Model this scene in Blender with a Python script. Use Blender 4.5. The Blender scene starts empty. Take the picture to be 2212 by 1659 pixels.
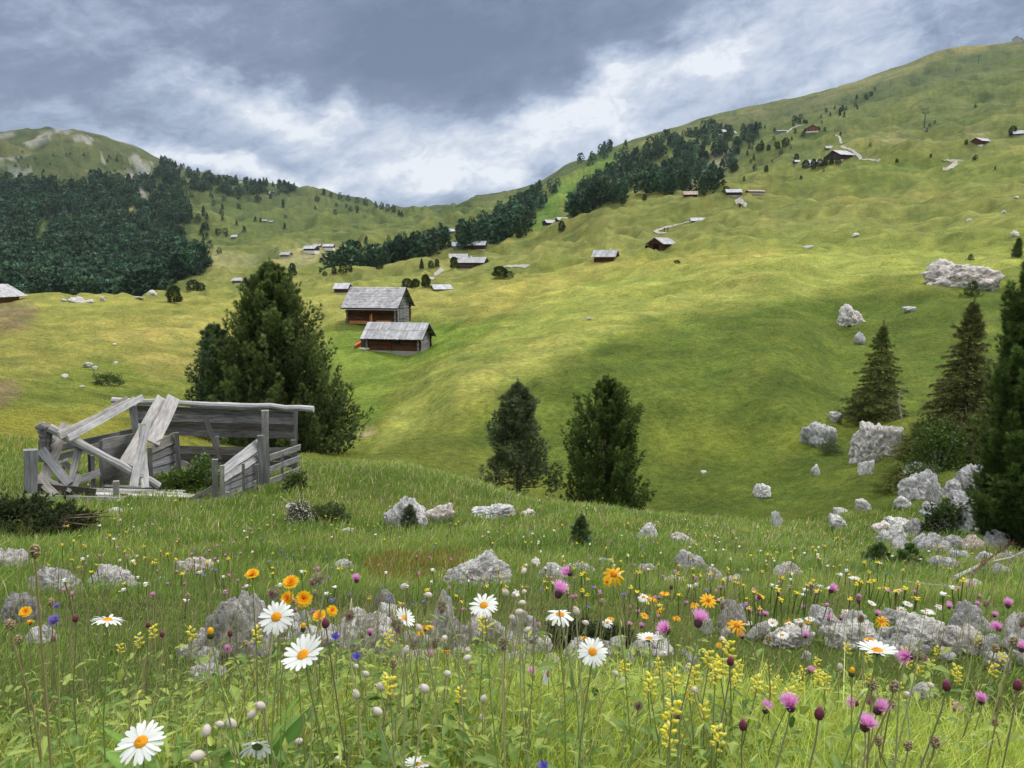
import bpy, bmesh, math, random
import numpy as np
from mathutils import Vector, Matrix
random.seed(11); RNG = np.random.default_rng(11)
R = math.radians
SC = bpy.context.scene
COL = SC.collection

# ------------------------------------------------------------------ camera
F_PX, CXP, CYP, PITCH = 1609.0, 1106.0, 829.5, R(9.0)      # photo measured at 2212 x 1659
cam_d = bpy.data.cameras.new('camera'); cam_d.sensor_width = 36; cam_d.lens = 36 * F_PX / 2212
cam_d.clip_start = 0.05; cam_d.clip_end = 20000
cam = bpy.data.objects.new('camera', cam_d); COL.objects.link(cam)
cam.location = (0, 0, 0); cam.rotation_euler = (R(90) - PITCH, 0, 0)
SC.camera = cam

# ------------------------------------------------------------------ sky and light
SUN_EL, SUN_AZ = R(46), R(68)      # azimuth clockwise from +Y (north): through thin cloud, high on the right
W = bpy.data.worlds.new('World'); SC.world = W; W.use_nodes = True
nt = W.node_tree; nt.nodes.clear()
class X:
    """tiny math-node expression helper"""
    def __init__(s, tree, sock): s.t = tree; s.s = sock
    def _b(s, op, o, rev=False):
        n = s.t.nodes.new('ShaderNodeMath'); n.operation = op
        a, b = (o, s) if rev else (s, o)
        for i, v in enumerate((a, b)):
            if isinstance(v, X): s.t.links.new(v.s, n.inputs[i])
            elif v is not None: n.inputs[i].default_value = v
        return X(s.t, n.outputs[0])
    def __add__(s, o): return s._b('ADD', o)
    __radd__ = __add__
    def __sub__(s, o): return s._b('SUBTRACT', o)
    def __rsub__(s, o): return s._b('SUBTRACT', o, True)
    def __mul__(s, o): return s._b('MULTIPLY', o)
    __rmul__ = __mul__
    def __truediv__(s, o): return s._b('DIVIDE', o)
    def f(s, op, o=None): return s._b(op, o)
def smooth(e, a, b):
    n = e.t.nodes.new('ShaderNodeMapRange'); n.interpolation_type = 'SMOOTHSTEP'
    e.t.links.new(e.s, n.inputs[0]); n.inputs[1].default_value = a; n.inputs[2].default_value = b
    return X(e.t, n.outputs[0])
tc = nt.nodes.new('ShaderNodeTexCoord'); sp = nt.nodes.new('ShaderNodeSeparateXYZ')
nt.links.new(tc.outputs['Generated'], sp.inputs[0])
dx, dy, dz = (X(nt, sp.outputs[i]) for i in range(3))
az = dx.f('ARCTAN2', dy); el = dz.f('ARCSINE')
def world_noise(su, sv, scale, det, seed, rot=0.0, dist=0.0):
    """fractal cloud noise over azimuth and elevation on the sky"""
    c = nt.nodes.new('ShaderNodeCombineXYZ')
    ca, sa = math.cos(rot), math.sin(rot)
    u = (az * ca + el * sa) * su; v = (el * ca - az * sa) * sv
    nt.links.new(u.s, c.inputs[0]); nt.links.new(v.s, c.inputs[1]); c.inputs[2].default_value = seed
    n = nt.nodes.new('ShaderNodeTexNoise'); n.inputs['Scale'].default_value = scale
    n.inputs['Detail'].default_value = det; n.inputs['Roughness'].default_value = 0.6
    n.inputs['Distortion'].default_value = dist
    nt.links.new(c.outputs[0], n.inputs['Vector'])
    return X(nt, n.outputs[0])
wn1 = world_noise(1, 1.6, 5, 5, 3.1); wn2 = world_noise(1, 1.6, 5, 5, 9.7)
azw = az + (wn1 - 0.5) * 0.26; elw = el + (wn2 - 0.5) * 0.15      # billowing edges
def PA(px, py):
    """photo pixel -> azimuth, elevation (radians)"""
    cx = (px - CXP) / F_PX; cy = (CYP - py) / F_PX
    y = math.cos(PITCH) + cy * math.sin(PITCH); z = -math.sin(PITCH) + cy * math.cos(PITCH)
    return math.atan2(cx, y), math.atan2(z, math.hypot(cx, y))
def blob(px, py, w, h, rot=0.0, warp=1.0):
    a0, e0 = PA(px, py); A = azw - a0; E = elw - e0
    ca, sa = math.cos(rot), math.sin(rot)
    u = (A * ca + E * sa) * (F_PX / w); v = (E * ca - A * sa) * (F_PX / h)
    d = u * u + v * v
    return (d * -1.0).f('EXPONENT')
BLOBS = [  # px, py, half width, half height, strength, rotation
    (530, 195, 150, 34, .50, -.35), (735, 222, 60, 32, .42, -.2), (600, 250, 260, 60, .20, -.2),
    (760, 290, 330, 60, .16, 0), (1000, 300, 200, 60, .18, .1), (350, 320, 140, 26, .42, -.15), (470, 360, 110, 26, .45, -.2),
    (640, 385, 130, 26, .40, -.1), (880, 378, 180, 26, .42, 0), (1090, 330, 150, 50, .30, .3),
    (1300, 240, 170, 50, .38, .55), (1450, 160, 220, 60, .22, .6), (1750, 60, 330, 100, .30, .3), (1150, 380, 220, 40, .22, .2),
    (1560, 120, 70, 24, .18, .8), (1380, 205, 60, 14, .24, .6), (1620, 60, 150, 16, .14, .5), (1850, 130, 200, 16, .12, .4),
    (1950, 60, 400, 130, .12, .2), (80, 30, 130, 50, .14, 0), (420, 30, 160, 40, .16, 0), (1250, 330, 260, 60, .14, .1),
    (30, 270, 120, 60, .04, 0),
    (1020, 130, 330, 105, -.30, -.12), (640, 110, 300, 70, -.10, 0), (1400, 40, 300, 60, -.06, .1), (230, 200, 300, 90, -.12, 0),
    (695, 205, 26, 18, -.28, 0), (640, 320, 180, 26, -.16, .1), (900, 440, 260, 26, -.10, 0), (60, 250, 120, 40, -.08, 0),
    (1350, 110, 150, 60, -.14, .3), (1650, 180, 150, 30, -.06, .5), (2100, 60, 160, 30, -.08, .2)]
br = None
for (px, py, w, h, s, rt) in BLOBS:
    b = blob(px, py, w * 1.1, h * 1.15, rt) * s
    br = b if br is None else br + b
n1 = world_noise(1, 2.2, 3.2, 8, 1.3, .12, .4); n2 = world_noise(1, 1.7, 14, 7, 5.5, .25, .6); n3 = world_noise(.35, 3.5, 16, 4, 7.7, .42)
n4 = world_noise(1, 1.9, 34, 6, 8.5, .2, 1.0)
val = br * (0.25 + n2 * 0.95 + n4 * 0.45) + 0.31 + (n1 - 0.5) * 0.62 + (n2 - 0.5) * 0.50 + (n3 - 0.5) * 0.16 + (n4 - 0.5) * 0.30
ramp = nt.nodes.new('ShaderNodeValToRGB'); nt.links.new(val.s, ramp.inputs[0])
e = ramp.color_ramp.elements
e[0].position = 0.05; e[0].color = (0.15, 0.192, 0.285, 1)
e[1].position = 1.0; e[1].color = (0.75, 0.78, 0.83, 1)
for p, c in ((.28, (.215, .265, .37)), (.45, (.325, .39, .515)), (.62, (.45, .51, .63)), (.8, (.575, .62, .71))):
    q = ramp.color_ramp.elements.new(p); q.color = (*c, 1)
sky = nt.nodes.new('ShaderNodeTexSky'); sky.sky_type = 'NISHITA'; sky.sun_disc = False
sky.sun_elevation = SUN_EL; sky.sun_rotation = SUN_AZ; sky.altitude = 2000
bg_sky = nt.nodes.new('ShaderNodeBackground'); bg_sky.inputs[1].default_value = 0.08
nt.links.new(sky.outputs[0], bg_sky.inputs[0])
# the cloud deck: dark and patchy low in the north; unseen sky overhead brightened to light the ground
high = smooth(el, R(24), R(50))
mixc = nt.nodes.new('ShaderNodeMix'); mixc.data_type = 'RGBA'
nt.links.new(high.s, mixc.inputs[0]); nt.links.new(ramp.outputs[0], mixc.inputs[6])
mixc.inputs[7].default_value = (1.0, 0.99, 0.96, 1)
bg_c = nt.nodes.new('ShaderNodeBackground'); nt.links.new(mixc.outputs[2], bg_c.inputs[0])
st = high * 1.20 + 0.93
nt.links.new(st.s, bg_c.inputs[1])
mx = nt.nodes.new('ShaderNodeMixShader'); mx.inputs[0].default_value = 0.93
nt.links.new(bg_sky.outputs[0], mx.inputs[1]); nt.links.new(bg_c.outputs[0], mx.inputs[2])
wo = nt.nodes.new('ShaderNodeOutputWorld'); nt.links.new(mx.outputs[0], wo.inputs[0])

sd = bpy.data.lights.new('sun', 'SUN'); sd.energy = 1.5; sd.angle = R(11); sd.color = (1, .955, .87)
sun = bpy.data.objects.new('sun', sd); COL.objects.link(sun)
sv = Vector((math.sin(SUN_AZ) * math.cos(SUN_EL), math.cos(SUN_AZ) * math.cos(SUN_EL), math.sin(SUN_EL)))
sun.rotation_euler = sv.to_track_quat('Z', 'Y').to_euler()
SC.view_settings.view_transform = 'Standard'; SC.view_settings.look = 'None'
SC.view_settings.exposure = 0.34; SC.view_settings.gamma = 1
SC.render.engine = 'CYCLES'
SC.cycles.max_bounces = 6; SC.cycles.diffuse_bounces = 3; SC.cycles.glossy_bounces = 2
SC.cycles.transmission_bounces = 3; SC.cycles.transparent_max_bounces = 6; SC.cycles.volume_bounces = 0
SC.cycles.use_denoising = True

# ------------------------------------------------------------------ helpers
def pdir(px, py):
    cx = (px - CXP) / F_PX; cy = (CYP - py) / F_PX
    return np.array([cx, math.cos(PITCH) + cy * math.sin(PITCH), -math.sin(PITCH) + cy * math.cos(PITCH)])
def at(px, py, r):
    """the world point seen at photo pixel (px, py) whose horizontal distance is r metres"""
    d = pdir(px, py); return d * (r / math.hypot(d[0], d[1]))
def project(x, y, z):
    c, s = math.cos(PITCH), math.sin(PITCH)
    dep = y * c - z * s; up = y * s + z * c
    dep = np.where(np.abs(dep) < 1e-6, 1e-6, dep)
    return CXP + F_PX * x / dep, CYP - F_PX * up / dep, dep
def tag(o, label=None, cat=None, group=None, kind=None):
    if label: o['label'] = label
    if cat: o['category'] = cat
    if group: o['group'] = group
    if kind: o['kind'] = kind
    return o
def empty(name, loc, label=None, cat=None, group=None, rz=0):
    o = bpy.data.objects.new(name, None); COL.objects.link(o); o.location = loc; o.rotation_euler = (0, 0, rz)
    o.empty_display_size = .2
    return tag(o, label, cat, group)
def mesh_np(name, V, faces, mat=None, parent=None, col=None, smooth_=False, fmats=None, link=True):
    """faces: list of int arrays of shape (n,3) or (n,4); col: per-vertex rgb"""
    me = bpy.data.meshes.new(name); V = np.asarray(V, dtype=np.float32)
    fs = [np.asarray(f, dtype=np.int32) for f in faces if len(f)]
    me.vertices.add(len(V)); me.vertices.foreach_set('co', V.ravel())
    lt = np.concatenate([np.full(len(f), f.shape[1], np.int32) for f in fs])
    li = np.concatenate([f.ravel() for f in fs])
    me.loops.add(len(li)); me.loops.foreach_set('vertex_index', li)
    me.polygons.add(len(lt)); ls = np.concatenate([[0], np.cumsum(lt)[:-1]]).astype(np.int32)
    me.polygons.foreach_set('loop_start', ls)
    me.polygons.foreach_set('use_smooth', np.full(len(lt), bool(smooth_)))
    if col is not None:
        ca = me.color_attributes.new('Col', 'FLOAT_COLOR', 'POINT')
        c4 = np.ones((len(V), 4), np.float32); c4[:, :3] = col
        ca.data.foreach_set('color', c4.ravel())
    for m in (mat if isinstance(mat, (list, tuple)) else [mat]):
        if m: me.materials.append(m)
    if fmats is not None: me.polygons.foreach_set('material_index', np.asarray(fmats, np.int32))
    me.update(calc_edges=True)
    if not link: return me
    return obj_me(name, me, parent)
def obj_me(name, me, parent=None):
    o = bpy.data.objects.new(name, me); COL.objects.link(o)
    if parent: o.parent = parent
    return o
class MB:
    """collects boxes, tubes and lathes; build() links them as ONE mesh"""
    def __init__(s): s.V = []; s.q = []; s.t = []; s.n = 0; s.c = []; s.g = []
    def add(s, V, quads=(), tris=(), col=None, g=None):
        V = np.asarray(V, float).reshape(-1, 3); s.V.append(V); s.g.append(V * np.array([.7, .7, 9]) if g is None else np.asarray(g, float))
        if len(quads): s.q.append(np.asarray(quads, int).reshape(-1, 4) + s.n)
        if len(tris): s.t.append(np.asarray(tris, int).reshape(-1, 3) + s.n)
        s.c.append(np.tile(np.array(col if col is not None else (1, 1, 1), float), (len(V), 1)) if np.ndim(col) < 2 else np.asarray(col))
        s.n += len(V); return s
    def hexa(s, P, col=None):
        """8 corner points: bottom 4 ccw then top 4"""
        return s.add(P, [(0, 3, 2, 1), (4, 5, 6, 7), (0, 1, 5, 4), (1, 2, 6, 5), (2, 3, 7, 6), (3, 0, 4, 7)], col=col)
    def box(s, x0, x1, y0, y1, z0, z1, col=None):
        return s.hexa([(x0, y0, z0), (x1, y0, z0), (x1, y1, z0), (x0, y1, z0), (x0, y0, z1), (x1, y0, z1), (x1, y1, z1), (x0, y1, z1)], col)
    def plank(s, A, B, w, t, nrm, w2=None, col=None, jit=0.0):
        """board from A to B, width w (w2 at B) across, thickness t along nrm"""
        A = np.asarray(A, float); B = np.asarray(B, float); ax = B - A; ax /= np.linalg.norm(ax)
        nrm = np.asarray(nrm, float); nrm = nrm - ax * nrm.dot(ax); nrm /= np.linalg.norm(nrm)
        sd_ = np.cross(ax, nrm); w2 = w if w2 is None else w2
        N = 6; V = []; G = []; ra = RNG.uniform(-jit, jit, (N, 2)); ln_ = np.linalg.norm(B - A); go = RNG.uniform(-40, 40, 3)
        for i in range(N):
            f = i / (N - 1); c = A + (B - A) * f; ww = (w + (w2 - w) * f) / 2
            a, b = ww + ra[i, 0], ww + ra[i, 1]
            G += [go + (f * ln_ * .7, u_, v_) for u_, v_ in ((-ww * 9, 0), (ww * 9, 0), (ww * 9, t * 9), (-ww * 9, t * 9))]
            V += [c - sd_ * a - nrm * t / 2, c + sd_ * b - nrm * t / 2, c + sd_ * b + nrm * t / 2, c - sd_ * a + nrm * t / 2]
        Q = [(0, 1, 2, 3)]
        for i in range(N - 1):
            o = 4 * i
            for k in range(4): Q.append((o + k, o + 4 + k, o + 4 + (k + 1) % 4, o + (k + 1) % 4))
        Q.append((4 * N - 1, 4 * N - 2, 4 * N - 3, 4 * N - 4))
        return s.add(V, Q, col=col, g=G)
    def tube(s, pts, rad, n=6, col=None, cap=True):
        pts = np.asarray(pts, float); rad = np.broadcast_to(rad, (len(pts),)).astype(float)
        V = []; T = np.gradient(pts, axis=0); T /= np.linalg.norm(T, axis=1)[:, None] + 1e-12
        up = np.array([.31, .95, .05]) if abs(T[0][2]) > .8 else np.array([0, 0, 1.])
        for p, t, r_ in zip(pts, T, rad):
            a = np.cross(t, up); a /= np.linalg.norm(a) + 1e-12; b = np.cross(a, t)
            for k in range(n):
                th = 2 * math.pi * k / n; V.append(p + (a * math.cos(th) + b * math.sin(th)) * r_)
        Q = [(i * n + k, i * n + (k + 1) % n, (i + 1) * n + (k + 1) % n, (i + 1) * n + k) for i in range(len(pts) - 1) for k in range(n)]
        cl = np.concatenate([[0], np.cumsum(np.linalg.norm(np.diff(pts, axis=0), axis=1))]); go = RNG.uniform(-40, 40, 3)
        G = [go + (cl[i] * .7, math.cos(2 * math.pi * k / n) * rad[i] * 9, math.sin(2 * math.pi * k / n) * rad[i] * 9) for i in range(len(pts)) for k in range(n)]
        s.add(V, Q, col=col, g=G)
        if cap:
            m = len(pts) - 1
            s.add([*V[m * n:], pts[-1]], (), [(k, (k + 1) % n, n) for k in range(n)], col=col)
            s.add([*V[:n], pts[0]], (), [((k + 1) % n, k, n) for k in range(n)], col=col)
        return s
    def lathe(s, prof, n=10, col=None, M=None):
        """prof: (radius, z) pairs; M transforms"""
        V = [(r_ * math.cos(2 * math.pi * k / n), r_ * math.sin(2 * math.pi * k / n), z) for r_, z in prof for k in range(n)]
        if M is not None: V = [M @ Vector(v) for v in V]
        Q = [(i * n + k, i * n + (k + 1) % n, (i + 1) * n + (k + 1) % n, (i + 1) * n + k) for i in range(len(prof) - 1) for k in range(n)]
        return s.add([tuple(v) for v in V], Q, col=col)
    def build(s, name, mat, parent=None, smooth_=False, col=False, link=True):
        V = np.concatenate(s.V); f = []
        if s.q: f.append(np.concatenate(s.q))
        if s.t: f.append(np.concatenate(s.t))
        me = mesh_np(name, V, f, mat, None, np.concatenate(s.c) if col else None, smooth_, link=False)
        if col: ga = me.attributes.new('Gr', 'FLOAT_VECTOR', 'POINT'); ga.data.foreach_set('vector', np.concatenate(s.g).astype(np.float32).ravel())
        return obj_me(name, me, parent) if link else me

# numpy gradient noise
def _h(ix, iy, seed):
    h = (ix.astype(np.int64) * 374761393 + iy.astype(np.int64) * 668265263 + seed * 1442695041) & 0xffffffff
    h = ((h ^ (h >> 13)) * 1274126177) & 0xffffffff
    return (h ^ (h >> 16)) & 0xffff
def pnoise(x, y, seed=0):
    x = np.asarray(x, float); y = np.asarray(y, float)
    ix = np.floor(x); iy = np.floor(y); fx = x - ix; fy = y - iy
    u = fx * fx * fx * (fx * (fx * 6 - 15) + 10); v = fy * fy * fy * (fy * (fy * 6 - 15) + 10)
    def g(a, b):
        th = _h(ix + a, iy + b, seed) * (2 * math.pi / 65536)
        return np.cos(th) * (fx - a) + np.sin(th) * (fy - b)
    return ((g(0, 0) * (1 - u) + g(1, 0) * u) * (1 - v) + (g(0, 1) * (1 - u) + g(1, 1) * u) * v) * 1.45
def fbm(x, y, o=4, seed=0, gain=.5):
    t = 0; a = 1; s_ = 0
    for i in range(o): t = t + a * pnoise(x * 2 ** i, y * 2 ** i, seed + i * 17); s_ += a; a *= gain
    return t / s_
def pchip(xs, ys, xq):
    xs = np.asarray(xs, float); ys = np.asarray(ys, float); h = np.diff(xs); d = np.diff(ys) / h
    m = np.zeros(len(xs)); m[0] = d[0]; m[-1] = d[-1]
    for i in range(1, len(xs) - 1):
        if d[i - 1] * d[i] > 0:
            w1 = 2 * h[i] + h[i - 1]; w2 = h[i] + 2 * h[i - 1]; m[i] = (w1 + w2) / (w1 / d[i - 1] + w2 / d[i])
    xq = np.clip(xq, xs[0], xs[-1]); i = np.clip(np.searchsorted(xs, xq, side='right') - 1, 0, len(h) - 1)
    t = (xq - xs[i]) / h[i]; t2 = t * t; t3 = t2 * t
    return (2 * t3 - 3 * t2 + 1) * ys[i] + (t3 - 2 * t2 + t) * h[i] * m[i] + (-2 * t3 + 3 * t2) * ys[i + 1] + (t3 - t2) * h[i] * m[i + 1]
def inpoly(px, py, poly):
    ins = np.zeros(np.shape(px), bool); n = len(poly); j = n - 1
    for i in range(n):
        xi, yi = poly[i]; xj, yj = poly[j]
        c = ((yi > py) != (yj > py)) & (px < (xj - xi) * (py - yi) / ((yj - yi) or 1e-9) + xi)
        ins ^= c; j = i
    return ins

# ------------------------------------------------------------------ terrain
# each column of the valley as measured: x in the photo, then (y, distance) of the successive lines from near to far
COLS = {
 -350: [(1380,3.5),(1250,7),(1150,12),(1050,18),(955,27),(885,38),(805,70),(715,120),(650,220),(690,380),(650,700),(560,1000),(490,1300),(420,1600),(345,2300)],
 0:    [(1375,3.5),(1240,7),(1145,12),(1050,18),(950,27),(885,38),(805,70),(715,120),(652,220),(690,380),(650,700),(560,1000),(480,1300),(400,1600),(305,2300)],
 50:   [(1375,3.5),(1240,7),(1145,12),(1052,18),(952,27),(887,38),(806,70),(716,120),(653,220),(690,380),(650,700),(560,1000),(480,1300),(400,1600),(299,2300)],
 115:  [(1372,3.5),(1240,7),(1145,12),(1055,18),(960,27),(892,38),(808,70),(717,120),(654,220),(690,380),(650,700),(565,1000),(482,1300),(398,1600),(288,2300)],
 215:  [(1372,3.5),(1240,7),(1146,12),(1060,18),(970,27),(900,39),(812,70),(718,120),(655,222),(690,380),(648,700),(568,1000),(484,1300),(395,1650),(306,2260)],
 330:  [(1370,3.5),(1240,7),(1148,12),(1060,18),(980,28),(912,40),(820,72),(720,120),(657,220),(672,340),(632,650),(568,980),(490,1300),(410,1680),(344,2220)],
 430:  [(1370,3.5),(1240,7),(1148,12),(1058,18),(988,28),(930,42),(830,75),(722,120),(662,200),(650,320),(605,580),(560,950),(505,1300),(445,1700),(384,2200)],
 520:  [(1370,3.5),(1240,7),(1148,12),(1050,18),(992,27),(950,42),(838,75),(730,120),(668,190),(645,310),(600,540),(562,850),(510,1250),(455,1700),(397,2200)],
 640:  [(1370,3.5),(1240,7),(1148,12),(1030,18.5),(998,26),(972,42),(850,72),(738,112),(678,170),(642,280),(600,460),(563,720),(518,1100),(472,1600),(407,2200)],
 760:  [(1370,3.5),(1240,7),(1150,12),(1008,19),(1002,26),(970,43),(858,66),(756,96),(690,128),(650,210),(606,400),(560,700),(515,1100),(475,1600),(432,2200)],
 870:  [(1370,3.5),(1240,7),(1150,12),(1013,19),(1008,27),(945,43),(848,62),(752,96),(690,130),(646,215),(597,400),(548,680),(505,1100),(482,1500),(471,2200)],
 1000: [(1368,3.5),(1238,7),(1150,12),(1042,19),(1040,28),(940,42),(830,60),(735,94),(672,140),(628,235),(583,400),(535,560),(500,850),(472,1400),(451,2000)],
 1150: [(1368,3.5),(1238,7),(1152,12),(1085,18.5),(1092,28),(968,41),(812,62),(705,95),(640,150),(590,260),(560,380),(512,600),(480,850),(448,1250),(416,1800)],
 1230: [(1368,3.5),(1238,7),(1155,12),(1098,18.5),(1108,28),(970,41),(805,62),(700,96),(625,160),(582,260),(545,370),(485,570),(465,800),(415,1200),(362,1650)],
 1330: [(1368,3.5),(1238,7),(1158,12),(1110,18),(1118,28),(975,41),(808,62),(700,96),(600,175),(568,250),(520,350),(448,560),(440,780),(380,1150),(316,1500)],
 1420: [(1368,3.5),(1240,7),(1165,12),(1122,18),(1122,28),(985,41),(815,61),(695,97),(582,180),(563,240),(512,340),(436,560),(428,780),(360,1150),(286,1550)],
 1560: [(1368,3.5),(1242,7),(1178,12),(1145,17.5),(1125,27),(1000,40),(840,59),(695,92),(570,170),(558,225),(492,330),(424,540),(405,760),(330,1200),(247,1700)],
 1700: [(1368,3.5),(1245,7),(1190,12),(1168,17),(1135,26),(1015,38),(865,56),(715,84),(560,165),(548,230),(470,355),(400,560),(352,800),(290,1200),(217,1700)],
 1830: [(1366,3.5),(1250,7),(1205,12),(1195,16),(1150,23),(1035,34),(890,50),(745,74),(622,108),(546,215),(458,365),(370,580),(330,800),(255,1200),(183,1700)],
 1960: [(1364,3.5),(1258,7),(1222,11.5),(1205,15.5),(1150,21),(1050,31),(905,46),(755,69),(614,104),(542,205),(446,370),(348,600),(300,820),(225,1200),(140,1700)],
 2060: [(1362,3.5),(1262,7),(1232,11),(1210,15),(1150,20),(1055,29),(912,44),(765,66),(618,100),(540,200),(436,370),(340,600),(285,820),(205,1200),(106,1700)],
 2140: [(1362,3.5),(1265,7),(1238,11),(1214,15),(1150,20),(1058,29),(918,43),(770,65),(620,100),(538,195),(430,370),(335,600),(278,820),(195,1200),(103,1700)],
 2212: [(1362,3.5),(1268,7),(1242,11),(1218,15),(1150,20),(1060,28),(922,42),(772,64),(622,98),(536,190),(425,370),(330,600),(272,820),(185,1200),(92,1700)],
 2600: [(1362,3.5),(1275,7),(1250,11),(1225,15),(1155,20),(1065,28),(930,42),(780,62),(630,95),(530,185),(410,370),(310,600),(250,820),(160,1200),(60,1700)],
}
_near = [(.02, -.92), (.1, -.92), (.35, -.92), (.8, -.94), (1.5, -1.04)]
K = len(_near) + 15 + 2
cx_ = sorted(COLS); Laz = np.zeros((K, len(cx_))); Llr = np.zeros_like(Laz); Ls = np.zeros_like(Laz)
_rs = lambda r_: r_ * float(np.interp(math.log(r_), [math.log(3), math.log(30)], [.90, 1.0]))
for px in cx_:
    if 900 < px < 1800:
        L_ = COLS[px]; a_ = min(1, (px - 900) / 100, (1800 - px) / 100); y7, r7 = L_[6]; y8, r8 = L_[7]; L_[6] = (y7, r7 * (1 - .15 * a_)); L_[7] = (y8, r8 * (1 - (.10 if px < 1200 else .20) * a_))
for j, px in enumerate(cx_):
    for k, (r_, z_) in enumerate(_near):
        Laz[k, j] = math.atan2(px - CXP, F_PX * .93); Llr[k, j] = math.log(r_); Ls[k, j] = z_ / r_
    for k, (py, r_) in enumerate(COLS[px]):
        r_ = _rs(r_); a, e_ = PA(px, py); k += len(_near); Laz[k, j] = a; Llr[k, j] = math.log(r_); Ls[k, j] = math.tan(e_)
    s_last = Ls[K - 3, j]; r_last = math.exp(Llr[K - 3, j])
    for q, (m, ds) in enumerate(((1.35, .045), (1.9, .10))):
        Laz[K - 2 + q, j] = Laz[K - 3, j]; Llr[K - 2 + q, j] = math.log(r_last * m); Ls[K - 2 + q, j] = s_last - ds
AZ = np.unique(np.concatenate([np.arange(-180, -48, 6), np.arange(-48, -38, 1), np.arange(-38, 38, .115), np.arange(38, 48, 1), np.arange(48, 180.1, 6)]))
AZr = np.radians(AZ)
LR = np.log(np.concatenate([[.02, .1, .2, .3, .45, .6], np.exp(np.linspace(math.log(.75), math.log(3600), 560))]))
NA, NR = len(AZ), len(LR)
Slr = np.array([pchip(Laz[k], Llr[k], AZr) for k in range(K)]); Ss = np.array([pchip(Laz[k], Ls[k], AZr) for k in range(K)])
S = np.zeros((NA, NR))
for i in range(NA): S[i] = pchip(Slr[:, i], Ss[:, i], LR)
# soften along the distance
ker = np.exp(-.5 * (np.arange(-6, 7) / 2.6) ** 2); ker /= ker.sum()
Sp = np.pad(S[:, 6:], ((0, 0), (6, 6)), mode='edge'); S[:, 12:] = np.array([np.convolve(row, ker, 'valid') for row in Sp])[:, 6:]
Rr = np.exp(LR)[None, :]; Ag = AZr[:, None]
GX = Rr * np.sin(Ag); GY = Rr * np.cos(Ag)
S = np.where(S > 0, S * np.clip(1 - (np.abs(Ag) - R(45)) / R(90), .35, 1), S)
Z = S * Rr
# hummocks: relief that grows with distance, plus real-size hummocks
wob = fbm(Ag * 9, LR[None, :] * 5, 3, 5) * .5
f1 = fbm(Ag * 13 + wob, LR[None, :] * 9 + wob, 4, 21); f2 = fbm(GX / 9, GY / 9, 3, 31); f3 = fbm(GX / 60, GY / 60, 4, 41)
f4 = fbm(GX / 220, GY / 220, 4, 51); f5 = fbm(GX / 1.1, GY / 1.1, 2, 61)
ridg = (1 - np.abs(fbm(GX / 160 + f4, GY / 260, 4, 71)) * 3)
fade = np.clip((Rr - 4) / 30, 0, 1) * (1 - np.clip((Rr - 1100) / 500, 0, .8) * np.clip(.3 + Ag / R(10), 0, 1)) * (1 - np.clip((Rr - 1800) / 400, 0, .6) * np.clip(-Ag / R(8), 0, 1))
midband = np.clip((Rr - 22) / 30, 0, 1) * np.clip((700 - Rr) / 400, 0, 1)
far = np.clip((Rr - 350) / 600, 0, 1)
f6 = fbm(Ag * 6 + LR[None, :] * 1.5 + wob * .6, LR[None, :] * 9, 3, 121)
f7 = fbm(Ag * 34, LR[None, :] * 26, 3, 131)
f8 = fbm(Ag * 7 + wob * .5, LR[None, :] * 17 + Ag * 5 + wob * .6, 3, 141); f9 = 1 - np.abs(fbm(Ag * 10 - LR[None, :] * 2.5 + wob * .5, LR[None, :] * 7 + wob, 3, 151)) * 2.4
Z = Z + (f1 * .0105 + f8 * .0150 * np.clip((Rr - 45) / 90, 0, 1) + f9 * .0125 * np.clip((Rr - 130) / 200, 0, 1) + f6 * .0125 * np.clip((Rr - 60) / 200, 0, 1) + f7 * .0026) * Rr * fade + f2 * (.10 + .30 * midband) * np.clip((Rr - 1) / 6, 0, 1) + f3 * 1.5 * midband * np.clip(Rr / 150, 0, 1) \
      + f4 * 9 * far * np.clip(.4 - Ag / R(12), .25, 1) + ridg * 7 * far * np.clip((2300 - Rr) / 500, .15, 1) * np.clip(.25 - Ag / R(8), .12, 1) + f5 * .05 * np.clip((40 - Rr) / 30, 0, 1) * np.clip((Rr - 1), 0, 1)
_al = math.log(.75)
pk = (1 - np.abs(fbm(GX / 190, GY / 190, 5, 161)) * 3.2) * np.clip((-Ag - R(12)) / R(8), 0, 1) * np.clip((Rr - 1100) / 500, 0, 1)
Z = Z + pk * 8 + fbm(GX / 45, GY / 45, 3, 171) * 4 * np.clip((-Ag - R(12)) / R(8), 0, 1) * np.clip((Rr - 1300) / 500, 0, 1)
def H(x, y):
    """terrain height at world x, y (arrays or numbers)"""
    x = np.asarray(x, float); y = np.asarray(y, float)
    a = np.degrees(np.arctan2(x, y)); l = np.log(np.maximum(np.hypot(x, y), .021))
    ia = np.clip(np.interp(a, AZ, np.arange(NA)), 0, NA - 1.001); il = np.clip(np.interp(l, LR, np.arange(NR)), 0, NR - 1.001)
    i0 = ia.astype(int); j0 = il.astype(int); u = ia - i0; v = il - j0
    return (Z[i0, j0] * (1 - u) + Z[i0 + 1, j0] * u) * (1 - v) + (Z[i0, j0 + 1] * (1 - u) + Z[i0 + 1, j0 + 1] * u) * v
_RS = np.exp(np.linspace(math.log(.9), math.log(3300), 2400))
def hit(px, py, rmin=0.9, rmax=3300, tries=8):
    """first terrain point met by the sight line through photo pixel (px, py)"""
    d = pdir(px, py); h = math.hypot(d[0], d[1]); s_ = d[2] / h; x = _RS * d[0] / h; y = _RS * d[1] / h
    g = H(x, y); k = np.nonzero((g >= s_ * _RS) & (_RS > rmin) & (_RS < rmax))[0]
    if not len(k): return hit(px, py + 2.5, rmin, rmax, tries - 1) if tries else None
    k = k[0]; return np.array([x[k], y[k], g[k]])
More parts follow.
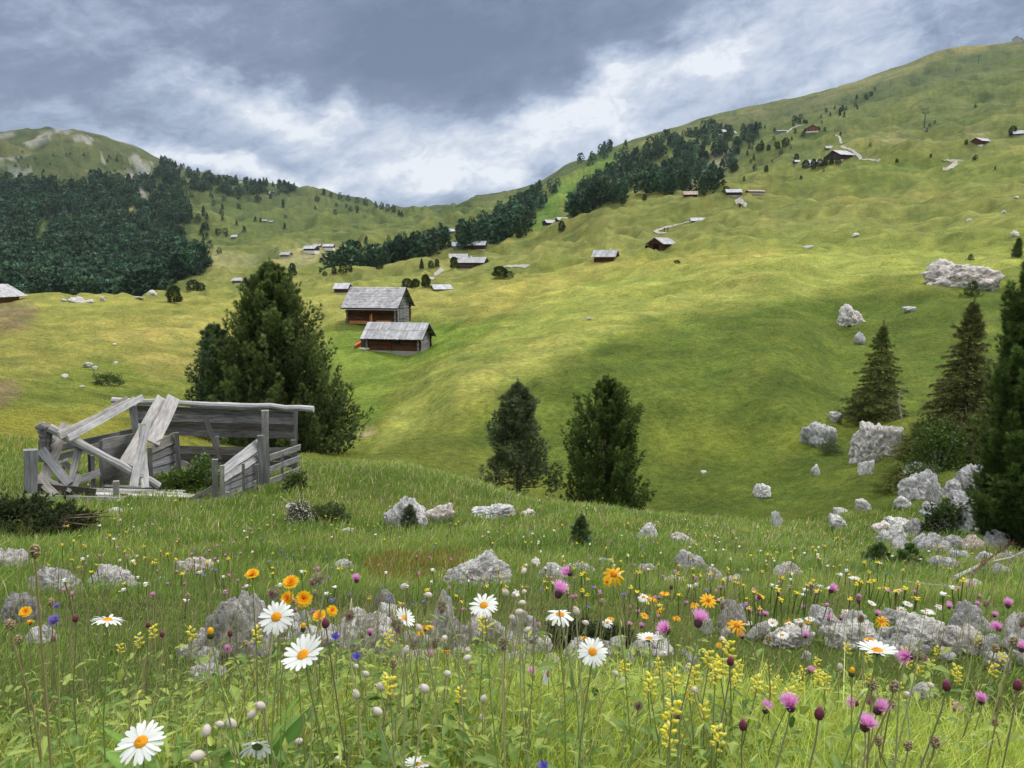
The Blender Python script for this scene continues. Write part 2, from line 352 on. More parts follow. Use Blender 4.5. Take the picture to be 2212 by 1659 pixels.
def ground(px, r, py=800):
    """terrain point at distance r in the direction of photo column px"""
    for _ in range(4):
        p = at(px, py, r); z = float(H(p[0], p[1])); _a, py, _b = project(p[0], p[1], z); py = float(py)
    return np.array([p[0], p[1], z])

# ------------------------------------------------------------------ materials
def new_mat(name):
    m = bpy.data.materials.new(name); m.use_nodes = True; m.node_tree.nodes.clear(); return m, m.node_tree.nodes, m.node_tree.links
def bsdf(N, L, rough=.9, spec=.2):
    o = N.new('ShaderNodeOutputMaterial'); b = N.new('ShaderNodeBsdfPrincipled'); b.inputs['Roughness'].default_value = rough
    b.inputs['Specular IOR Level'].default_value = spec; L.new(b.outputs[0], o.inputs[0]); return b, o
def noise_n(N, L, scale, det=5, coord=None, rough=.6, dist=0, vec='Object'):
    n = N.new('ShaderNodeTexNoise'); n.inputs['Scale'].default_value = scale; n.inputs['Detail'].default_value = det
    n.inputs['Roughness'].default_value = rough; n.inputs['Distortion'].default_value = dist
    if coord is None:
        coord = N.new('ShaderNodeTexCoord').outputs[vec]
    L.new(coord, n.inputs['Vector']); return n.outputs[0]
def maprange(N, L, s, a, b, c, d):
    n = N.new('ShaderNodeMapRange'); L.new(s, n.inputs[0])
    for i, v in enumerate((a, b, c, d)): n.inputs[i + 1].default_value = v
    return n.outputs[0]
def mixrgb(N, L, fac, a, b, mode='MIX'):
    n = N.new('ShaderNodeMix'); n.data_type = 'RGBA'; n.blend_type = mode
    for i, v in ((0, fac), (6, a), (7, b)):
        if hasattr(v, 'is_linked'): L.new(v, n.inputs[i])
        elif i == 0: n.inputs[0].default_value = v
        else: n.inputs[i].default_value = (*v, 1)
    return n.outputs[2]
def bump(N, L, h, strength, dist, b):
    n = N.new('ShaderNodeBump'); n.inputs['Strength'].default_value = strength; n.inputs['Distance'].default_value = dist
    L.new(h, n.inputs['Height']); L.new(n.outputs[0], b.inputs['Normal'])
def mat_ground():
    m, N, L = new_mat('meadow'); b, o = bsdf(N, L, .95, .1)
    at_ = N.new('ShaderNodeAttribute'); at_.attribute_name = 'Col'
    tcn = N.new('ShaderNodeTexCoord').outputs['Object']
    a = noise_n(N, L, 2.2, 9, tcn, .75); c = noise_n(N, L, .16, 6, tcn, .65); d = noise_n(N, L, .02, 5, tcn, .6)
    f = maprange(N, L, a, .3, .7, .48, 1.52); g = maprange(N, L, c, .3, .7, .74, 1.26); k = maprange(N, L, d, .3, .7, .85, 1.15)
    mm = N.new('ShaderNodeMath'); mm.operation = 'MULTIPLY'; L.new(f, mm.inputs[0]); L.new(g, mm.inputs[1])
    m2 = N.new('ShaderNodeMath'); m2.operation = 'MULTIPLY'; L.new(mm.outputs[0], m2.inputs[0]); L.new(k, m2.inputs[1])
    vm = N.new('ShaderNodeVectorMath'); vm.operation = 'SCALE'; L.new(at_.outputs['Color'], vm.inputs[0]); L.new(m2.outputs[0], vm.inputs['Scale'])
    # straw tint in some tufts
    e_ = noise_n(N, L, .7, 6, tcn, .7); t = maprange(N, L, e_, .52, .72, 0, .45)
    c2 = mixrgb(N, L, t, vm.outputs[0], (1.18, 1.0, .86), 'MULTIPLY')
    L.new(c2, b.inputs['Base Color']); bump(N, L, a, .9, .45, b); return m
def mat_simple(name, rgb, rough=.8, var=.15, scale=8, bmp=.0, spec=.25, rgb2=None, stretch=None, transl=0.0, det=6):
    m, N, L = new_mat(name); b, o = bsdf(N, L, rough, spec)
    co = N.new('ShaderNodeTexCoord').outputs['Object']
    if stretch:
        mp = N.new('ShaderNodeMapping'); L.new(co, mp.inputs[0]); mp.inputs['Scale'].default_value = stretch; co = mp.outputs[0]
    n = noise_n(N, L, scale, det, co)
    a2 = rgb2 or tuple(c * (1 - var) for c in rgb); a1 = rgb if rgb2 else tuple(min(1, c * (1 + var)) for c in rgb)
    t = maprange(N, L, n, .35, .65, 0, 1); c = mixrgb(N, L, t, a2, a1); L.new(c, b.inputs['Base Color'])
    if bmp: bump(N, L, n, bmp, .03, b)
    if transl:
        tr = N.new('ShaderNodeBsdfTranslucent'); L.new(c, tr.inputs[0]); ms = N.new('ShaderNodeMixShader'); ms.inputs[0].default_value = transl
        L.new(b.outputs[0], ms.inputs[1]); L.new(tr.outputs[0], ms.inputs[2]); L.new(ms.outputs[0], o.inputs[0])
    return m
def mat_col(name, rough=.7, spec=.25, transl=.35, noise=0.0, scale=3):
    """per-vertex colour (leaf by leaf) with some light passing through"""
    m, N, L = new_mat(name); b, o = bsdf(N, L, rough, spec)
    at_ = N.new('ShaderNodeAttribute'); at_.attribute_name = 'Col'; c = at_.outputs['Color']
    if noise:
        n = noise_n(N, L, scale, 5); f = maprange(N, L, n, .3, .7, 1 - noise, 1 + noise)
        vm = N.new('ShaderNodeVectorMath'); vm.operation = 'SCALE'; L.new(c, vm.inputs[0]); L.new(f, vm.inputs['Scale']); c = vm.outputs[0]
    L.new(c, b.inputs['Base Color'])
    if transl:
        tr = N.new('ShaderNodeBsdfTranslucent'); L.new(c, tr.inputs[0]); ms = N.new('ShaderNodeMixShader'); ms.inputs[0].default_value = transl
        L.new(b.outputs[0], ms.inputs[1]); L.new(tr.outputs[0], ms.inputs[2]); L.new(ms.outputs[0], o.inputs[0])
    return m
def mat_wood(name, c1, c2, scale=1.0, rough=.85, along='x'):
    """weathered boards: grain streaks and knots; vertex colour Col tints each board"""
    m, N, L = new_mat(name); b, o = bsdf(N, L, rough, .15)
    co = N.new('ShaderNodeTexCoord').outputs['Object']; gr = N.new('ShaderNodeAttribute'); gr.attribute_name = 'Gr'
    n = noise_n(N, L, 3.2 * scale, 7, gr.outputs['Vector'], .7, .3); n2 = noise_n(N, L, 1.1 * scale, 5, co, .6, .5)
    t = maprange(N, L, n, .34, .66, 0, 1); c = mixrgb(N, L, t, c1, c2)
    s = maprange(N, L, n2, .3, .7, .68, 1.25)
    vm = N.new('ShaderNodeVectorMath'); vm.operation = 'SCALE'; L.new(c, vm.inputs[0]); L.new(s, vm.inputs['Scale'])
    at_ = N.new('ShaderNodeAttribute'); at_.attribute_name = 'Col'
    c2_ = mixrgb(N, L, 1.0, vm.outputs[0], at_.outputs['Color'], 'MULTIPLY')
    L.new(c2_, b.inputs['Base Color']); bump(N, L, n, .4, .012, b); return m
def mat_rock():
    m, N, L = new_mat('limestone'); b, o = bsdf(N, L, .93, .15)
    co = N.new('ShaderNodeTexCoord').outputs['Object']
    at_ = N.new('ShaderNodeAttribute'); at_.attribute_name = 'Col'
    n1 = noise_n(N, L, 5, 9, co, .72, .4); n2 = noise_n(N, L, 1.3, 5, co, .6, .4); n3 = noise_n(N, L, 22, 5, co, .7)
    v = N.new('ShaderNodeTexVoronoi'); v.inputs['Scale'].default_value = 14; L.new(co, v.inputs['Vector'])
    t = maprange(N, L, n1, .38, .58, 0, 1); c = mixrgb(N, L, t, (.29, .285, .275), (.80, .785, .77))
    p = maprange(N, L, n2, .52, .68, 0, .5); c = mixrgb(N, L, p, c, (.50, .42, .36))
    q = maprange(N, L, n3, .56, .70, 0, .85); c = mixrgb(N, L, q, c, (.10, .098, .095))
    vv = maprange(N, L, v.outputs['Distance'], .03, .14, .75, 0); c = mixrgb(N, L, vv, c, (.06, .058, .055))
    c = mixrgb(N, L, 1.0, c, at_.outputs['Color'], 'MULTIPLY')
    # moss and lichen on upward faces
    g = N.new('ShaderNodeNewGeometry'); sx = N.new('ShaderNodeSeparateXYZ'); L.new(g.outputs['Normal'], sx.inputs[0])
    n4 = noise_n(N, L, 2.4, 6, co, .7); mm = N.new('ShaderNodeMath'); mm.operation = 'MULTIPLY'
    L.new(maprange(N, L, sx.outputs[2], .45, .9, 0, 1), mm.inputs[0]); L.new(maprange(N, L, n4, .57, .66, 0, .75), mm.inputs[1])
    c = mixrgb(N, L, mm.outputs[0], c, (.13, .135, .045))
    L.new(c, b.inputs['Base Color'])
    h = N.new('ShaderNodeMath'); h.operation = 'ADD'; L.new(n1, h.inputs[0]); L.new(n3, h.inputs[1]); bump(N, L, h.outputs[0], .9, .05, b); return m
M = {}
M['ground'] = mat_ground()
M['rock'] = mat_rock()
M['grass'] = mat_col('grass_blades', .6, .25, .40)
M['needles'] = mat_col('needles', .62, .25, .12)
M['leaf'] = mat_col('leaf', .5, .35, .35, .15, 20)
M['bark'] = mat_simple('bark', (.12, .085, .06), .95, .4, 9, .8)
M['bark_grey'] = mat_simple('bark_grey', (.33, .31, .28), .95, .3, 14, .6)
M['bark_red'] = mat_simple('bark_red', (.17, .09, .055), .95, .4, 9, .8)
M['wood_grey'] = mat_wood('weathered_wood', (.12, .12, .125), (.29, .29, .30))
M['wood_brown'] = mat_wood('aged_log', (.028, .012, .007), (.155, .062, .028))
M['wood_dark'] = mat_wood('dark_log', (.022, .013, .010), (.085, .045, .028))
M['wood_orange'] = mat_wood('fresh_wood', (.22, .09, .03), (.42, .20, .08))
M['roof_grey'] = mat_wood('shingle', (.26, .26, .27), (.47, .47, .49))
M['plaster'] = mat_simple('plaster', (.72, .70, .66), .9, .08, 2)
M['stone'] = mat_simple('stone_wall', (.46, .42, .38), .95, .35, 3, .5)
M['gravel'] = mat_simple('gravel_path', (.34, .315, .28), .95, .12, 1.2)
M['steel_blue'] = mat_simple('painted_steel', (.045, .10, .13), .5, .1, 3)
M['dark'] = mat_simple('dark_opening', (.012, .012, .014), .6, .1, 3)
M['glassy'] = mat_simple('window_pane', (.05, .06, .07), .15, .1, 3, spec=.6)
M['red_paint'] = mat_simple('orange_paint', (.62, .09, .03), .55, .15, 3)

# ------------------------------------------------------------------ ground colours (turf kinds, bare soil, scree)
PX, PY, DEP = project(GX, GY, Z); inf = (DEP > .05)
wx = PX + fbm(Ag * 60, LR[None, :] * 26, 3, 81) * 26; wy = PY + fbm(Ag * 60, LR[None, :] * 26, 3, 91) * 12
def zone(poly, rmin=0, rmax=1e9, hard=False):
    m = inpoly(wx, wy, poly) & (Rr >= rmin) & (Rr <= rmax) & inf
    m = m.astype(float)
    k = np.array([1, 2, 1.]) / 4
    for _ in range(0 if (hard and rmin >= 900) else 2 if hard else 5):
        m = m[:, :-2] * k[0] + m[:, 1:-1] * k[1] + m[:, 2:] * k[2]; m = np.pad(m, ((0, 0), (1, 1)), mode='edge')
        m = m[:-2] * k[0] + m[1:-1] * k[1] + m[2:] * k[2]; m = np.pad(m, ((1, 1), (0, 0)), mode='edge')
    return m[..., None]
def C(*v): return np.array(v, float)
GC = np.zeros((NA, NR, 3)) + C(.125, .165, .036)
def lay(m, c, amt=1.0):
    global GC
    GC = GC * (1 - m * amt) + np.asarray(c) * m * amt
def band(a, b): return np.clip((LR[None, :, None] - math.log(a)) / (math.log(b) - math.log(a)), 0, 1) + np.zeros((NA, 1, 1))
lay(band(24, 34), C(.165, .195, .036))
lay(band(200, 330), C(.185, .20, .055))
lay(band(500, 900), C(.125, .152, .045))
lay(band(1400, 1900), C(.095, .115, .042))
# golden hay meadow on the left, fresh green aftermath, the mown slope
lay(zone([(-500, 640), (760, 640), (760, 730), (600, 790), (360, 800), (200, 780), (0, 850), (-500, 850)], 60, 330), C(.235, .232, .056), .9)
lay(zone([(200, 700), (760, 690), (760, 730), (560, 800), (330, 830)], 60, 250), C(.30, .265, .075), .5)
lay(zone([(-500, 880), (230, 880), (330, 905), (480, 960), (-500, 1010)], 22, 60), C(.255, .250, .045), .8)
lay(zone([(700, 700), (1090, 690), (1000, 745), (930, 775), (860, 800), (790, 960), (740, 830), (700, 760)], 40, 200), C(.155, .215, .034), .95)
lay(zone([(640, 640), (1300, 590), (1300, 625), (1060, 700), (900, 690), (640, 690)], 110, 400), C(.235, .235, .06), .8)
lay(zone([(790, 1000), (850, 880), (930, 790), (1020, 745), (1090, 700), (1150, 640), (1320, 590), (1700, 548), (2400, 530), (2400, 570), (1990, 590), (1850, 610), (1700, 650), (1540, 668), (1400, 690), (1300, 735), (1180, 800), (1060, 850), (950, 905), (860, 950)], 35, 260), C(.240, .270, .058), .95)
lay(zone([(980, 820), (1200, 720), (1500, 640), (1650, 600), (1650, 630), (1400, 680), (1150, 780), (1000, 870)], 35, 260), C(.34, .33, .085), .5)
lay(zone([(1000, 640), (1290, 560), (1700, 535), (1700, 555), (1310, 600), (1060, 690)], 120, 500), C(.30, .28, .065), .6)
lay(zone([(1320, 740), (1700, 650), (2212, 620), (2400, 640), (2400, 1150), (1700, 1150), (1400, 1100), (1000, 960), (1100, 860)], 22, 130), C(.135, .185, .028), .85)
lay(zone([(1400, 940), (2000, 900), (2000, 930), (1500, 1000), (1400, 980)], 22, 130), C(.25, .28, .04), .6)
# turned soil, bare patches
lay(zone([(-200, 655), (60, 650), (90, 680), (40, 715), (-200, 730)], 60, 300), C(.20, .145, .085), .8)
lay(zone([(-100, 835), (30, 820), (50, 850), (0, 880), (-100, 885)], 30, 90), C(.22, .16, .10), .7)
lay(zone([(780, 940), (800, 922), (812, 928), (790, 950)], 30, 90, True), C(.45, .33, .22), .8)
lay(zone([(440, 560), (470, 545), (560, 555), (640, 550), (600, 572), (520, 580), (450, 580)], 400, 1500), C(.42, .37, .20), .7)
lay(zone([(600, 560), (680, 530), (760, 535), (720, 555), (640, 580)], 400, 1500), C(.40, .36, .19), .7)
lay(zone([(1885, 305), (1960, 290), (1990, 300), (1900, 312), (1880, 315)], 400, 1500), C(.42, .36, .19), .6)
lay(zone([(2080, 300), (2120, 288), (2150, 292), (2110, 306)], 400, 1500), C(.46, .40, .22), .8)
# far slopes
lay(zone([(-400, 380), (120, 370), (330, 440), (440, 560), (430, 600), (300, 660), (-400, 670)], 500, 1850), C(.045, .065, .028), .85)
lay(zone([(-400, 280), (350, 270), (420, 380), (330, 440), (120, 400), (-400, 400)], 1300, 9e3), C(.105, .118, .048), .8)
for pl in ([(50, 320), (80, 295), (115, 288), (100, 305), (70, 325)], [(155, 294), (180, 290), (210, 305), (190, 308)], [(8, 372), (30, 362), (62, 365), (52, 378), (18, 380)],
           [(262, 375), (290, 378), (320, 425), (338, 450), (322, 448), (290, 410)], [(300, 345), (318, 352), (326, 378), (300, 380)],
           [(275, 330), (300, 335), (300, 350), (280, 345)], [(212, 340), (230, 338), (228, 358), (214, 356)], [(88, 520), (108, 515), (112, 528), (92, 530)]):
    lay(zone(pl, 900, 9e3, True), C(.33, .31, .285), .85)
lay(zone([(252, 408), (266, 412), (300, 470), (318, 482), (300, 486), (272, 450)], 900, 9e3, True), C(.27, .25, .10), .9)
lay(zone([(78, 470), (105, 468), (112, 515), (80, 520)], 700, 9e3, True), C(.17, .19, .06), .9)
lay(zone([(128, 450), (150, 455), (158, 485), (140, 478)], 700, 9e3, True), C(.24, .20, .10), .8)
lay(zone([(1135, 500), (1195, 405), (1220, 385), (1330, 335), (1345, 345), (1262, 395), (1215, 440), (1185, 492)], 500, 3000, True), C(.135, .225, .042), .95)
lay(zone([(1400, 440), (1480, 400), (1530, 350), (1580, 310), (1600, 320), (1545, 395), (1480, 440)], 700, 3000), C(.30, .285, .25), .62)
lay(zone([(1340, 320), (1900, 160), (2050, 106), (2212, 92), (2212, 100), (2050, 118), (1900, 185), (1500, 290)], 900, 3000), C(.31, .27, .11), .75)
lay(zone([(1450, 290), (1650, 235), (1900, 175), (2100, 125), (2212, 130), (2000, 190), (1800, 240), (1600, 280)], 900, 3000), C(.095, .115, .052), .55)
lay(zone([(1850, 350), (2212, 330), (2212, 400), (1900, 420), (1700, 400)], 300, 1500), C(.16, .215, .045), .45)
# turf greener in hollows, paler on humps; relief light and shade also painted in
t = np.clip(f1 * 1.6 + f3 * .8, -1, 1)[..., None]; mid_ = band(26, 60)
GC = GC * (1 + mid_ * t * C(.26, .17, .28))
st2 = fbm(Ag * 30 + LR[None, :] * 6, LR[None, :] * 34, 4, 101)[..., None]; GC = GC * (1 + mid_ * st2 * C(.34, .24, .2))
st3 = fbm(GX / 3.2, GY / 3.2, 4, 111)[..., None]; GC = GC * (1 + st3 * C(.48, .34, .3))
st4 = fbm(Ag * 16 + LR[None, :] * 3, LR[None, :] * 24 + Ag * 6, 4, 181)[..., None]; farm = band(250, 420)
GC = GC * (1 - farm * C(.34, .30, .36)) * (1 - (band(1000, 1500)) * C(.16, .12, .10)) * (1 + farm * st4 * C(.55, .34, .30) + farm * np.clip(f9, -1, 1)[..., None] * C(.16, .10, .06))  # far crests tinted lighter, hollows darker, deepening the relief's shading
left_m = np.clip((-Ag - R(14)) / R(3), 0, 1) * np.clip((Rr - 1300) / 200, 0, 1)
rk = np.clip(fbm(GX / 70, GY / 110, 5, 191) * 6 - 1.5 + .6 * np.clip((Rr - 1900) / 300, 0, 1), 0, 1) * left_m; GC = GC * (1 - rk[..., None] * .6) + C(.27, .26, .235) * rk[..., None] * .6
sb = np.clip(fbm(GX / 24, GY / 40, 4, 195) * 7 - 1.2, 0, 1) * np.clip((Rr - 700) / 300, 0, 1); GC = GC * (1 - sb[..., None] * C(.45, .38, .3))
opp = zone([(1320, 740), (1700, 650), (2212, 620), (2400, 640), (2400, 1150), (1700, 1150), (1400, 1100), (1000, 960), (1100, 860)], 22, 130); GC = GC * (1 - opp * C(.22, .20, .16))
GC = np.clip(GC, .01, .8)

def grid_faces(i0, i1, j0, j1):
    I, J = np.meshgrid(np.arange(i0, i1), np.arange(j0, j1), indexing='ij')
    a = I * NR + J; return np.stack([a, a + 1, a + NR + 1, a + NR], -1).reshape(-1, 4)
jm = int(np.searchsorted(LR, math.log(245)))
def terrain(name, j0, j1):
    F = grid_faces(0, NA - 1, j0, j1)[:, ::-1]; V = np.stack([GX, GY, Z], -1).reshape(-1, 3)
    used = np.zeros(len(V), bool); used[F.ravel()] = True; idx = np.cumsum(used) - 1
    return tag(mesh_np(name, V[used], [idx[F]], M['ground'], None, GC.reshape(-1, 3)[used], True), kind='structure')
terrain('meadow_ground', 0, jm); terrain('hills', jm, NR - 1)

def ribbon(name, pts, w, mat, lift=.25, rmin=50):
    """a track laid on the terrain along photo points; where a fold hides it the strip is interrupted"""
    px_ = []
    for a, b in zip(pts[:-1], pts[1:]):
        n = max(2, int(math.hypot(b[0] - a[0], b[1] - a[1]) / 1.5)); px_ += [(a[0] + (b[0] - a[0]) * i / n, a[1] + (b[1] - a[1]) * i / n) for i in range(n)]
    px_.append(pts[-1]); Q = [hit(x, y, rmin) for x, y in px_]; runs = [[]]; last = None
    for q in Q:
        if q is None: continue
        rq = math.hypot(q[0], q[1])
        if last is not None and abs(rq / last - 1) > .05: runs.append([])
        runs[-1].append(q); last = rq
    Vs = []; F = []; o = 0
    for Q in runs:
        if len(Q) < 3: continue
        Q = np.array(Q); Qs = Q.copy(); Qs[1:-1] = (Q[:-2] + Q[1:-1] + Q[2:]) / 3; Q = Qs
        T = np.gradient(Q[:, :2], axis=0); T /= np.linalg.norm(T, axis=1)[:, None] + 1e-9; Nn = np.stack([-T[:, 1], T[:, 0]], 1); rows = []
        for s_ in (-.5, -.17, .17, .5):
            xy = Q[:, :2] + Nn * w * s_; rows.append(np.column_stack([xy, H(xy[:, 0], xy[:, 1]) + lift]))
        V = np.stack(rows, 1).reshape(-1, 3); n = len(Q); Vs.append(V)
        F += [(o + i * 4 + k, o + (i + 1) * 4 + k, o + (i + 1) * 4 + k + 1, o + i * 4 + k + 1) for i in range(n - 1) for k in range(3)]; o += len(V)
    if not Vs: print('no track', pts[0]); return
    return tag(mesh_np(name, np.concatenate(Vs), [np.array(F)], mat, None, None, True), kind='structure')

# ------------------------------------------------------------------ needles, leaves, conifers
def unit(v): return v / (np.linalg.norm(v, axis=-1, keepdims=True) + 1e-9)
def needles(P, D, L, k, spread, w, rng, col, cvar=.25, up=0.0):
    """k thin needles from each point P around direction D; returns V (n*3), faces, colours"""
    n = len(P); P = np.repeat(P, k, 0); D = np.repeat(unit(D), k, 0); L = np.repeat(np.broadcast_to(L, (n,)), k) * rng.uniform(.7, 1.15, n * k)
    d = unit(D + rng.normal(0, spread, (n * k, 3)) + np.array([0, 0, up])); s = unit(np.cross(d, rng.normal(0, 1, (n * k, 3))))
    ww = (w * rng.uniform(.7, 1.2, n * k))[:, None]
    V = np.stack([P - s * ww / 2, P + s * ww / 2, P + d * L[:, None]], 1).reshape(-1, 3)
    c = np.repeat(np.clip(col * (1 + rng.normal(0, cvar, (n, 1))), .004, 1) if np.ndim(col) == 1 else col, k, 0)
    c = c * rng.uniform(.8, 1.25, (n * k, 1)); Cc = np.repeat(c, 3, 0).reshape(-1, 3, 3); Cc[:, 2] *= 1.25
    return V, np.arange(len(V)).reshape(-1, 3), Cc.reshape(-1, 3)
def conifer_data(h, prof, rng, n_br=150, kind='stone', tufts=26, k=12, nl=.22, nw=.03, col=(.03, .055, .018), col2=None, plume=(1.1, .42), trunk_r=None, z0=.04, lean=0):
    """returns crown (V, F, C) and a trunk builder. prof(t, azimuth) -> crown radius at height share t"""
    Ps = []; Ds = []; Ls = []; Cs = []; tb = MB(); tr = trunk_r or h * .028
    tb.tube([(0, 0, -.3), (.01 * h, 0, h * .3), (0, .01 * h, h * .62), (lean, 0, h * .95)], [tr, tr * .8, tr * .5, tr * .08], 8)
    col = np.array(col); col2 = np.array(col2 if col2 is not None else col * np.array([1.5, 1.4, 1.25]))
    ga = 2.39996
    for i in range(n_br):
        t = z0 + (1 - z0) * ((i + rng.uniform(0, 1)) / n_br) ** (1.15 if kind != 'scots' else .9); phi = i * ga + rng.uniform(-.4, .4)
        Rm = prof(t, phi) * rng.uniform(.62, 1.08); zz = t * h * .95
        dirh = np.array([math.cos(phi), math.sin(phi), 0]); bt = rng.uniform(.75, 1.2)
        if kind == 'spruce':
            rise = -.16 * Rm if t < .75 else .35 * Rm; path = np.array([[0, 0, zz], [*(dirh[:2] * Rm * .5), zz + rise * .2 + .03 * Rm], [*(dirh[:2] * Rm), zz + rise + .05 * Rm]])
        elif kind == 'stone':
            rise = Rm * .42; path = np.array([[0, 0, zz - rise], [*(dirh[:2] * Rm * .55), zz - rise * .75], [*(dirh[:2] * Rm * .92), zz - rise * .1]])
        else:
            rise = Rm * rng.uniform(-.10, .22); path = np.array([[0, 0, zz], [*(dirh[:2] * Rm * .5), zz + rise * .2], [*(dirh[:2] * Rm * .95), zz + rise]])
        path[:, 2] = np.maximum(path[:, 2], .08)
        br_ = max(.008 * h * (1 - t) ** .6, .003 * h) * .8
        tb.tube(path, [br_, br_ * .6, br_ * .25], 4, cap=False)
        side = np.array([-dirh[1], dirh[0], 0])
        if kind == 'spruce':
            m = int(tufts * max(.35, Rm / prof(.2, 0)));
            s_ = rng.uniform(.12, 1.0, m) ** .8; lat = rng.uniform(-1, 1, m) * .42 * Rm * (1.15 - s_) * np.minimum(1, s_ * 3)
            base = path[0] * (1 - s_[:, None]) ** 2 + 2 * path[1] * (s_ * (1 - s_))[:, None] + path[2] * (s_ ** 2)[:, None]
            P = base + side * lat[:, None]; P[:, 2] -= np.abs(lat) * .28 + rng.uniform(0, .05, m) * h * .1
            D = dirh + side * (np.sign(lat) * .9)[:, None] + np.array([0, 0, -.35])
            Ps.append(P); Ds.append(D); Ls.append(np.full(m, nl)); tip = np.clip(s_ * .6 + np.abs(lat) / (Rm + .01), 0, 1)
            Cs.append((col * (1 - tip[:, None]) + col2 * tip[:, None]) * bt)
        else:
            pl, pr = plume; sc = (.6 + .4 * min(1, Rm / (h * .12))) * (1 if t < .7 else 1 - (t - .7) * 1.7) * rng.uniform(.75, 1.25)
            for q, f in enumerate((1.0, .66, .36) if kind == 'stone' else (1.0, .72, .48, .25)):
                m = int(tufts * (1, .7, .5, .3)[q]); c0 = path[1] * (1 - f) + path[2] * f if f > .4 else path[0] * .5 + path[1] * .5
                c0 = c0 + side * rng.uniform(-.3, .3) * Rm * (1 if q else .3)
                ax = unit(dirh * (.38 if kind == 'stone' else .9) + np.array([0, 0, 1.0 if kind == 'stone' else .25]) + rng.normal(0, .15, 3))
                s_ = rng.uniform(0, 1, m) ** .9; rr = pr * sc * ((1 - s_) ** .8 * 1.1 + .1) * rng.uniform(.55, 1, m)
                th = rng.uniform(0, 6.283, m); a1 = unit(np.cross(ax, [.3, .2, .9])); a2 = np.cross(ax, a1)
                rad = a1 * np.cos(th)[:, None] + a2 * np.sin(th)[:, None]
                P = c0 + ax * (s_ * pl * sc - pl * .45 * sc)[:, None] + rad * rr[:, None]
                D = ax * .9 + rad * .75; Ps.append(P); Ds.append(D); Ls.append(np.full(m, nl))
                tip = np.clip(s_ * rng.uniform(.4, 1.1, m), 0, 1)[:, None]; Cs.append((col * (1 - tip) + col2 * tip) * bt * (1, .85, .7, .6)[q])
    # leader
    P = np.array([[lean, 0, h * (.90 + .10 * j / 12)] for j in range(13)]); Ps.append(P); Ds.append(np.tile([0, 0, 1.], (13, 1))); Ls.append(np.full(13, nl)); Cs.append(np.tile(col2, (13, 1)))
    P = np.concatenate(Ps); P[:, 2] = np.maximum(P[:, 2], .05)
    V, F, Cc = needles(P, np.concatenate(Ds), np.concatenate(Ls), k, .38 if kind != 'spruce' else .5, nw, rng, np.concatenate(Cs), up=.12 if kind != 'spruce' else -.12)
    return (V, F, Cc), tb
def conifer(name, loc, label, cat, h, prof, bark='bark', group=None, seed=1, extra=None, **kw):
    rng = np.random.default_rng(seed); (V, F, Cc), tb = conifer_data(h, prof, rng, **kw)
    root = empty(name, loc, label, cat, group)
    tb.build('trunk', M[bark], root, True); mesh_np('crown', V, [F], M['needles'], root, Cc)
    return root
def small_conifer_mesh(h, rng, n, kk, size, fat=.30, col=(.022, .040, .022), shape='egg'):
    """a tree for the middle and far distance: leaf clumps through an egg or spire shaped crown"""
    t = rng.uniform(.04, 1, n); ph = rng.uniform(0, 6.283, n)
    if shape == 'egg': pr = np.sqrt(np.clip(1 - np.abs((t - .34) / .68) ** 2.3, 0, 1))
    else: pr = np.clip(1.03 - t, 0, 1) ** .85
    lump = 1 + .20 * np.sin(ph * 3 + t * 9 + rng.uniform(0, 6)) + rng.uniform(-.12, .12, n)
    rr = pr * h * fat * lump * rng.uniform(.72, 1, n)
    P = np.stack([np.cos(ph) * rr, np.sin(ph) * rr, t * h], 1); D = np.stack([np.cos(ph) * .8, np.sin(ph) * .8, .8 + 0 * t], 1)
    base = np.array(col) * rng.uniform(.6, 1.5, (n, 1))
    V, F, Cc = needles(P, D, size * h, kk, .55, size * h * .75, rng, base)
    return V, F, Cc
M['needles_far'] = mat_col('far_foliage', .8, .1, .05)
TREES = {}
def tree_proto(key, n, kk, size, fat, shape, col, seed):
    rng = np.random.default_rng(seed); V, F, Cc = small_conifer_mesh(1.0, rng, n, kk, size, fat, col, shape)
    c = mesh_np('crown', V, [F], M['needles_far'], None, Cc, link=False)
    t = MB().tube([(0, 0, -.05), (0, 0, .35), (0, 0, .85)], [.028, .022, .006], 5).build('trunk', M['bark'], link=False)
    TREES[key] = (c, t, (V, F, Cc))
for i in range(5):
    tree_proto(f'far{i}', 70, 3, .17, (.27, .30, .24, .33, .24)[i], 'egg' if i not in (0, 4) else 'spire', (.044, .080, .044), 200 + i)
    tree_proto(f'mid{i}', 420, 5, .085, (.30, .36, .27, .40, .24)[i], 'egg' if i != 4 else 'spire', (.040, .072, .026), 300 + i)
    tree_proto(f'near{i}', 1500, 7, .05, (.34, .40, .30, .36, .28)[i], 'egg', (.042, .072, .024), 400 + i)
def scale_at(p): return float(p[1] * math.cos(PITCH) - p[2] * math.sin(PITCH)) / F_PX
def put_tree(p, h, key, label, group=None, fatx=1.0, name='stone_pine'):
    c, t, _ = TREES[key]; root = empty(name, tuple(p), label, 'tree', group, RNG.uniform(0, 6.28))
    root.scale = (h * fatx, h * fatx, h); obj_me('crown', c, root); obj_me('trunk', t, root); return root
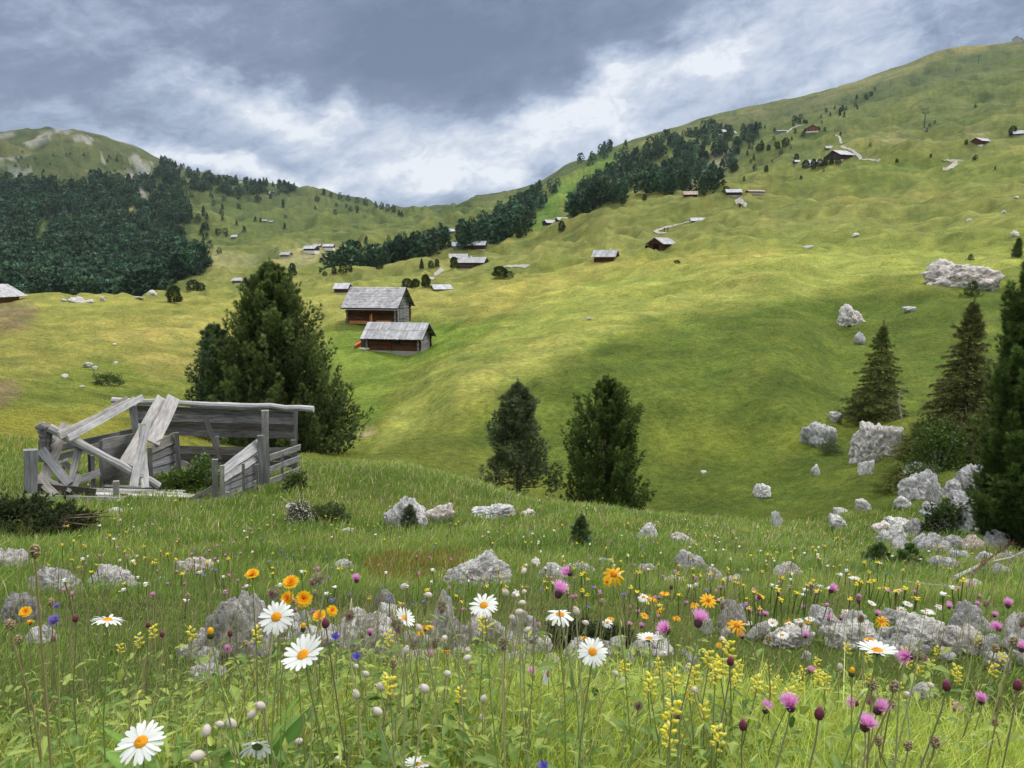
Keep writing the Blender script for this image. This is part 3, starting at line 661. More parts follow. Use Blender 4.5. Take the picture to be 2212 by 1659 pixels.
def forest(name, polys, spacing, hm, label, cat=None, holes=(), thin=None, rmin=300, keys=('far0', 'far1', 'far2', 'far3', 'far4'), hvar=.25, fat=1.1):
    """a far wood that reads as one mass: one mesh of many small trees rooted on the slope"""
    rng = np.random.default_rng(abs(hash(name)) % 1000 if False else len(name) * 7 + len(polys)); Vs = []; Fs = []; Cs = []; n = 0; cnt = 0
    for pl in polys:
        xs = [p[0] for p in pl]; ys = [p[1] for p in pl]
        N = int((max(xs) - min(xs)) * (max(ys) - min(ys)) / spacing ** 2)
        X_ = rng.uniform(min(xs), max(xs), N); Y_ = rng.uniform(min(ys), max(ys), N)
        wx_ = X_ + fbm(X_ / 26, Y_ / 20, 3, 7) * 24; wy_ = Y_ + fbm(X_ / 26, Y_ / 20, 3, 9) * 16
        ok = inpoly(wx_, wy_, pl)
        for hp in holes: ok &= ~inpoly(wx_, wy_, hp)
        if thin: ok &= (fbm(X_ / thin[0], Y_ / (thin[0] * .6), 3, 13) > thin[1])
        for x, y in zip(X_[ok], Y_[ok]):
            p = hit(x, y, rmin)
            if p is None: continue
            V, F, Cc = TREES[keys[rng.integers(len(keys))]][2]; h = hm * rng.uniform(1 - hvar, 1 + hvar); a = rng.uniform(0, 6.28); ca, sa = math.cos(a), math.sin(a)
            fx = rng.uniform(.85, 1.2) * fat; tint = rng.uniform(.75, 1.2) * (1.9 if rng.uniform() < .22 else 1.1) * np.array([rng.uniform(.85, 1.15), 1, rng.uniform(.9, 1.2)])
            W_ = np.stack([(V[:, 0] * ca - V[:, 1] * sa) * h * fx, (V[:, 0] * sa + V[:, 1] * ca) * h * fx, V[:, 2] * h - .3], 1) + p
            Vs.append(W_); Fs.append(F + n); Cs.append(Cc * tint); n += len(V); cnt += 1
    print('FOREST', name, cnt)
    return tag(mesh_np(name, np.concatenate(Vs), [np.concatenate(Fs)], M['needles_far'], None, np.concatenate(Cs)), label, cat, kind='stuff')

# ------------------------------------------------------------------ woods and trees of the far slopes
forest('pine_forest', [[(-60, 392), (60, 394), (150, 412), (225, 385), (300, 385), (330, 440), (300, 400), (345, 450), (370, 520), (400, 556), (440, 572), (432, 592), (390, 598), (345, 622), (330, 645), (300, 665), (-60, 665)]],
       6.6, 14, 'dark conifer forest covering the lower flank of the rocky mountain',
       holes=[[(78, 468), (105, 468), (112, 530), (78, 532)], [(130, 450), (150, 456), (158, 485), (142, 480)], [(252, 408), (266, 412), (300, 470), (320, 486), (300, 488), (270, 450)], [(262, 365), (292, 378), (330, 450), (320, 460), (290, 410)]], rmin=500)
forest('pine_forest', [[(300, 400), (345, 360), (400, 420), (410, 470), (380, 520), (345, 470)], [(330, 338), (450, 382), (640, 404), (640, 418), (560, 425), (470, 420), (400, 410), (350, 380)], [(480, 405), (525, 405), (520, 432), (485, 430)]],
       5.6, 13, 'dark trees thickening along the ridge beside the rocky peak', thin=(30, -.12), rmin=700)
forest('pine_forest', [[(1060, 475), (1130, 430), (1200, 395), (1222, 380), (1205, 410), (1160, 470), (1130, 500), (1060, 530)],
                       [(1240, 355), (1290, 322), (1360, 312), (1340, 330), (1255, 372)],
                       [(1215, 468), (1235, 440), (1262, 400), (1330, 350), (1400, 318), (1480, 292), (1560, 270), (1580, 300), (1545, 350), (1500, 385), (1420, 420), (1330, 440), (1250, 466)]],
       7.6, 13.5, 'dark pine wood on the steep slope above the green ski run', thin=(22, -.02), rmin=500)
forest('pine_forest', [[(1440, 420), (1500, 380), (1580, 330), (1600, 345), (1580, 400), (1520, 425)], [(1560, 290), (1640, 275), (1650, 300), (1600, 330)]],
       8.5, 11, 'scattered dark pines between the pale scree streaks', thin=(26, 0.0), rmin=500)
forest('pine_forest', [[(820, 572), (900, 545), (980, 525), (1060, 490), (1120, 470), (1140, 490), (1060, 530), (985, 545), (960, 538), (880, 568), (830, 590), (770, 596), (705, 600), (705, 590), (770, 580)]],
       7.2, 11, 'long belt of dark round pines climbing behind the small church', rmin=420)

# single trees seen against the meadows: x, y of the foot, height in photo px, kind of mesh
ZONES = [
 ('dark pine on the grassy slope under the wooded ridge', 'trees scattered under the ridge', 40, [(420, 410), (640, 420), (860, 470), (860, 480), (700, 470), (640, 500), (430, 520)], 11),
 ('dark pine at the ragged right edge of the mountain forest', 'pines at the forest edge', 34, [(372, 430), (420, 425), (480, 560), (450, 585), (405, 545), (385, 480)], 12),
 ('tiny dark tree on the bare upper slope of the rocky mountain', 'trees dotting the rocky mountain', 34, [(10, 330), (330, 340), (330, 400), (150, 405), (60, 392), (10, 388)], 6),
 ('dark round pine on the valley pasture beyond the weathered barns', 'trees on the valley pasture', 26, [(760, 520), (980, 500), (1080, 440), (1110, 450), (1000, 530), (900, 545), (760, 560)], 11),
 ('small dark conifer on the open alp above the scree streaks', 'trees on the open alp', 52, [(1580, 285), (1720, 260), (1850, 215), (1900, 190), (1910, 210), (1760, 300), (1700, 330), (1600, 400), (1590, 350)], 9),
 ('little dark bush on the big pasture under the skyline', 'bushes on the big pasture', 10, [(1640, 380), (1900, 240), (2150, 200), (2150, 400), (1700, 410)], 7),
]
for (lab, grp, n, pl, hp) in ZONES:
    xs = [p[0] for p in pl]; ys = [p[1] for p in pl]; c = 0
    while c < n:
        x, y = RNG.uniform(min(xs), max(xs)), RNG.uniform(min(ys), max(ys))
        if not inpoly(np.array([x]), np.array([y]), pl)[0]: continue
        p = hit(x, y, 420)
        c += 1
        if p is None: continue
        put_tree(p, scale_at(p) * hp * RNG.uniform(.7, 1.35), f'far{RNG.integers(5)}', lab, grp, RNG.uniform(.95, 1.3))
SKY_TREES = [(350, 352), (372, 362), (392, 368), (410, 372), (428, 378), (445, 383), (460, 386), (474, 388), (492, 390), (510, 392), (530, 395), (548, 398), (562, 399), (575, 400), (590, 402), (605, 404), (622, 407), (636, 409), (700, 420), (715, 424), (735, 428), (752, 432), (772, 437), (790, 442), (812, 448), (825, 451), (838, 455), (850, 459), (862, 464), (868, 467)]
for x, y in SKY_TREES:
    p = hit(x, y + 3, 900)
    if p is not None: put_tree(p, scale_at(p) * RNG.uniform(11, 17), f'far{RNG.integers(5)}', 'dark pine standing out on the far skyline', 'pines along the far skyline', 1.05)
LONE = [ # x, foot y, height px, width factor, mesh, label
 (377, 655, 36, 1.15, 'near0', 'round bushy stone pine alone on the golden meadow edge'),
 (418, 627, 22, 1.6, 'mid1', 'low dark pine clump beside the round pine, flattest of its group'),
 (434, 628, 17, 1.3, 'mid3', 'small dark pine just right of the flattest clump'),
 (355, 616, 22, 1.1, 'mid0', 'dark pine at the foot of the forest above the two grey sheds'),
 (388, 603, 10, 1.1, 'mid2', 'tiny lone pine above the round pine'),
 (632, 596, 26, 1.0, 'mid0', 'dark pine peeping over the crown of the great stone pine'),
 (760, 555, 34, 1.05, 'mid3', 'tall dark pine clump alone in the valley pasture'), (772, 552, 26, 1.1, 'mid1', 'dark pine leaning against the tall valley clump'),
 (812, 545, 16, 1.1, 'mid2', 'lone round pine left of the valley track'), (837, 552, 12, 1.2, 'mid0', 'short round pine below the lone valley pine'),
 (905, 532, 14, 1.1, 'mid2', 'round pine left of the white church slope'), (819, 582, 22, 1.1, 'mid0', 'upright pine at the lower end of the long belt'),
 (742, 590, 20, 1.2, 'mid1', 'leftmost rounded pine of the long belt'), (757, 588, 14, 1.1, 'mid2', 'small pine second from the left end of the belt'),
 (702, 597, 10, 1.2, 'mid3', 'tiny pine before the left end of the belt'), (722, 594, 15, 1.1, 'mid0', 'thin pine between tiny pine and belt'),
 (880, 622, 20, 1.4, 'near1', 'broad pine of the pair behind the shingled barn ridge'), (898, 621, 18, 1.3, 'near3', 'middle pine low between the pair behind the barn'), (920, 621, 27, 1.1, 'near2', 'tallest pine of the trio behind the shingled barn'),
 (911, 582, 20, 1.0, 'mid4', 'pointed pine left of the farmhouse'), (931, 580, 15, 1.1, 'mid1', 'low pine between the pointed pine and the farmhouse'), (944, 579, 16, 1.1, 'mid2', 'small round pine nearest the farmhouse track'),
 (981, 580, 24, 1.0, 'near0', 'dark pine growing against the farmhouse'),
 (1080, 600, 22, 1.9, 'near3', 'wide pale green bush beside the farmhouse meadow'), (1100, 602, 14, 1.8, 'mid3', 'low bush at the end of the pale green bush'),
 (1462, 570, 8, 1.9, 'mid3', 'flat dark shrub on the mown field below the brown log barn'),
 (1213, 500, 22, 1.0, 'mid0', 'dark pine at the foot of the ski run'), (1127, 512, 26, 1.0, 'mid1', 'dark pine group edge beside the two sheds'), (1120, 514, 20, 1.1, 'mid2', 'smaller pine beside the dark group edge'),
 (1392, 434, 14, 1.0, 'mid0', 'dark pine on the crest under the wood, left of a pair'), (1347, 442, 14, 1.2, 'mid1', 'dark pine on the crest in front of the wood'), (1240, 470, 20, 1.0, 'mid0', 'dark pine at the lower corner of the wood'),
 (1521, 425, 8, 1.1, 'mid0', 'tiny pine right of the reddish roofed shed'), (1568, 418, 14, 1.5, 'mid1', 'dark pine clump behind the white roofed shed'),
 (1598, 448, 7, 1.1, 'mid2', 'tiny pine below the winding track'),
 (1720, 347, 14, 1.1, 'mid0', 'dark tree left of the chalet courtyard'), (1740, 365, 18, 1.1, 'mid1', 'dark tree in front of the chalet courtyard'), (1757, 366, 20, 1.0, 'mid2', 'rounded tree right of the courtyard trees'),
 (1782, 360, 16, 1.0, 'mid0', 'dark pine touching the red chalet'), (1796, 358, 20, 1.0, 'mid4', 'pointed pine touching the red chalet'), (1770, 362, 16, 1.0, 'mid3', 'dark pine between courtyard and red chalet'), (1810, 356, 12, 1.4, 'mid1', 'round bush below the red chalet gable'),
 (1742, 268, 8, 1.1, 'mid0', 'dark tree behind the orange gabled house'),
 (2087, 313, 10, 1.0, 'mid0', 'dark tree left of the small log cabin'), (2187, 294, 20, 1.0, 'mid1', 'tall dark pine beside the pale roofed hut'),
 (1937, 352, 8, 1.1, 'mid0', 'lone bush right of the winding track'), (1730, 388, 8, 1.1, 'mid2', 'small bush on the green slope below the pylon'), (1655, 372, 14, 1.0, 'mid0', 'dark round pine below the wood on the open slope'),
 (2010, 344, 7, 1.1, 'mid2', 'tiny bush left of the bridge track'), (2104, 347, 8, 1.1, 'mid1', 'small bush right of the bridge track'),
 (1640, 330, 16, 1.2, 'mid1', 'dark pine in the small group left of the open alp'), (1660, 326, 12, 1.2, 'mid2', 'low pine in the small group on the alp'), (1680, 322, 14, 1.1, 'mid0', 'pine beside the low pine of the alp group'), (1697, 318, 18, 1.1, 'mid3', 'largest pine of the small alp group'),
]
for (x, y, hp, fx, key, lab) in LONE:
    p = hit(x, y, 100)
    if p is not None: put_tree(p, scale_at(p) * hp, key, lab, None, fx, 'bush' if 'bush' in lab or 'shrub' in lab else 'stone_pine')['category'] = 'bush' if ('bush' in lab or 'shrub' in lab) else 'tree'

# ------------------------------------------------------------------ the large conifers
def curve_prof(pts, h, wob=.10, k=3, ph=0):
    ts = [p[0] for p in pts]; rs = [p[1] for p in pts]
    return lambda t, a: float(np.interp(t, ts, rs)) * (1 + wob * math.sin(k * a + ph + t * 7))
# great stone pine behind the ruin
p = ground(602, 38); m_ = scale_at(p); _a, yb, _b = project(*p); Hh = (float(yb) - 566) * m_
def great(t, a):
    left = math.cos(a) < 0; ts = [0, .08, .2, .35, .5, .65, .8, .9, 1]
    r_ = np.interp(t, ts, [168, 176, 170, 150, 118, 84, 58, 40, 4]) if not left else np.interp(t, ts, [160, 172, 172, 156, 118, 84, 62, 36, 4])
    return float(r_) * m_ * .95 * (1 + .07 * math.sin(3 * a + t * 9))
conifer('stone_pine', tuple(p), 'great dark stone pine behind the ruined shed, tallest tree on the near meadow', 'tree', Hh, great, seed=3, n_br=275, tufts=60, k=24, nl=.19, nw=.019, plume=(2.0, .34), z0=.03, col=(.026, .048, .014), col2=(.19, .25, .075), trunk_r=.22)
# its left companion tip
p = ground(478, 39); m_ = scale_at(p); _a, yb, _b = project(*p)
conifer('stone_pine', tuple(p), 'bluish young stone pine merging into the left flank of the great pine', 'tree', (float(yb) - 700) * m_, curve_prof([(0, 58 * m_), (.4, 52 * m_), (.8, 26 * m_), (1, 3 * m_)], 1), seed=4, n_br=90, tufts=54, k=22, nl=.19, nw=.019, plume=(1.6, .32), z0=.06, col=(.040, .072, .030), col2=(.15, .22, .10), trunk_r=.14)
# stone pine and scots pine in the gully
p = ground(1308, 27.5); m_ = scale_at(p); _a, yb, _b = project(*p); h_ = (float(yb) - 808) * m_
def gp(t, a):
    ts = [0, .1, .25, .45, .6, .75, .9, 1]; left = math.cos(a) < 0
    r_ = (1 + .12 * math.sin(5 * a + 3 * t)) * np.interp(t, ts, [74, 90, 94, 94, 86, 62, 36, 5]) if left else np.interp(t, ts, [76, 92, 88, 80, 70, 58, 36, 5])
    return float(r_) * m_ * .92 * (1 + .12 * math.sin(2 * a + t * 12))
conifer('stone_pine', tuple(p), 'dense dark green stone pine in the gully, right of the sparse grey pine', 'tree', h_, gp, seed=5, n_br=125, tufts=56, k=22, nl=.13, nw=.012, plume=(1.4, .20), z0=.02, col=(.030, .055, .013), col2=(.15, .22, .05), trunk_r=.11)
p = ground(1118, 28.5); m_ = scale_at(p); _a, yb, _b = project(*p); h_ = (float(yb) - 818) * m_
def sp_(t, a):
    left = math.cos(a) < 0; ts = [0, .12, .3, .34, .5, .62, .75, .9, 1]
    r_ = np.interp(t, ts, [86, 112, 92, 52, 80, 52, 46, 26, 4]) if left else np.interp(t, ts, [90, 104, 84, 48, 66, 56, 40, 30, 4])
    return float(r_) * m_ * .85 * (1 + .22 * math.sin(3 * a + t * 15))
conifer('mountain_pine', tuple(p), 'sparse grey-green pine with bare lower twigs, left of the dense gully pine', 'tree', h_, sp_, bark='bark_red', seed=6, kind='scots', n_br=110, tufts=26, k=18, nl=.17, nw=.013, plume=(.55, .34), z0=.10, col=(.055, .080, .034), col2=(.18, .225, .10), trunk_r=.11)
# right-hand group
p = hit(1893, 908, 20); m_ = scale_at(p)
conifer('spruce', tuple(p), 'slim yellow-green spruce left of the brownish coned spruce', 'tree', 212 * m_, curve_prof([(0, 76 * m_), (.25, 68 * m_), (.6, 40 * m_), (.9, 12 * m_), (1, 3 * m_)], 1, .12, 4), seed=7, kind='spruce', n_br=150, tufts=46, k=9, nl=.22, nw=.030, z0=.02, col=(.06, .088, .018), col2=(.17, .20, .045), trunk_r=.09)
p = hit(2072, 985, 18); m_ = scale_at(p)
conifer('spruce', tuple(p), 'broad spruce with brownish cones between slim spruce and large right pine', 'tree', 345 * m_, curve_prof([(0, 95 * m_), (.3, 92 * m_), (.55, 64 * m_), (.8, 34 * m_), (1, 4 * m_)], 1, .14, 3), seed=8, kind='spruce', n_br=230, tufts=52, k=9, nl=.20, nw=.026, z0=.02, col=(.055, .072, .018), col2=(.165, .175, .045), trunk_r=.12)
p = ground(2190, 17.5); m_ = scale_at(p); _a, yb, _b = project(*p); h_ = (float(yb) - 440) * m_
def rp(t, a):
    ts = [0, .08, .3, .45, .6, .72, .85, 1]
    return float(np.interp(t, ts, [70, 72, 74, 80, 72, 52, 24, 6])) * m_ * (1 + .12 * math.sin(4 * a + t * 14))
conifer('stone_pine', tuple(p), 'tall dark pine cut by the right edge of the photo', 'tree', h_, rp, seed=9, n_br=190, tufts=60, k=22, nl=.12, nw=.009, plume=(1.0, .17), z0=.02, col=(.030, .056, .013), col2=(.16, .24, .055), trunk_r=.13)
SAPL = [ # x, foot y, height px, half width px, kind, label, colours
 (2100, 642, 34, 20, 'stone', 'young pine at the right foot of the big pale boulder', (.03, .055, .012), (.09, .12, .03)),
 (2197, 556, 40, 9, 'stone', 'thin pine sprig rising beside the big boulder at the right edge', (.03, .05, .015), (.07, .10, .03)),
 (2096, 560, 14, 8, 'stone', 'tiny pine growing on top of the big boulder', (.03, .055, .012), (.06, .09, .03)),
 (1255, 1178, 66, 20, 'stone', 'knee-high pine sapling in the grass before the gully pines', (.034, .055, .020), (.09, .125, .045)),
 (885, 1142, 52, 18, 'stone', 'small pine sapling in front of the double boulder', (.04, .055, .028), (.10, .12, .06)),
 (1860, 900, 56, 44, 'spruce', 'low yellow-green spruce bush at the foot of the slim spruce', (.05, .065, .012), (.13, .14, .03)),
 (1985, 1000, 90, 66, 'spruce', 'spreading spruce bush over the split boulder', (.045, .06, .012), (.12, .13, .03)),
 (1935, 1060, 60, 50, 'spruce', 'low spruce branches hanging beside the blocky cliff rock', (.05, .065, .012), (.12, .14, .03)),
 (1960, 1235, 60, 46, 'stone', 'bushy dwarf pine among the pale rocks at the gully foot', (.03, .06, .012), (.07, .12, .03)),
 (1895, 1225, 52, 34, 'stone', 'green dwarf pine left of the pale rock heap', (.035, .065, .015), (.08, .13, .035)),
 (1795, 978, 28, 34, 'spruce', 'low juniper cushion at the right side of the grey boulder', (.03, .05, .016), (.07, .095, .03)),
 (2128, 622, 24, 40, 'spruce', 'dark juniper mat below the big pale boulder', (.03, .05, .016), (.06, .085, .03)),
]
for i, (x, y, hp, hw, kd, lab, c1, c2) in enumerate(SAPL):
    p = hit(x, y, 6)
    if 'on top' in lab: q = hit(2096, 575, 30); p = at(x, 563, math.hypot(q[0], q[1]) + .4)
    m_ = scale_at(p); h_ = hp * m_; w_ = hw * m_
    conifer('pine_sapling' if hp < 70 and hw < 24 else 'conifer_bush', tuple(p), lab, 'sapling' if hp < 70 and hw < 24 else 'bush', h_, curve_prof([(0, w_), (.5, w_ * .85), (1, w_ * .15)], 1, .15), seed=40 + i, kind=kd,
            n_br=22 if kd == 'stone' else 70, tufts=16 if kd == 'stone' else 30, k=16, nl=max(.05, h_ * .13), nw=max(.004, h_ * .007), plume=(h_ * .25, h_ * .09), z0=.02, col=tuple(1.6 * c for c in c1), col2=tuple(1.7 * c for c in c2), trunk_r=h_ * .02)

# broad-leaved shrubs: leaf clouds on stems
def leafcloud(name, p, w, h, d, n, size, c1, c2, label, cat='bush', seed=0, stems=9, flower=None, elong=1.6):
    rng = np.random.default_rng(seed); root = empty(name, tuple(p), label, cat)
    u = unit(rng.normal(0, 1, (n, 3))); u[:, 2] = np.abs(u[:, 2]); rad = rng.uniform(.35, 1, n) ** .5
    lump = 1 + .25 * np.sin(u[:, 0] * 7 + seed) * np.cos(u[:, 1] * 6) + .15 * np.sin(u[:, 2] * 11)
    P = u * (rad * lump)[:, None] * np.array([w / 2, d / 2, h])
    D = unit(u + rng.normal(0, .6, (n, 3))); Sd = unit(np.cross(D, rng.normal(0, 1, (n, 3)))); L = size * rng.uniform(.6, 1.3, n)[:, None]
    nrm = np.cross(D, Sd)
    V = np.stack([P, P + D * L * .5 + Sd * L * .5 / elong + nrm * L * .08, P + D * L - nrm * L * .12, P + D * L * .5 - Sd * L * .5 / elong + nrm * L * .08], 1).reshape(-1, 3)
    F = np.arange(len(V)).reshape(-1, 4); t = rng.uniform(0, 1, (n, 1)); c = np.array(c1) * (1 - t) + np.array(c2) * t
    mesh_np('foliage', V, [F], M['leaf'], root, np.repeat(c, 4, 0))
    tb = MB()
    for i in range(stems):
        a = rng.uniform(0, 6.28); e_ = np.array([math.cos(a) * w * .35, math.sin(a) * d * .35, h * rng.uniform(.6, .95)])
        tb.tube([(e_[0] * .15, e_[1] * .15, -.05), tuple(e_ * .55), tuple(e_)], [size * .12 + .003, size * .09 + .002, .002], 4)
    tb.build('stem', M['bark_grey'], root)
    if flower:
        k = flower[1]; idx = rng.choice(n, k); Q = P[idx] * 1.06; s_ = size * .35
        B = np.array([[1, 0, 0], [0, 1, 0], [-1, 0, 0], [0, -1, 0], [0, 0, 1.], [0, 0, -1]]) * s_
        V = (Q[:, None] + B[None]).reshape(-1, 3); f = np.array([(0, 1, 4), (1, 2, 4), (2, 3, 4), (3, 0, 4), (1, 0, 5), (2, 1, 5), (3, 2, 5), (0, 3, 5)])
        F = (f[None] + (np.arange(k) * 6)[:, None, None]).reshape(-1, 3); mesh_np('blossom', V, [F], flower[0], root)
    return root
M['white_bloom'] = mat_simple('white_bloom', (.62, .58, .56), .8, .15, 30)
for (x, y, wp, hp, n, sz, c1, c2, lab, sd_, fl) in [
    (2025, 1020, 120, 118, 2600, .14, (.045, .085, .015), (.13, .20, .035), 'bright broad-leaved rowan bush in front of the coned spruce', 1, None),
    (1990, 1050, 70, 50, 700, .10, (.04, .07, .02), (.10, .15, .03), 'low leafy shrub on the blocky cliff rock', 2, None),
    (2045, 1150, 90, 66, 1100, .10, (.03, .05, .018), (.07, .10, .035), 'dark leafy shrub between the cliff rocks', 3, None),
    (706, 1126, 90, 34, 2600, .045, (.05, .08, .02), (.12, .16, .05), 'green leafy shrub right of the whitish blooming shrub', 4, None),
    (648, 1128, 52, 44, 1500, .035, (.07, .08, .04), (.15, .16, .09), 'greyish shrub flecked with white blooms right of the ruined shed', 5, (M['white_bloom'], 330)),
    (232, 832, 62, 26, 1400, .12, (.045, .08, .018), (.10, .14, .03), 'grassy mound shrub among stones on the left pasture slope', 6, None),
    (1235, 1398, 110, 52, 2600, .022, (.03, .045, .018), (.08, .10, .045), 'small-leaved dark shrub behind the daisies, beside the pinkish rock', 7, None),
    (1320, 1400, 90, 46, 1800, .022, (.03, .045, .018), (.07, .095, .04), 'dark low willow mat right of the small-leaved shrub', 8, None),
    (640, 1062, 50, 44, 900, .06, (.04, .07, .015), (.10, .15, .03), 'leafy shrub at the right end of the rail fence', 9, None)]:
    p = hit(x, y, 2.0); m_ = scale_at(p)
    leafcloud('leafy_shrub', p, wp * m_, hp * m_, wp * m_ * .8, n, sz, c1, c2, lab, 'shrub', sd_, 9, fl, 1.5)
# prostrate juniper at the left edge
p = hit(62, 1150, 6); m_ = scale_at(p); rng = np.random.default_rng(77); root = empty('juniper', tuple(p), 'dark sprawling juniper mat in front of the ruined shed, at the left edge', 'bush')
Ps = []; Ds = []
for i in range(260):
    a = rng.uniform(0, 6.28); rr = math.sqrt(rng.uniform(0, 1)); q = np.array([math.cos(a) * rr * 95 * m_, math.sin(a) * rr * 1.0, 0]); q[2] = (1 - rr ** 2) * 52 * m_ + float(H(p[0] + q[0], p[1] + q[1])) - p[2]
    d = np.array([rng.uniform(-1, 1) + .5, rng.uniform(-.6, .4), .35]); d /= np.linalg.norm(d); ln = rng.uniform(.25, .5)
    s_ = rng.uniform(0, 1, 26)[:, None]; Ps.append(q + d * ln * (s_ - .5) + np.array([0, 0, .05])); Ds.append(np.tile(d, (26, 1)) + rng.normal(0, .5, (26, 3)))
V, F, Cc = needles(np.concatenate(Ps), np.concatenate(Ds), .06, 6, .4, .010, rng, np.array([.034, .048, .014]), .3); mesh_np('foliage', V, [F], M['needles'], root, Cc)
tb = MB()
for i in range(9):
    a = rng.uniform(0, 6.28); tb.tube([(0, 0, -.05), (math.cos(a) * .5, math.sin(a) * .3, .15), (math.cos(a) * 1.0, math.sin(a) * .7, .12)], [.02, .015, .006], 5)
tb.build('stem', M['bark'], root)
# dead wood
def deadwood(name, pts, r0, label, side, seed, mat='bark_grey'):
    rng = np.random.default_rng(seed); root = empty(name, tuple(pts[0]), label, 'branch'); o = np.array(pts[0]); P = np.array(pts) - o
    MB().tube(P, np.linspace(r0, r0 * .3, len(P)), 7).build('limb', M[mat], root, True); tb = MB()
    for i in range(side):
        f = rng.uniform(.15, .98) * (len(P) - 1); k = int(f); b = P[k] + (P[min(k + 1, len(P) - 1)] - P[k]) * (f - k); d = unit(rng.normal(0, 1, 3) + np.array([0, -.2, .5])); ln = rng.uniform(.1, .4) * np.linalg.norm(P[-1]) * .4
        tb.tube([b, b + d * ln * .5 + rng.normal(0, .04, 3) * ln, b + d * ln], [r0 * .3, r0 * .2, r0 * .07], 4)
    tb.build('twig', M[mat], root); return root
def gpts(L, rmin, up=.05):
    o = []
    for (x, y, dz_) in L:
        q = hit(x, y, rmin); o.append(tuple(q + np.array([0, 0, dz_])))
    return o
q = hit(145, 1118, 8); r_ = math.hypot(q[0], q[1])
deadwood('dead_branch', [tuple(at(145, 1112, r_) + [0, 0, .0]), tuple(at(180, 1111, r_)), tuple(at(215, 1124, r_)), tuple(at(240, 1142, r_))], .018, 'thin bare branch arching over the grass beside the juniper', 8, 1)
deadwood('dead_branch', gpts([(2060, 1262, .05), (2120, 1238, .12), (2180, 1226, .15), (2230, 1206, .2)], 5), .022, 'pale dead branch lying at the foot of the right-hand pine', 10, 2)
deadwood('dead_branch', gpts([(1905, 1262, .03), (1960, 1272, .05), (2050, 1275, .03)], 5), .014, 'long bleached stick in the grass below the rock heap', 4, 3)
q = hit(2085, 1262, 5); rq = math.hypot(q[0], q[1])
deadwood('dead_branch', [tuple(q), tuple(at(2115, 1225, rq + .2)), tuple(at(2150, 1196, rq + .4)), tuple(at(2190, 1172, rq + .5))], .014, 'rusty brown dead twigs rising from the pale dead branch', 34, 4, 'bark_red')
q = hit(1942, 905, 20); rq = math.hypot(q[0], q[1]) - 3
deadwood('dead_snag', [tuple(at(1948, 905, rq)), tuple(at(1942, 870, rq)), tuple(at(1946, 835, rq))], .04, 'bleached bare snag between the two spruces above the split boulder', 22, 5)

# ------------------------------------------------------------------ boulders
ICO = {}
def ico(sub):
    if sub not in ICO:
        bm = bmesh.new(); bmesh.ops.create_icosphere(bm, subdivisions=sub, radius=1)
        ICO[sub] = (np.array([v.co[:] for v in bm.verts]), np.array([[v.index for v in f.verts] for f in bm.faces])); bm.free()
    return ICO[sub]
def n3(P, f, seed): return (pnoise(P[:, 0] * f + seed, P[:, 1] * f - seed, seed) + pnoise(P[:, 1] * f + 3.3, P[:, 2] * f + seed, seed + 5) + pnoise(P[:, 2] * f - seed, P[:, 0] * f + 7.7, seed + 9)) / 1.7
def rock_mesh(seed, sub, tint, npl=15, rough=1.0, fine=1.0):
    rng = np.random.default_rng(seed); D, F = ico(sub)
    n = unit(rng.normal(0, 1, (npl, 3))); d = rng.uniform(.62, 1.02, npl)
    dots = D @ n.T; q = np.where(dots > .12, d / np.maximum(dots, .12), 9); r_ = -np.log(np.exp(-q * 14).sum(1)) / 14
    r_ = np.clip(r_, .3, 1.25); P = D * r_[:, None]
    rd = n3(P, 1.9, seed) * .17 + (.5 - np.abs(n3(P, 3.4, seed + 3))) * .16 + n3(P, 8, seed + 7) * .075 * fine - np.clip(np.abs(n3(P, 3.6, seed + 11)) * -7 + .6, 0, 1) * .16 - np.clip(np.abs(n3(P, 9, seed + 2)) * -7 + .6, 0, 1) * .06 + n3(P, 19, seed + 5) * .022 * fine
    P = P + D * (rd * rough)[:, None]; P /= np.abs(P).max(0)
    return mesh_np('boulder', P, [F], M['rock'], None, np.tile(np.array(tint), (len(P), 1)), True, link=False)
ROCKFOOT = []
def rock(x, yb, w, h, label, group=None, seed=0, tint=(1, 1, 1), rmin=1.5, depth=.8, sub=None, rough=1.0, name='boulder', cat='rock', sink=.35, yaw=None, atr=None):
    p = hit(x, yb, rmin) if atr is None else ground(x, atr)
    if p is None: return
    r0 = math.hypot(p[0], p[1]); mpx = scale_at(p); Wm = w * mpx
    rc = r0 + Wm * depth * .36; ca = math.atan2(p[0], p[1]); c = np.array([math.sin(ca) * rc, math.cos(ca) * rc, 0]); c[2] = float(H(c[0], c[1]))
    tint = tuple(min(1.6, t * (1.12 if 1000 < yb < 1290 else 1.4 if yb > 1000 else .84)) for t in tint)
    top = at(x, yb - h, rc)[2]; hh = max(top - c[2], .15 * h * mpx); lo = -(sink if w < 50 else .8) * hh - .04 * Wm
    zc = c[2] + (hh + lo) / 2; sz = (hh - lo) / 2
    sub = sub or (6 if w > 95 else 5 if w > 45 else 4 if w > 16 else 3)
    me = rock_mesh(seed * 13 + int(x), sub, tint, 15, rough)
    o = obj_me(name, me); o.location = (c[0], c[1], zc); o.scale = (Wm / 2 * rc / r0, Wm * depth / 2, sz); o.rotation_euler = (0, 0, -ca + (yaw if yaw is not None else 0))
    tag(o, label, cat, group); ROCKFOOT.append((c[0], c[1], Wm * .42)); return o
P_ = (1.25, 1.14, 1.10); G_ = (1.0, 1.0, 1.03); D_ = (.6, .6, .6)
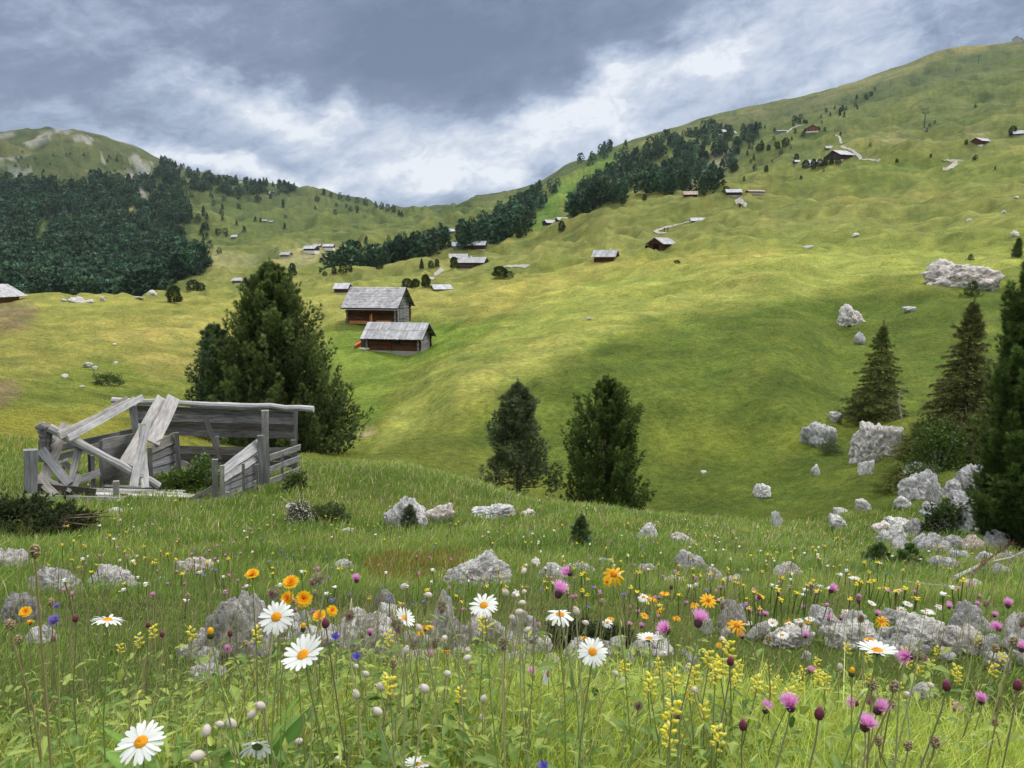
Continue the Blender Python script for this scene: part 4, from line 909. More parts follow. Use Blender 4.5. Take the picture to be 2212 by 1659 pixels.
BOULD = [
 (872, 1138, 106, 68, 'tall left half of the pale double boulder behind the small sapling', G_), (946, 1126, 78, 42, 'low right half of the pale double boulder', P_),
 (1066, 1120, 104, 33, 'long low boulder between the double boulder and the gully pines', G_), (1142, 1119, 36, 20, 'small stone touching the long low boulder', P_),
 (1396, 1165, 58, 35, 'white tilted boulder with a mossy side, left of the pinkish boulder', (1.1, 1.1, 1.1)), (1474, 1180, 62, 33, 'pinkish boulder just above the large square boulder', P_),
 (1490, 1233, 76, 54, 'square grey boulder on the gully rim', G_), (1022, 1268, 172, 72, 'large low boulder in the middle of the flower meadow', (1, 1, 1)),
 (1196, 1258, 92, 46, 'pale boulder right of the large meadow boulder', (1.05, 1.02, 1)), (1262, 1240, 66, 26, 'flat stone behind the two pale boulders', (1, 1, 1)), (1396, 1240, 52, 26, 'low stone left of the square grey boulder', (1, 1, 1)),
 (1544, 1254, 46, 30, 'small boulder right of the square one, upper of two', P_), (1583, 1268, 58, 30, 'rounded white boulder, lower of the two right of the square one', (1.15, 1.1, 1.08)),
 (1702, 1252, 70, 38, 'white and pink boulder alone on the rim', (1.15, 1.08, 1.04)), (128, 1283, 122, 64, 'grey peaked half of the cleft boulder at the left', (.95, .95, .96)), (238, 1274, 124, 58, 'smooth whitish half of the cleft boulder at the left', (1.2, 1.2, 1.2)),
 (18, 1232, 92, 74, 'pitted boulder at the left edge', (.95, .92, .9)), (424, 1242, 94, 42, 'boulder with pink thistles around it, left of centre meadow', P_), (346, 1256, 50, 12, 'flat stone between cleft boulder and thistle boulder', (1, 1, 1)),
 (746, 1234, 58, 24, 'low stone left of the brown sedge', (1, 1, 1)), (1455, 1256, 60, 12, 'flat slab stone in the grass under the square boulder', P_),
 (832, 1325, 52, 36, 'dark mossy stone left of the tall daisy', D_), (1757, 1294, 46, 40, 'dark upright stone in a mossy tuft', D_), (1310, 1222, 40, 18, 'low stone behind the yellow arnica', (1, 1, 1)),
 (2088, 1364, 104, 64, 'grey rounded boulder above the white rubble at the right', G_), (2100, 1269, 52, 22, 'white stone beside the pale dead branch', (1.2, 1.18, 1.15)),
 (40, 1345, 90, 54, 'dark boulder low at the left edge', D_), (90, 1390, 70, 36, 'mottled stone below the dark left boulder', G_),
 (520, 1428, 170, 104, 'weathered grey boulder behind the yellow hawkweeds', (.86, .84, .84)), (690, 1425, 130, 62, 'whitish rubble stone right of the weathered boulder', (1.05, 1.05, 1.05)), (790, 1420, 150, 74, 'whitish boulder behind the drooping daisy', (1.1, 1.08, 1.08)),
 (962, 1412, 128, 92, 'pitted grey boulder left of the pinkish block', (.85, .85, .87)), (1042, 1382, 66, 60, 'pinkish block behind the tall daisy', (1.2, 1.05, .98)), (1134, 1400, 104, 62, 'grey stone right of the pinkish block', (.95, .94, .94)), (1120, 1432, 66, 56, 'beige pink stone in the middle of the rubble', (1.2, 1.02, .90)),
 (900, 1462, 110, 40, 'low white stone at the foot of the pitted boulder', (1.15, 1.15, 1.15)), (440, 1470, 100, 40, 'low white stone left in the rubble row', (1.1, 1.1, 1.1)), (1275, 1424, 96, 34, 'grey stone slab behind the daisies, centre right', (1, 1, 1)),
 (1575, 1370, 70, 52, 'dark mottled stone behind the pink thistles', (.8, .78, .78)), (1840, 1404, 120, 40, 'pale flat rubble stone left of the overlapping daisies', P_), (1985, 1402, 110, 46, 'whitish rubble stone below the grey rounded boulder', P_), (2092, 1418, 130, 44, 'broad pale slab in the rubble at the right', (1.15, 1.08, 1.04)), (2195, 1402, 70, 56, 'pale block at the right edge of the rubble', P_), (1700, 1400, 110, 36, 'flat pale stone under the small daisies', (1.1, 1.08, 1.06)), (1420, 1418, 90, 34, 'low stone under the arnica clump', P_),
 (1995, 1508, 60, 30, 'grey stone hidden low among the stems', G_), (252, 1108, 30, 12, 'small white stone below the ruined shed', (1.2, 1.2, 1.2)), (752, 1152, 40, 12, 'small white stone left of the sapling boulder', (1.1, 1.1, 1.1)), (635, 1108, 40, 22, 'pale stone under the white-flecked shrub', (1, 1, 1)),
 # opposite slope
 (2073, 620, 160, 74, 'big reddish-white crag boulder on the right hilltop', (1.0, .93, .89)), (1832, 706, 70, 50, 'cracked white boulder on the right slope below the crag', (1.05, 1.0, .97)), (1856, 745, 24, 30, 'small grey block under the cracked white boulder', G_),
 (1963, 675, 30, 15, 'small mossy stone between crag and cracked boulder', (1, 1, 1)), (1769, 966, 82, 58, 'grey boulder with a green cushion, alone left of the split boulder', (.9, .92, .94)), (1883, 1000, 118, 104, 'huge split boulder under the slim spruce', (.92, .90, .88)),
 (1802, 913, 34, 30, 'pale stone behind the grey boulder', (1.1, 1.08, 1.05)), (1762, 1028, 22, 26, 'white stone half in a mossy mound', (1.1, 1.1, 1.1)), (1869, 1026, 34, 38, 'pale angular stone below the split boulder', (1, 1, 1)),
 (1990, 1080, 104, 82, 'blocky cliff rock in front of the rowan bush', (.80, .80, .82)), (1988, 1032, 84, 42, 'upper slab of the blocky cliff rock', (.84, .84, .86)), (1648, 1078, 46, 34, 'white stone alone low on the green slope', (1.1, 1.1, 1.12)), (1676, 1146, 26, 44, 'narrow upright white stone low on the green slope', (1.1, 1.1, 1.12)),
 (1862, 1106, 38, 30, 'small pale stone below the angular one', (1, 1, 1)), (1808, 1146, 48, 38, 'round pale stone left of the rock heap', (1, 1, 1)), (1812, 1112, 36, 18, 'flat pale stone above the round one', (1, 1, 1)), (1945, 1095, 22, 14, 'tiny stone left of the cliff foot', (1, 1, 1)),
 (2105, 1152, 100, 82, 'large flat-topped grey boulder before the right-hand pine', (.92, .92, .94)), (1935, 1140, 70, 34, 'slab at the top of the pale rock heap', (.95, .95, .97)), (1925, 1176, 66, 50, 'leaning pale rock in the heap', (1, 1, 1)), (1975, 1158, 56, 46, 'square pale rock in the heap', (.95, .95, .97)),
 (2010, 1118, 46, 34, 'angular grey rock above the heap', (.85, .85, .88)), (2016, 1202, 70, 52, 'pale rock left of the lowest heap rocks', (.98, .98, 1)), (2060, 1188, 60, 46, 'jagged grey rock under the flat-topped boulder', (.9, .9, .92)), (2042, 1236, 84, 50, 'lowest grey rock of the heap', (.86, .86, .9)), (2098, 1196, 52, 40, 'beige rock wedged below the flat-topped boulder', (1.15, .98, .84)),
 (2150, 1186, 56, 44, 'dark jagged rock by the right-hand pine', (.75, .75, .78)), (2180, 1216, 50, 34, 'low rock at the pine foot', (.85, .85, .88)), (2196, 958, 64, 42, 'dark grey rock behind the right-hand pine', (.65, .66, .7)), (2100, 1062, 80, 60, 'shaded rock under the rowan bush', (.6, .6, .62)), (2140, 1100, 60, 50, 'grey rock between rowan bush and right-hand pine', (.8, .8, .82)),
 (2075, 1100, 50, 40, 'dark rock above the flat-topped boulder', (.65, .65, .68)), (1520, 1024, 14, 8, 'tiny stone in the gully grass', (1, 1, 1)),
 (1950, 1100, 40, 30, 'pale rock at the left foot of the blocky cliff rock', G_), (1900, 1150, 44, 26, 'split slab at the left end of the pale rock heap', P_), (1945, 1200, 52, 40, 'front rock of the heap under the leaning pale rock', G_), (1990, 1180, 40, 34, 'wedge shaped rock in the middle of the heap', G_), (2035, 1150, 44, 30, 'thin slab leaning between heap and flat-topped boulder', P_),
 (2075, 1215, 50, 36, 'pale rock in front of the beige wedged one', G_), (2120, 1222, 56, 36, 'grey rock low before the right-hand pine', G_), (2160, 1245, 44, 28, 'small rock among the dead twigs', G_), (2050, 1075, 60, 50, 'grey rock right of the blocky cliff rock', D_), (2012, 1095, 40, 50, 'dark cleft rock beside the blocky cliff rock', D_), (2165, 1140, 56, 44, 'grey rock half behind the right-hand pine', D_), (1970, 1232, 36, 22, 'small pale rock right of the dwarf pine', P_),
 # pastures
 (1272, 692, 14, 7, 'tiny white stone alone on the mown hill', (1.3, 1.3, 1.3)), (140, 818, 16, 11, 'white stone lowest on the left pasture', (1.2, 1.2, 1.2)), (190, 795, 22, 14, 'pale stone beside the mound shrub', (1, 1, 1)), (205, 800, 14, 10, 'small grey stone touching the mound shrub', (1, 1, 1)), (250, 788, 10, 8, 'white stone right of the mound shrub', (1.2, 1.2, 1.2)), (248, 747, 9, 6, 'white pebble-like stone highest on the left pasture', (1.2, 1.2, 1.2)), (178, 838, 12, 6, 'flat stone under the mound shrub', (1, 1, 1)),
 (138, 652, 14, 7, 'leftmost stone of the row on the meadow crest', (1, 1, 1)), (168, 654, 40, 14, 'longest pale outcrop on the meadow crest', (.9, .9, .9)), (196, 655, 18, 9, 'stone right of the long crest outcrop', (1, 1, 1)), (222, 652, 12, 12, 'mossy lump stone on the meadow crest', (.9, .9, .85)), (300, 648, 26, 9, 'flat crest stone left of the round pine', (.9, .9, .9)), (330, 640, 24, 14, 'pale outcrop just left of the round pine', (.95, .93, .9)),
 (1745, 538, 22, 8, 'pale stone on the pasture right of the brown log barn', (1.1, 1.1, 1.1)), (1850, 512, 20, 10, 'white stone on the upper pasture', (1.2, 1.2, 1.2)), (1755, 534, 8, 4, 'tiny stone beside the pasture stone', (1, 1, 1)), (2168, 462, 12, 8, 'white stone high on the right pasture', (1.2, 1.2, 1.2)), (2095, 478, 14, 6, 'flat stone lower on the right pasture', (1.2, 1.2, 1.2)), (2190, 512, 20, 14, 'pale boulder by the thin pine sprig', (1.2, 1.1, 1)),
 (2195, 430, 12, 7, 'pale stone near the brown scar, right edge', (1.1, 1.1, 1.1)), (1780, 1215, 30, 10, 'low flat stone on the rim right of centre', (1, 1, 1)),
]
for i in range(115):
    x = RNG.uniform(380, 2212); y = 1398 + 26 * math.sin(x / 170) + RNG.uniform(-38, 48)
    if 1300 < x < 1550 and RNG.uniform() < .6: continue
    w = RNG.uniform(18, 52); BOULD.append((x, y, w, w * RNG.uniform(.5, .8), 'small whitish stone in the rubble band behind the flowers', (1.4, 1.34, 1.29)))
for i, (x, y, w, h, lab, tn) in enumerate(BOULD):
    rm = 1.5 if y > 1000 else 22
    if 1295 < y < 1470: h *= 1.5
    if y < 1215 and x > 1600: rm = 16
    if 1000 < y <= 1160 and x > 1600: rm = 17
    rock(x, y, w, h, lab, 'rubble stones behind the flowers' if 'rubble band' in lab else None, i + 1, tn, rm, RNG.uniform(.65, .95), name='boulder' if w > 40 else 'stone', rough=1.15)

# ------------------------------------------------------------------ huts, barns and houses
def frame_at(x, y, r=None, rmin=60):
    p = hit(x, y, rmin) if r is None else ground(x, r); return p
def logs(mb, x0, x1, yf, z0, z1, rad, ext, n=6, tint=(.8, 1.2), axis='x', skip=None):
    """stacked round logs with ends running past the corners"""
    k = max(2, round((z1 - z0) / (rad * 1.86))); st = (z1 - z0) / k
    for i in range(k):
        z = z0 + st * (i + .5); j = RNG.uniform(-.1, .1) * rad; c = RNG.uniform(*tint); a, b = x0 - ext - RNG.uniform(0, .12), x1 + ext + RNG.uniform(0, .12)
        segs = [(a, b)] if not (skip and skip[2] < z < skip[3]) else [(a, skip[0]), (skip[1], b)]
        for (a, b) in segs:
            pts = [(a, yf + j, z), ((a + b) / 2, yf + j, z), (b, yf + j, z)] if axis == 'x' else [(yf + j, a, z), (yf + j, (a + b) / 2, z), (yf + j, b, z)]
            mb.tube(pts, rad * 1.03, n, col=(c, c, c))
def roof_slope(mb, x0, x1, ya, za, yb, zb, kind, t=.06, courses=13, per=26, tint=(.8, 1.15)):
    """one slope from eave (ya, za) up to ridge (yb, zb)"""
    A = np.array([0, ya, za]); B = np.array([0, yb, zb]); up = B - A; ln = np.linalg.norm(up); up /= ln; nr = np.array([0, -up[2], up[1]]) if up[1] > 0 else np.array([0, up[2], -up[1]])
    mb.hexa([tuple(A + [x0, 0, 0] - nr * t), tuple(A + [x1, 0, 0] - nr * t), tuple(B + [x1, 0, 0] - nr * t), tuple(B + [x0, 0, 0] - nr * t), tuple(A + [x0, 0, 0]), tuple(A + [x1, 0, 0]), tuple(B + [x1, 0, 0]), tuple(B + [x0, 0, 0])], (.6, .6, .6))
    if kind == 'shingle':
        for i in range(courses):
            s0, s1 = ln * i / courses, min(ln, ln * (i + 1.25) / courses); w = (x1 - x0) / per
            for k in range(per):
                a = x0 + w * k + .004; b = a + w - .008; c = RNG.uniform(*tint); c = (c * RNG.uniform(.97, 1.06), c, c * RNG.uniform(.97, 1.05)); lo = .055 + RNG.uniform(0, .015)
                p0, p1 = A + up * s0, A + up * s1
                mb.hexa([tuple(p0 + [a, 0, 0] + nr * .004), tuple(p0 + [b, 0, 0] + nr * .004), tuple(p1 + [b, 0, 0] + nr * .004), tuple(p1 + [a, 0, 0] + nr * .004), tuple(p0 + [a, 0, 0] + nr * lo), tuple(p0 + [b, 0, 0] + nr * lo), tuple(p1 + [b, 0, 0] + nr * .018), tuple(p1 + [a, 0, 0] + nr * .018)], c)
    else:
        w = (x1 - x0) / per
        for k in range(per):
            for (s0, s1, q) in ((-.05, ln * .56, 0), (ln * .52, ln, .028)):
                a = x0 + w * k + RNG.uniform(0, .03); b = x0 + w * (k + 1) - .005; c = RNG.uniform(*tint); p0 = A + up * (s0 + RNG.uniform(-.06, .03)); p1 = A + up * s1; lo = .03 + q + RNG.uniform(0, .022)
                mb.hexa([tuple(p0 + [a, 0, 0] + nr * .004), tuple(p0 + [b, 0, 0] + nr * .004), tuple(p1 + [b, 0, 0] + nr * .004), tuple(p1 + [a, 0, 0] + nr * .004), tuple(p0 + [a, 0, 0] + nr * lo), tuple(p0 + [b, 0, 0] + nr * lo), tuple(p1 + [b, 0, 0] + nr * lo), tuple(p1 + [a, 0, 0] + nr * lo)], (c, c, c * RNG.uniform(.98, 1.04)))
def corner_root(name, x, y, L, D, theta, label, cat, rmin=60, r=None, dz=0.0):
    """x, y: photo pixel of the front-left foot; theta: heading of the front wall"""
    p = hit(x, y, rmin) if r is None else hit(x, y, r * .7); k = 1.0
    if r is not None:
        k = math.hypot(p[0], p[1]) / r
        if not .7 < k < 1.45: p = ground(x, r); k = 1.0
    c, s = math.cos(theta), math.sin(theta); ctr = p + k * np.array([c * L / 2 - s * D / 2, s * L / 2 + c * D / 2, dz])
    o = empty(name, tuple(ctr), label, cat, rz=theta); o.scale = (k, k, k); return o
def gable_logs(mb, xg, y0, y1, z0, z1, rad, tint, sgn=1):
    k = max(2, int((z1 - z0) / (rad * 1.9))); st = (z1 - z0) / k
    for i in range(k):
        f = (i + .6) / k; h = (y1 - y0) / 2 * (1 - f); c = RNG.uniform(*tint); ym = (y0 + y1) / 2
        if h > .12: mb.tube([(xg, ym - h, z0 + st * (i + .5)), (xg, ym, z0 + st * (i + .5)), (xg, ym + h, z0 + st * (i + .5))], rad, 6, col=(c, c, c))
def barn(root, L, D, wh, rh, front, gab, roofk, oe=.8, og=.7, rad=.13, door=None, fasc=True, courses=13, per=26, front_window=None, eave_drop=.0):
    x0, x1, y0, y1 = -L / 2, L / 2, -D / 2, D / 2
    a = MB(); logs(a, x0, x1, y0, .12, wh, rad, .25, skip=None); a.build('log_wall', M[front], root, True, True)
    a = MB(); logs(a, x0, x1, y1, .12, wh, rad, .25); a.build('log_wall', M[front], root, True, True)
    dr = door or None
    g = MB(); logs(g, y0, y1, x1, .12, wh, rad, .25, axis='y', skip=dr, tint=(.85, 1.35)); gable_logs(g, x1, y0, y1, wh, wh + rh, rad, (.85, 1.35)); g.build('log_wall', M[gab], root, True, True)
    g = MB(); logs(g, y0, y1, x0, .12, wh, rad, .25, axis='y'); gable_logs(g, x0, y0, y1, wh, wh + rh, rad, (.8, 1.2)); g.build('log_wall', M[gab], root, True, True)
    MB().box(x0 - .05, x1 + .05, y0 - .06, y1 + .06, -1.2, .13, (1, 1, 1)).build('stone_base', M['bark_grey'], root)
    sl = rh / (D / 2); ze = wh - oe * sl + .12; zr = wh + rh + .14
    rf = MB(); roof_slope(rf, x0 - og, x1 + og, y0 - oe, ze, 0, zr, roofk, courses=courses, per=per); roof_slope(rf, x0 - og, x1 + og, y1 + oe, ze, 0, zr, roofk, courses=courses, per=per)
    rt = rf.build('roof', M['roof_grey'], root, False, True)
    for xx in (x1 + og, x0 - og):
        f = MB()
        for ys in (-1, 1):
            f.plank((xx, ys * (D / 2 + oe), ze - .10), (xx, 0, zr - .10), .16, .05, (1, 0, 0), col=(.8, .8, .8))
        f.build('verge', M['wood_dark'], root, False, True)
    for yy in np.linspace(y0, y1, 5):
        zz = wh + rh * (1 - abs(yy) / (D / 2)) - .12; pl_ = MB(); pl_.tube([(x0 - og + .1, yy, zz), (0, yy, zz), (x1 + og - .1, yy, zz)], .08, 6, col=(.9, .9, .9)); pl_.build('purlin', M['wood_dark'], root, False, True)
    if fasc:
        MB().box(x0 - og + .1, x1 + og - .05, y0 - oe - .10, y0 - oe - .02, ze - .16, ze - .02, (.8, .7, .7)).build('gutter', M['wood_dark'], root, False, True)
        MB().box(x0 - og - .35, x1 + og + .03, y0 - oe - .16, y0 - oe - .04, ze - .27, ze - .19, (1.2, 1.2, 1.2)).build('eave_board', M['roof_grey'], root, False, True)
    if dr:
        d = MB(); n = 8; w = (dr[1] - dr[0]) / n
        for k in range(n): c = RNG.uniform(.75, 1.1); d.box(x1 + .0, x1 + .16 + RNG.uniform(0, .02), dr[0] + w * k, dr[0] + w * (k + 1) - .02, dr[2], dr[3], (c, c, c * 1.04))
        dd = d.build('door', M['wood_grey'], root, False, True); h_ = MB()
        for zz in (dr[2] + .4, dr[3] - .4): h_.box(x1 + .185, x1 + .22, dr[0] + .1, dr[1] - .1, zz - .05, zz + .05)
        h_.build('hinge', M['dark'], dd)
    return rt
# the two barns at the valley bottom
root = corner_root('log_barn', 752, 700, 7.7, 6.0, R(-12), 'large dark brown log barn with a shingled roof, upper of the two close barns', 'barn', r=117)
barn(root, 7.7, 6.0, 3.0, 2.35, 'wood_brown', 'wood_grey', 'shingle', .85, .75, .125, door=(-1.5, .5, .3, 2.7))
# firewood and boards stacked against its front
def loose(name, label, cat, mat, boxes, loc, rz, group=None):
    o = MB()
    for b in boxes: o.box(*b[:6], b[6] if len(b) > 6 else (1, 1, 1))
    ob = o.build(name, mat, None, False, True); ob.location = loc; ob.rotation_euler = (0, 0, rz); return tag(ob, label, cat, group)
Mr = Matrix.Rotation(R(-12), 4, 'Z'); bl = Vector(root.location); BK = root.scale[0]
def onfront(x, z, off=.35, D=6.0): return tuple(bl + BK * (Mr @ Vector((x, -D / 2 - off, z))))
loose('plank_stack', 'stack of pale boards low against the left half of the large barn front', 'planks', M['wood_orange'], [(-1.5, 1.5, -.15, .15, z, z + .09, (c,) * 3) for z, c in ((0, 1.6), (.11, 1.2), (.24, 1.9), (.36, .9))], onfront(-2.0, .05), R(-12))
loose('plank_stack', 'stack of pale beams low against the right half of the large barn front', 'planks', M['wood_orange'], [(-1.15, 1.15, -.15, .15, z, z + .11, (c,) * 3) for z, c in ((0, 1.8), (.13, 1.4), (.28, 1.9), (.42, 1.5))], onfront(2.1, .05), R(-12))
loose('leaning_board', 'tall pale board upright against the middle of the large barn front', 'board', M['wood_orange'], [(-.10, .10, -.04, .04, 0, 1.5, (1.9,) * 3)], onfront(.15, .1), R(-12))
loose('leaning_board', 'short reddish board upright beside the tall pale one', 'board', M['wood_orange'], [(-.11, .11, -.04, .04, 0, 1.15, (1.0, .8, .8))], onfront(-.12, .1, .25), R(-12))
root = corner_root('log_barn', 794, 756, 6.9, 4.3, R(-12), 'low reddish log barn with a silvery board roof, nearer of the two close barns', 'barn', r=97, dz=-.15)
barn(root, 6.9, 4.3, 1.95, 1.45, 'wood_brown', 'wood_grey', 'board', .6, .75, .11, fasc=False, per=34)
for ob_ in root.children:
    pass
d = MB(); d.box(.25, .95, -2.27, -2.20, 1.05, 1.75, (1, 1, 1)); w_ = d.build('window', M['dark'], root)
f = MB(); f.box(.20, .27, -2.31, -2.265, 1.0, 1.8); f.box(.57, .64, -2.31, -2.265, 1.0, 1.8); f.box(.93, 1.0, -2.31, -2.265, 1.0, 1.8); f.build('frame', M['wood_orange'], w_)
f = MB(); logs(f, -2.3, -1.7, -.15, .12, 1.9, .11, .0, axis='y')
f = MB()
for i in range(15): f.tube([(-.15, -2.5, .2 + i * .12), (-.15, -2.32, .2 + i * .12), (-.15, -2.1, .2 + i * .12)], .07, 6, col=(.9,) * 3)
f.build('corner_joint', M['wood_brown'], root, True, True)
bl = Vector(root.location)
# overturned orange cart beside it
p = ground(779, 98.5); cart = empty('wheelbarrow', (p[0], p[1], p[2] + .1), 'overturned orange wheelbarrow beside the low barn', 'wheelbarrow', rz=R(25))
t_ = MB(); t_.hexa([(-.6, -.4, .1), (.55, -.4, .75), (.55, .4, .75), (-.6, .4, .1), (-.75, -.5, .5), (.35, -.5, 1.1), (.35, .5, 1.1), (-.75, .5, .5)]); t_.build('tray', M['red_paint'], cart)
t_ = MB(); t_.tube([(-.9, 0, .05), (-.75, 0, .2), (-.6, 0, .05)], .06, 6); t_.build('wheel', M['dark'], cart)
t_ = MB(); t_.tube([(.5, -.3, .7), (1.1, -.3, 1.0)], .03, 5).tube([(.5, .3, .7), (1.1, .3, 1.0)], .03, 5); t_.build('handle', M['bark'], cart)
loose('roof_sheet', 'rusty sheet leaning on the left corner of the low barn', 'sheet', M['bark_red'], [(-.5, .5, -.03, .03, 0, 1.2, (1, 1, 1))], tuple(bl + Mr @ Vector((-3.9, -1.6, .3))), R(20))
for i in range(5):
    q = bl + Mr @ Vector((-4.05 + .2 * i, -2.3 - .1 * (i % 2), 0)); me = rock_mesh(900 + i, 3, (1, 1, 1)); o = obj_me('stone', me); o.location = (q[0], q[1], float(H(q[0], q[1])) + .12); o.scale = (.26, .22, .2)
    tag(o, ('grey field stone in the little heap at the left corner of the low barn'), 'stone', 'field stones at the barn corner')

def house(x, y, L, D, wh, rh, theta, label, cat='hut', wall='wood_dark', roof='roof_grey', base=0.0, wins=(), rmin=120, r=None, chim=None, oe=.7, og=.6, gabm=None, door=None, board=20, name='alpine_hut'):
    """a distant building: walls, gables, base, pitched roof of boards, windows"""
    root = corner_root(name, x, y, L, D, theta, label, cat, rmin, r); x0, x1, y0, y1 = -L / 2, L / 2, -D / 2, D / 2
    w = MB(); n = max(3, int(wh / .45))
    for i in range(n):
        a, b = base + (wh - base) * i / n, base + (wh - base) * (i + 1) / n - .03; c = RNG.uniform(.75, 1.3); w.box(x0, x1, y0, y1, a, b + .03, (c,) * 3) if i == 0 else w.box(x0 - .012 * (i % 2), x1 + .012 * (i % 2), y0 - .012 * (i % 2), y1 + .012 * (i % 2), a, b, (c,) * 3)
    w.build('wall', M[wall], root, False, True)
    for s in (-1, 1):
        g = MB(); xa, xb = s * (L / 2 - .02), s * (L / 2 - .12); g.add([(xa, y0, wh - .03), (xa, y1, wh - .03), (xa, 0, wh + rh), (xb, y0, wh - .03), (xb, y1, wh - .03), (xb, 0, wh + rh)], [(0, 1, 4, 3), (1, 2, 5, 4), (2, 0, 3, 5)], [(0, 1, 2), (5, 4, 3)], (1.1, 1.1, 1.1)); g.build('gable', M[gabm or wall], root, False, True)
    MB().box(x0 - .05, x1 + .05, y0 - .05, y1 + .05, -1.5, max(base, .15)).build('base', M['plaster'] if base else M['stone'], root)
    sl = rh / (D / 2); ze = wh - oe * sl + .1; rf = MB()
    roof_slope(rf, x0 - og, x1 + og, y0 - oe, ze, 0, wh + rh + .14, 'board', t=.12, per=board); roof_slope(rf, x0 - og, x1 + og, y1 + oe, ze, 0, wh + rh + .14, 'board', t=.12, per=board)
    rt = rf.build('roof', M[roof], root, False, True)
    if chim:
        cx, cw, ch = chim; MB().box(cx - cw, cx + cw, -cw - .4, cw - .4, wh + rh * .5, wh + rh + ch).build('chimney', M['plaster'], rt)
    for (side, u, z, ww, hh, mt) in wins:
        q = MB()
        if side == 'f': q.box(u - ww, u + ww, y0 - .06, y0 - .03, z - hh, z + hh)
        elif side == 'r': q.box(x1 + .03, x1 + .06, u - ww, u + ww, z - hh, z + hh)
        else: q.box(x0 - .06, x0 - .03, u - ww, u + ww, z - hh, z + hh)
        q.build('door' if hh > .9 else 'window', M[mt], root)
    return root
M['roof_pale'] = mat_wood('pale_roof', (.33, .34, .37), (.52, .53, .56)); M['roof_pink'] = mat_wood('reddish_roof', (.30, .23, .20), (.46, .37, .33))
M['stucco_beige'] = mat_simple('stucco_beige', (.52, .46, .40), .95, .3, 2.5)
T = R
house(1432, 544, 5.2, 6.0, 2.5, 1.6, T(38), 'brown log barn with an orange plank door on the right pasture, higher of the pair', 'barn', 'wood_brown', r=238, wins=(), oe=.8, og=.8, name='log_barn')
root = bpy.context.scene.objects[-1] if False else None
house(1283, 569, 6.6, 5.6, 2.3, 1.7, T(-20), 'grey roofed barn with a small chimney on the pasture left of the orange doored barn', 'barn', 'wood_brown', r=252, gabm='wood_grey', chim=(1.6, .35, .5), oe=.9, og=.8, wins=(('r', 0, 1.1, .7, 1.0, 'wood_grey'),), name='log_barn')
house(988, 581, 15, 9, 3.6, 2.6, T(-16), 'long farmhouse with a wide grey roof beside the dark pine', 'farmhouse', 'wood_dark', r=415, chim=(-1, .5, .9), wins=(('f', -4, 1.7, .5, .5, 'glassy'), ('f', -1, 1.7, .5, .5, 'glassy'), ('f', 3, 1.2, .6, 1.1, 'dark'), ('r', -1.5, 2, .5, .5, 'glassy'), ('r', 1.5, 2, .5, .5, 'glassy')), name='farmhouse')
house(722, 635, 3.2, 4, 1.2, 1.0, T(-5), 'pale roofed shed half hidden behind the large log barn', 'shed', 'wood_brown', 'roof_pale', r=185, oe=.4, og=.3)
house(940, 629, 5, 5, .6, 1.0, T(20), 'low pale roof lying in a hollow right of the pine trio', 'shed', 'wood_grey', 'roof_pale', r=230)
house(502, 622, 8.5, 6.5, 2.4, 1.3, T(-12), 'lone grey hay barn in the meadow left of the great pine top', 'barn', 'wood_grey', r=475)
house(294, 628, 9, 7, 2.6, 1.6, T(14), 'grey shed with a pale roof at the forest foot, larger of two', 'shed', 'wood_grey', 'roof_pale', r=640)
house(326, 626, 5, 5, 1.8, 1.2, T(0), 'small pale roofed shed at the forest foot, right of the larger', 'shed', 'wood_grey', 'roof_pale', r=660)
house(-40, 662, 11.5, 9, 2.6, 2.3, T(78), 'orange-brown house with a white chimney at the left edge behind the crest', 'house', 'wood_orange', r=232, chim=(2, .55, .9), oe=1.6, og=1.2, name='alpine_house')
house(1478, 427, 9, 7, 2.4, 2.2, T(-8), 'shed with a reddish brown roof on the crest under the wood', 'shed', 'wood_dark', 'roof_pink', r=560)
house(1570, 423, 11, 7, 2.6, 2.2, T(-4), 'shed with a bright pale roof above the winding track', 'shed', 'wood_dark', 'roof_pale', r=600)
house(1618, 419, 12, 6, 1.0, 1.0, T(6), 'long low roof sunk in the slope right of the bright pale roof', 'shed', 'wood_dark', 'roof_pink', r=600)
house(1182, 488, 8, 7, 2.4, 2.0, T(28), 'dark shed with a pale roof at the ski run foot, left of two', 'shed', 'wood_dark', 'roof_pale', r=560)
house(1206, 481, 8, 6, 1.8, 1.8, T(18), 'smaller dark shed with a pale roof at the ski run foot, right of two', 'shed', 'wood_dark', 'roof_pale', r=600)
house(1404+90, 482, 8, 5, 1.2, 1.4, T(-6), 'little hut beside the bend of the road above the orange doored barn', 'hut', 'wood_dark', 'roof_pale', r=420)
house(1815, 350, 24, 15, 6.0, 3.6, T(18), 'big red-brown chalet with a grey roof beside the winding track', 'chalet', 'wood_brown', 'roof_pale', r=655, base=1.8, oe=1.8, og=1.8, wins=[('f', u, z, .7, .6, 'glassy') for u in (-8, -4, 0, 4, 8) for z in (2.9, 4.8)] + [('l', u, z, .7, .6, 'glassy') for u in (-4, 0, 4) for z in (2.9, 5)], name='chalet')
house(1768, 288, 15, 12, 4.2, 3.2, T(70), 'orange gabled house on the slope above the chalet', 'house', 'wood_orange', 'roof_grey', r=840, base=1.4, oe=1.6, og=1.4, wins=[('f', u, 2.6, .8, .6, 'glassy') for u in (-5, -1, 3)] + [('l', u, 2.6, .8, .6, 'dark') for u in (-3, 0, 3)], name='alpine_house')
house(1785, 328, 10, 7, 2.2, 2.0, T(-10), 'dark small barn between the orange house and the chalet', 'barn', 'wood_dark', 'roof_grey', r=720)
house(1742, 360, 13, 8, 3.0, 2.4, T(-6), 'grey roofed courtyard building left of the red-brown chalet', 'house', 'plaster', 'roof_grey', r=640, name='alpine_house')
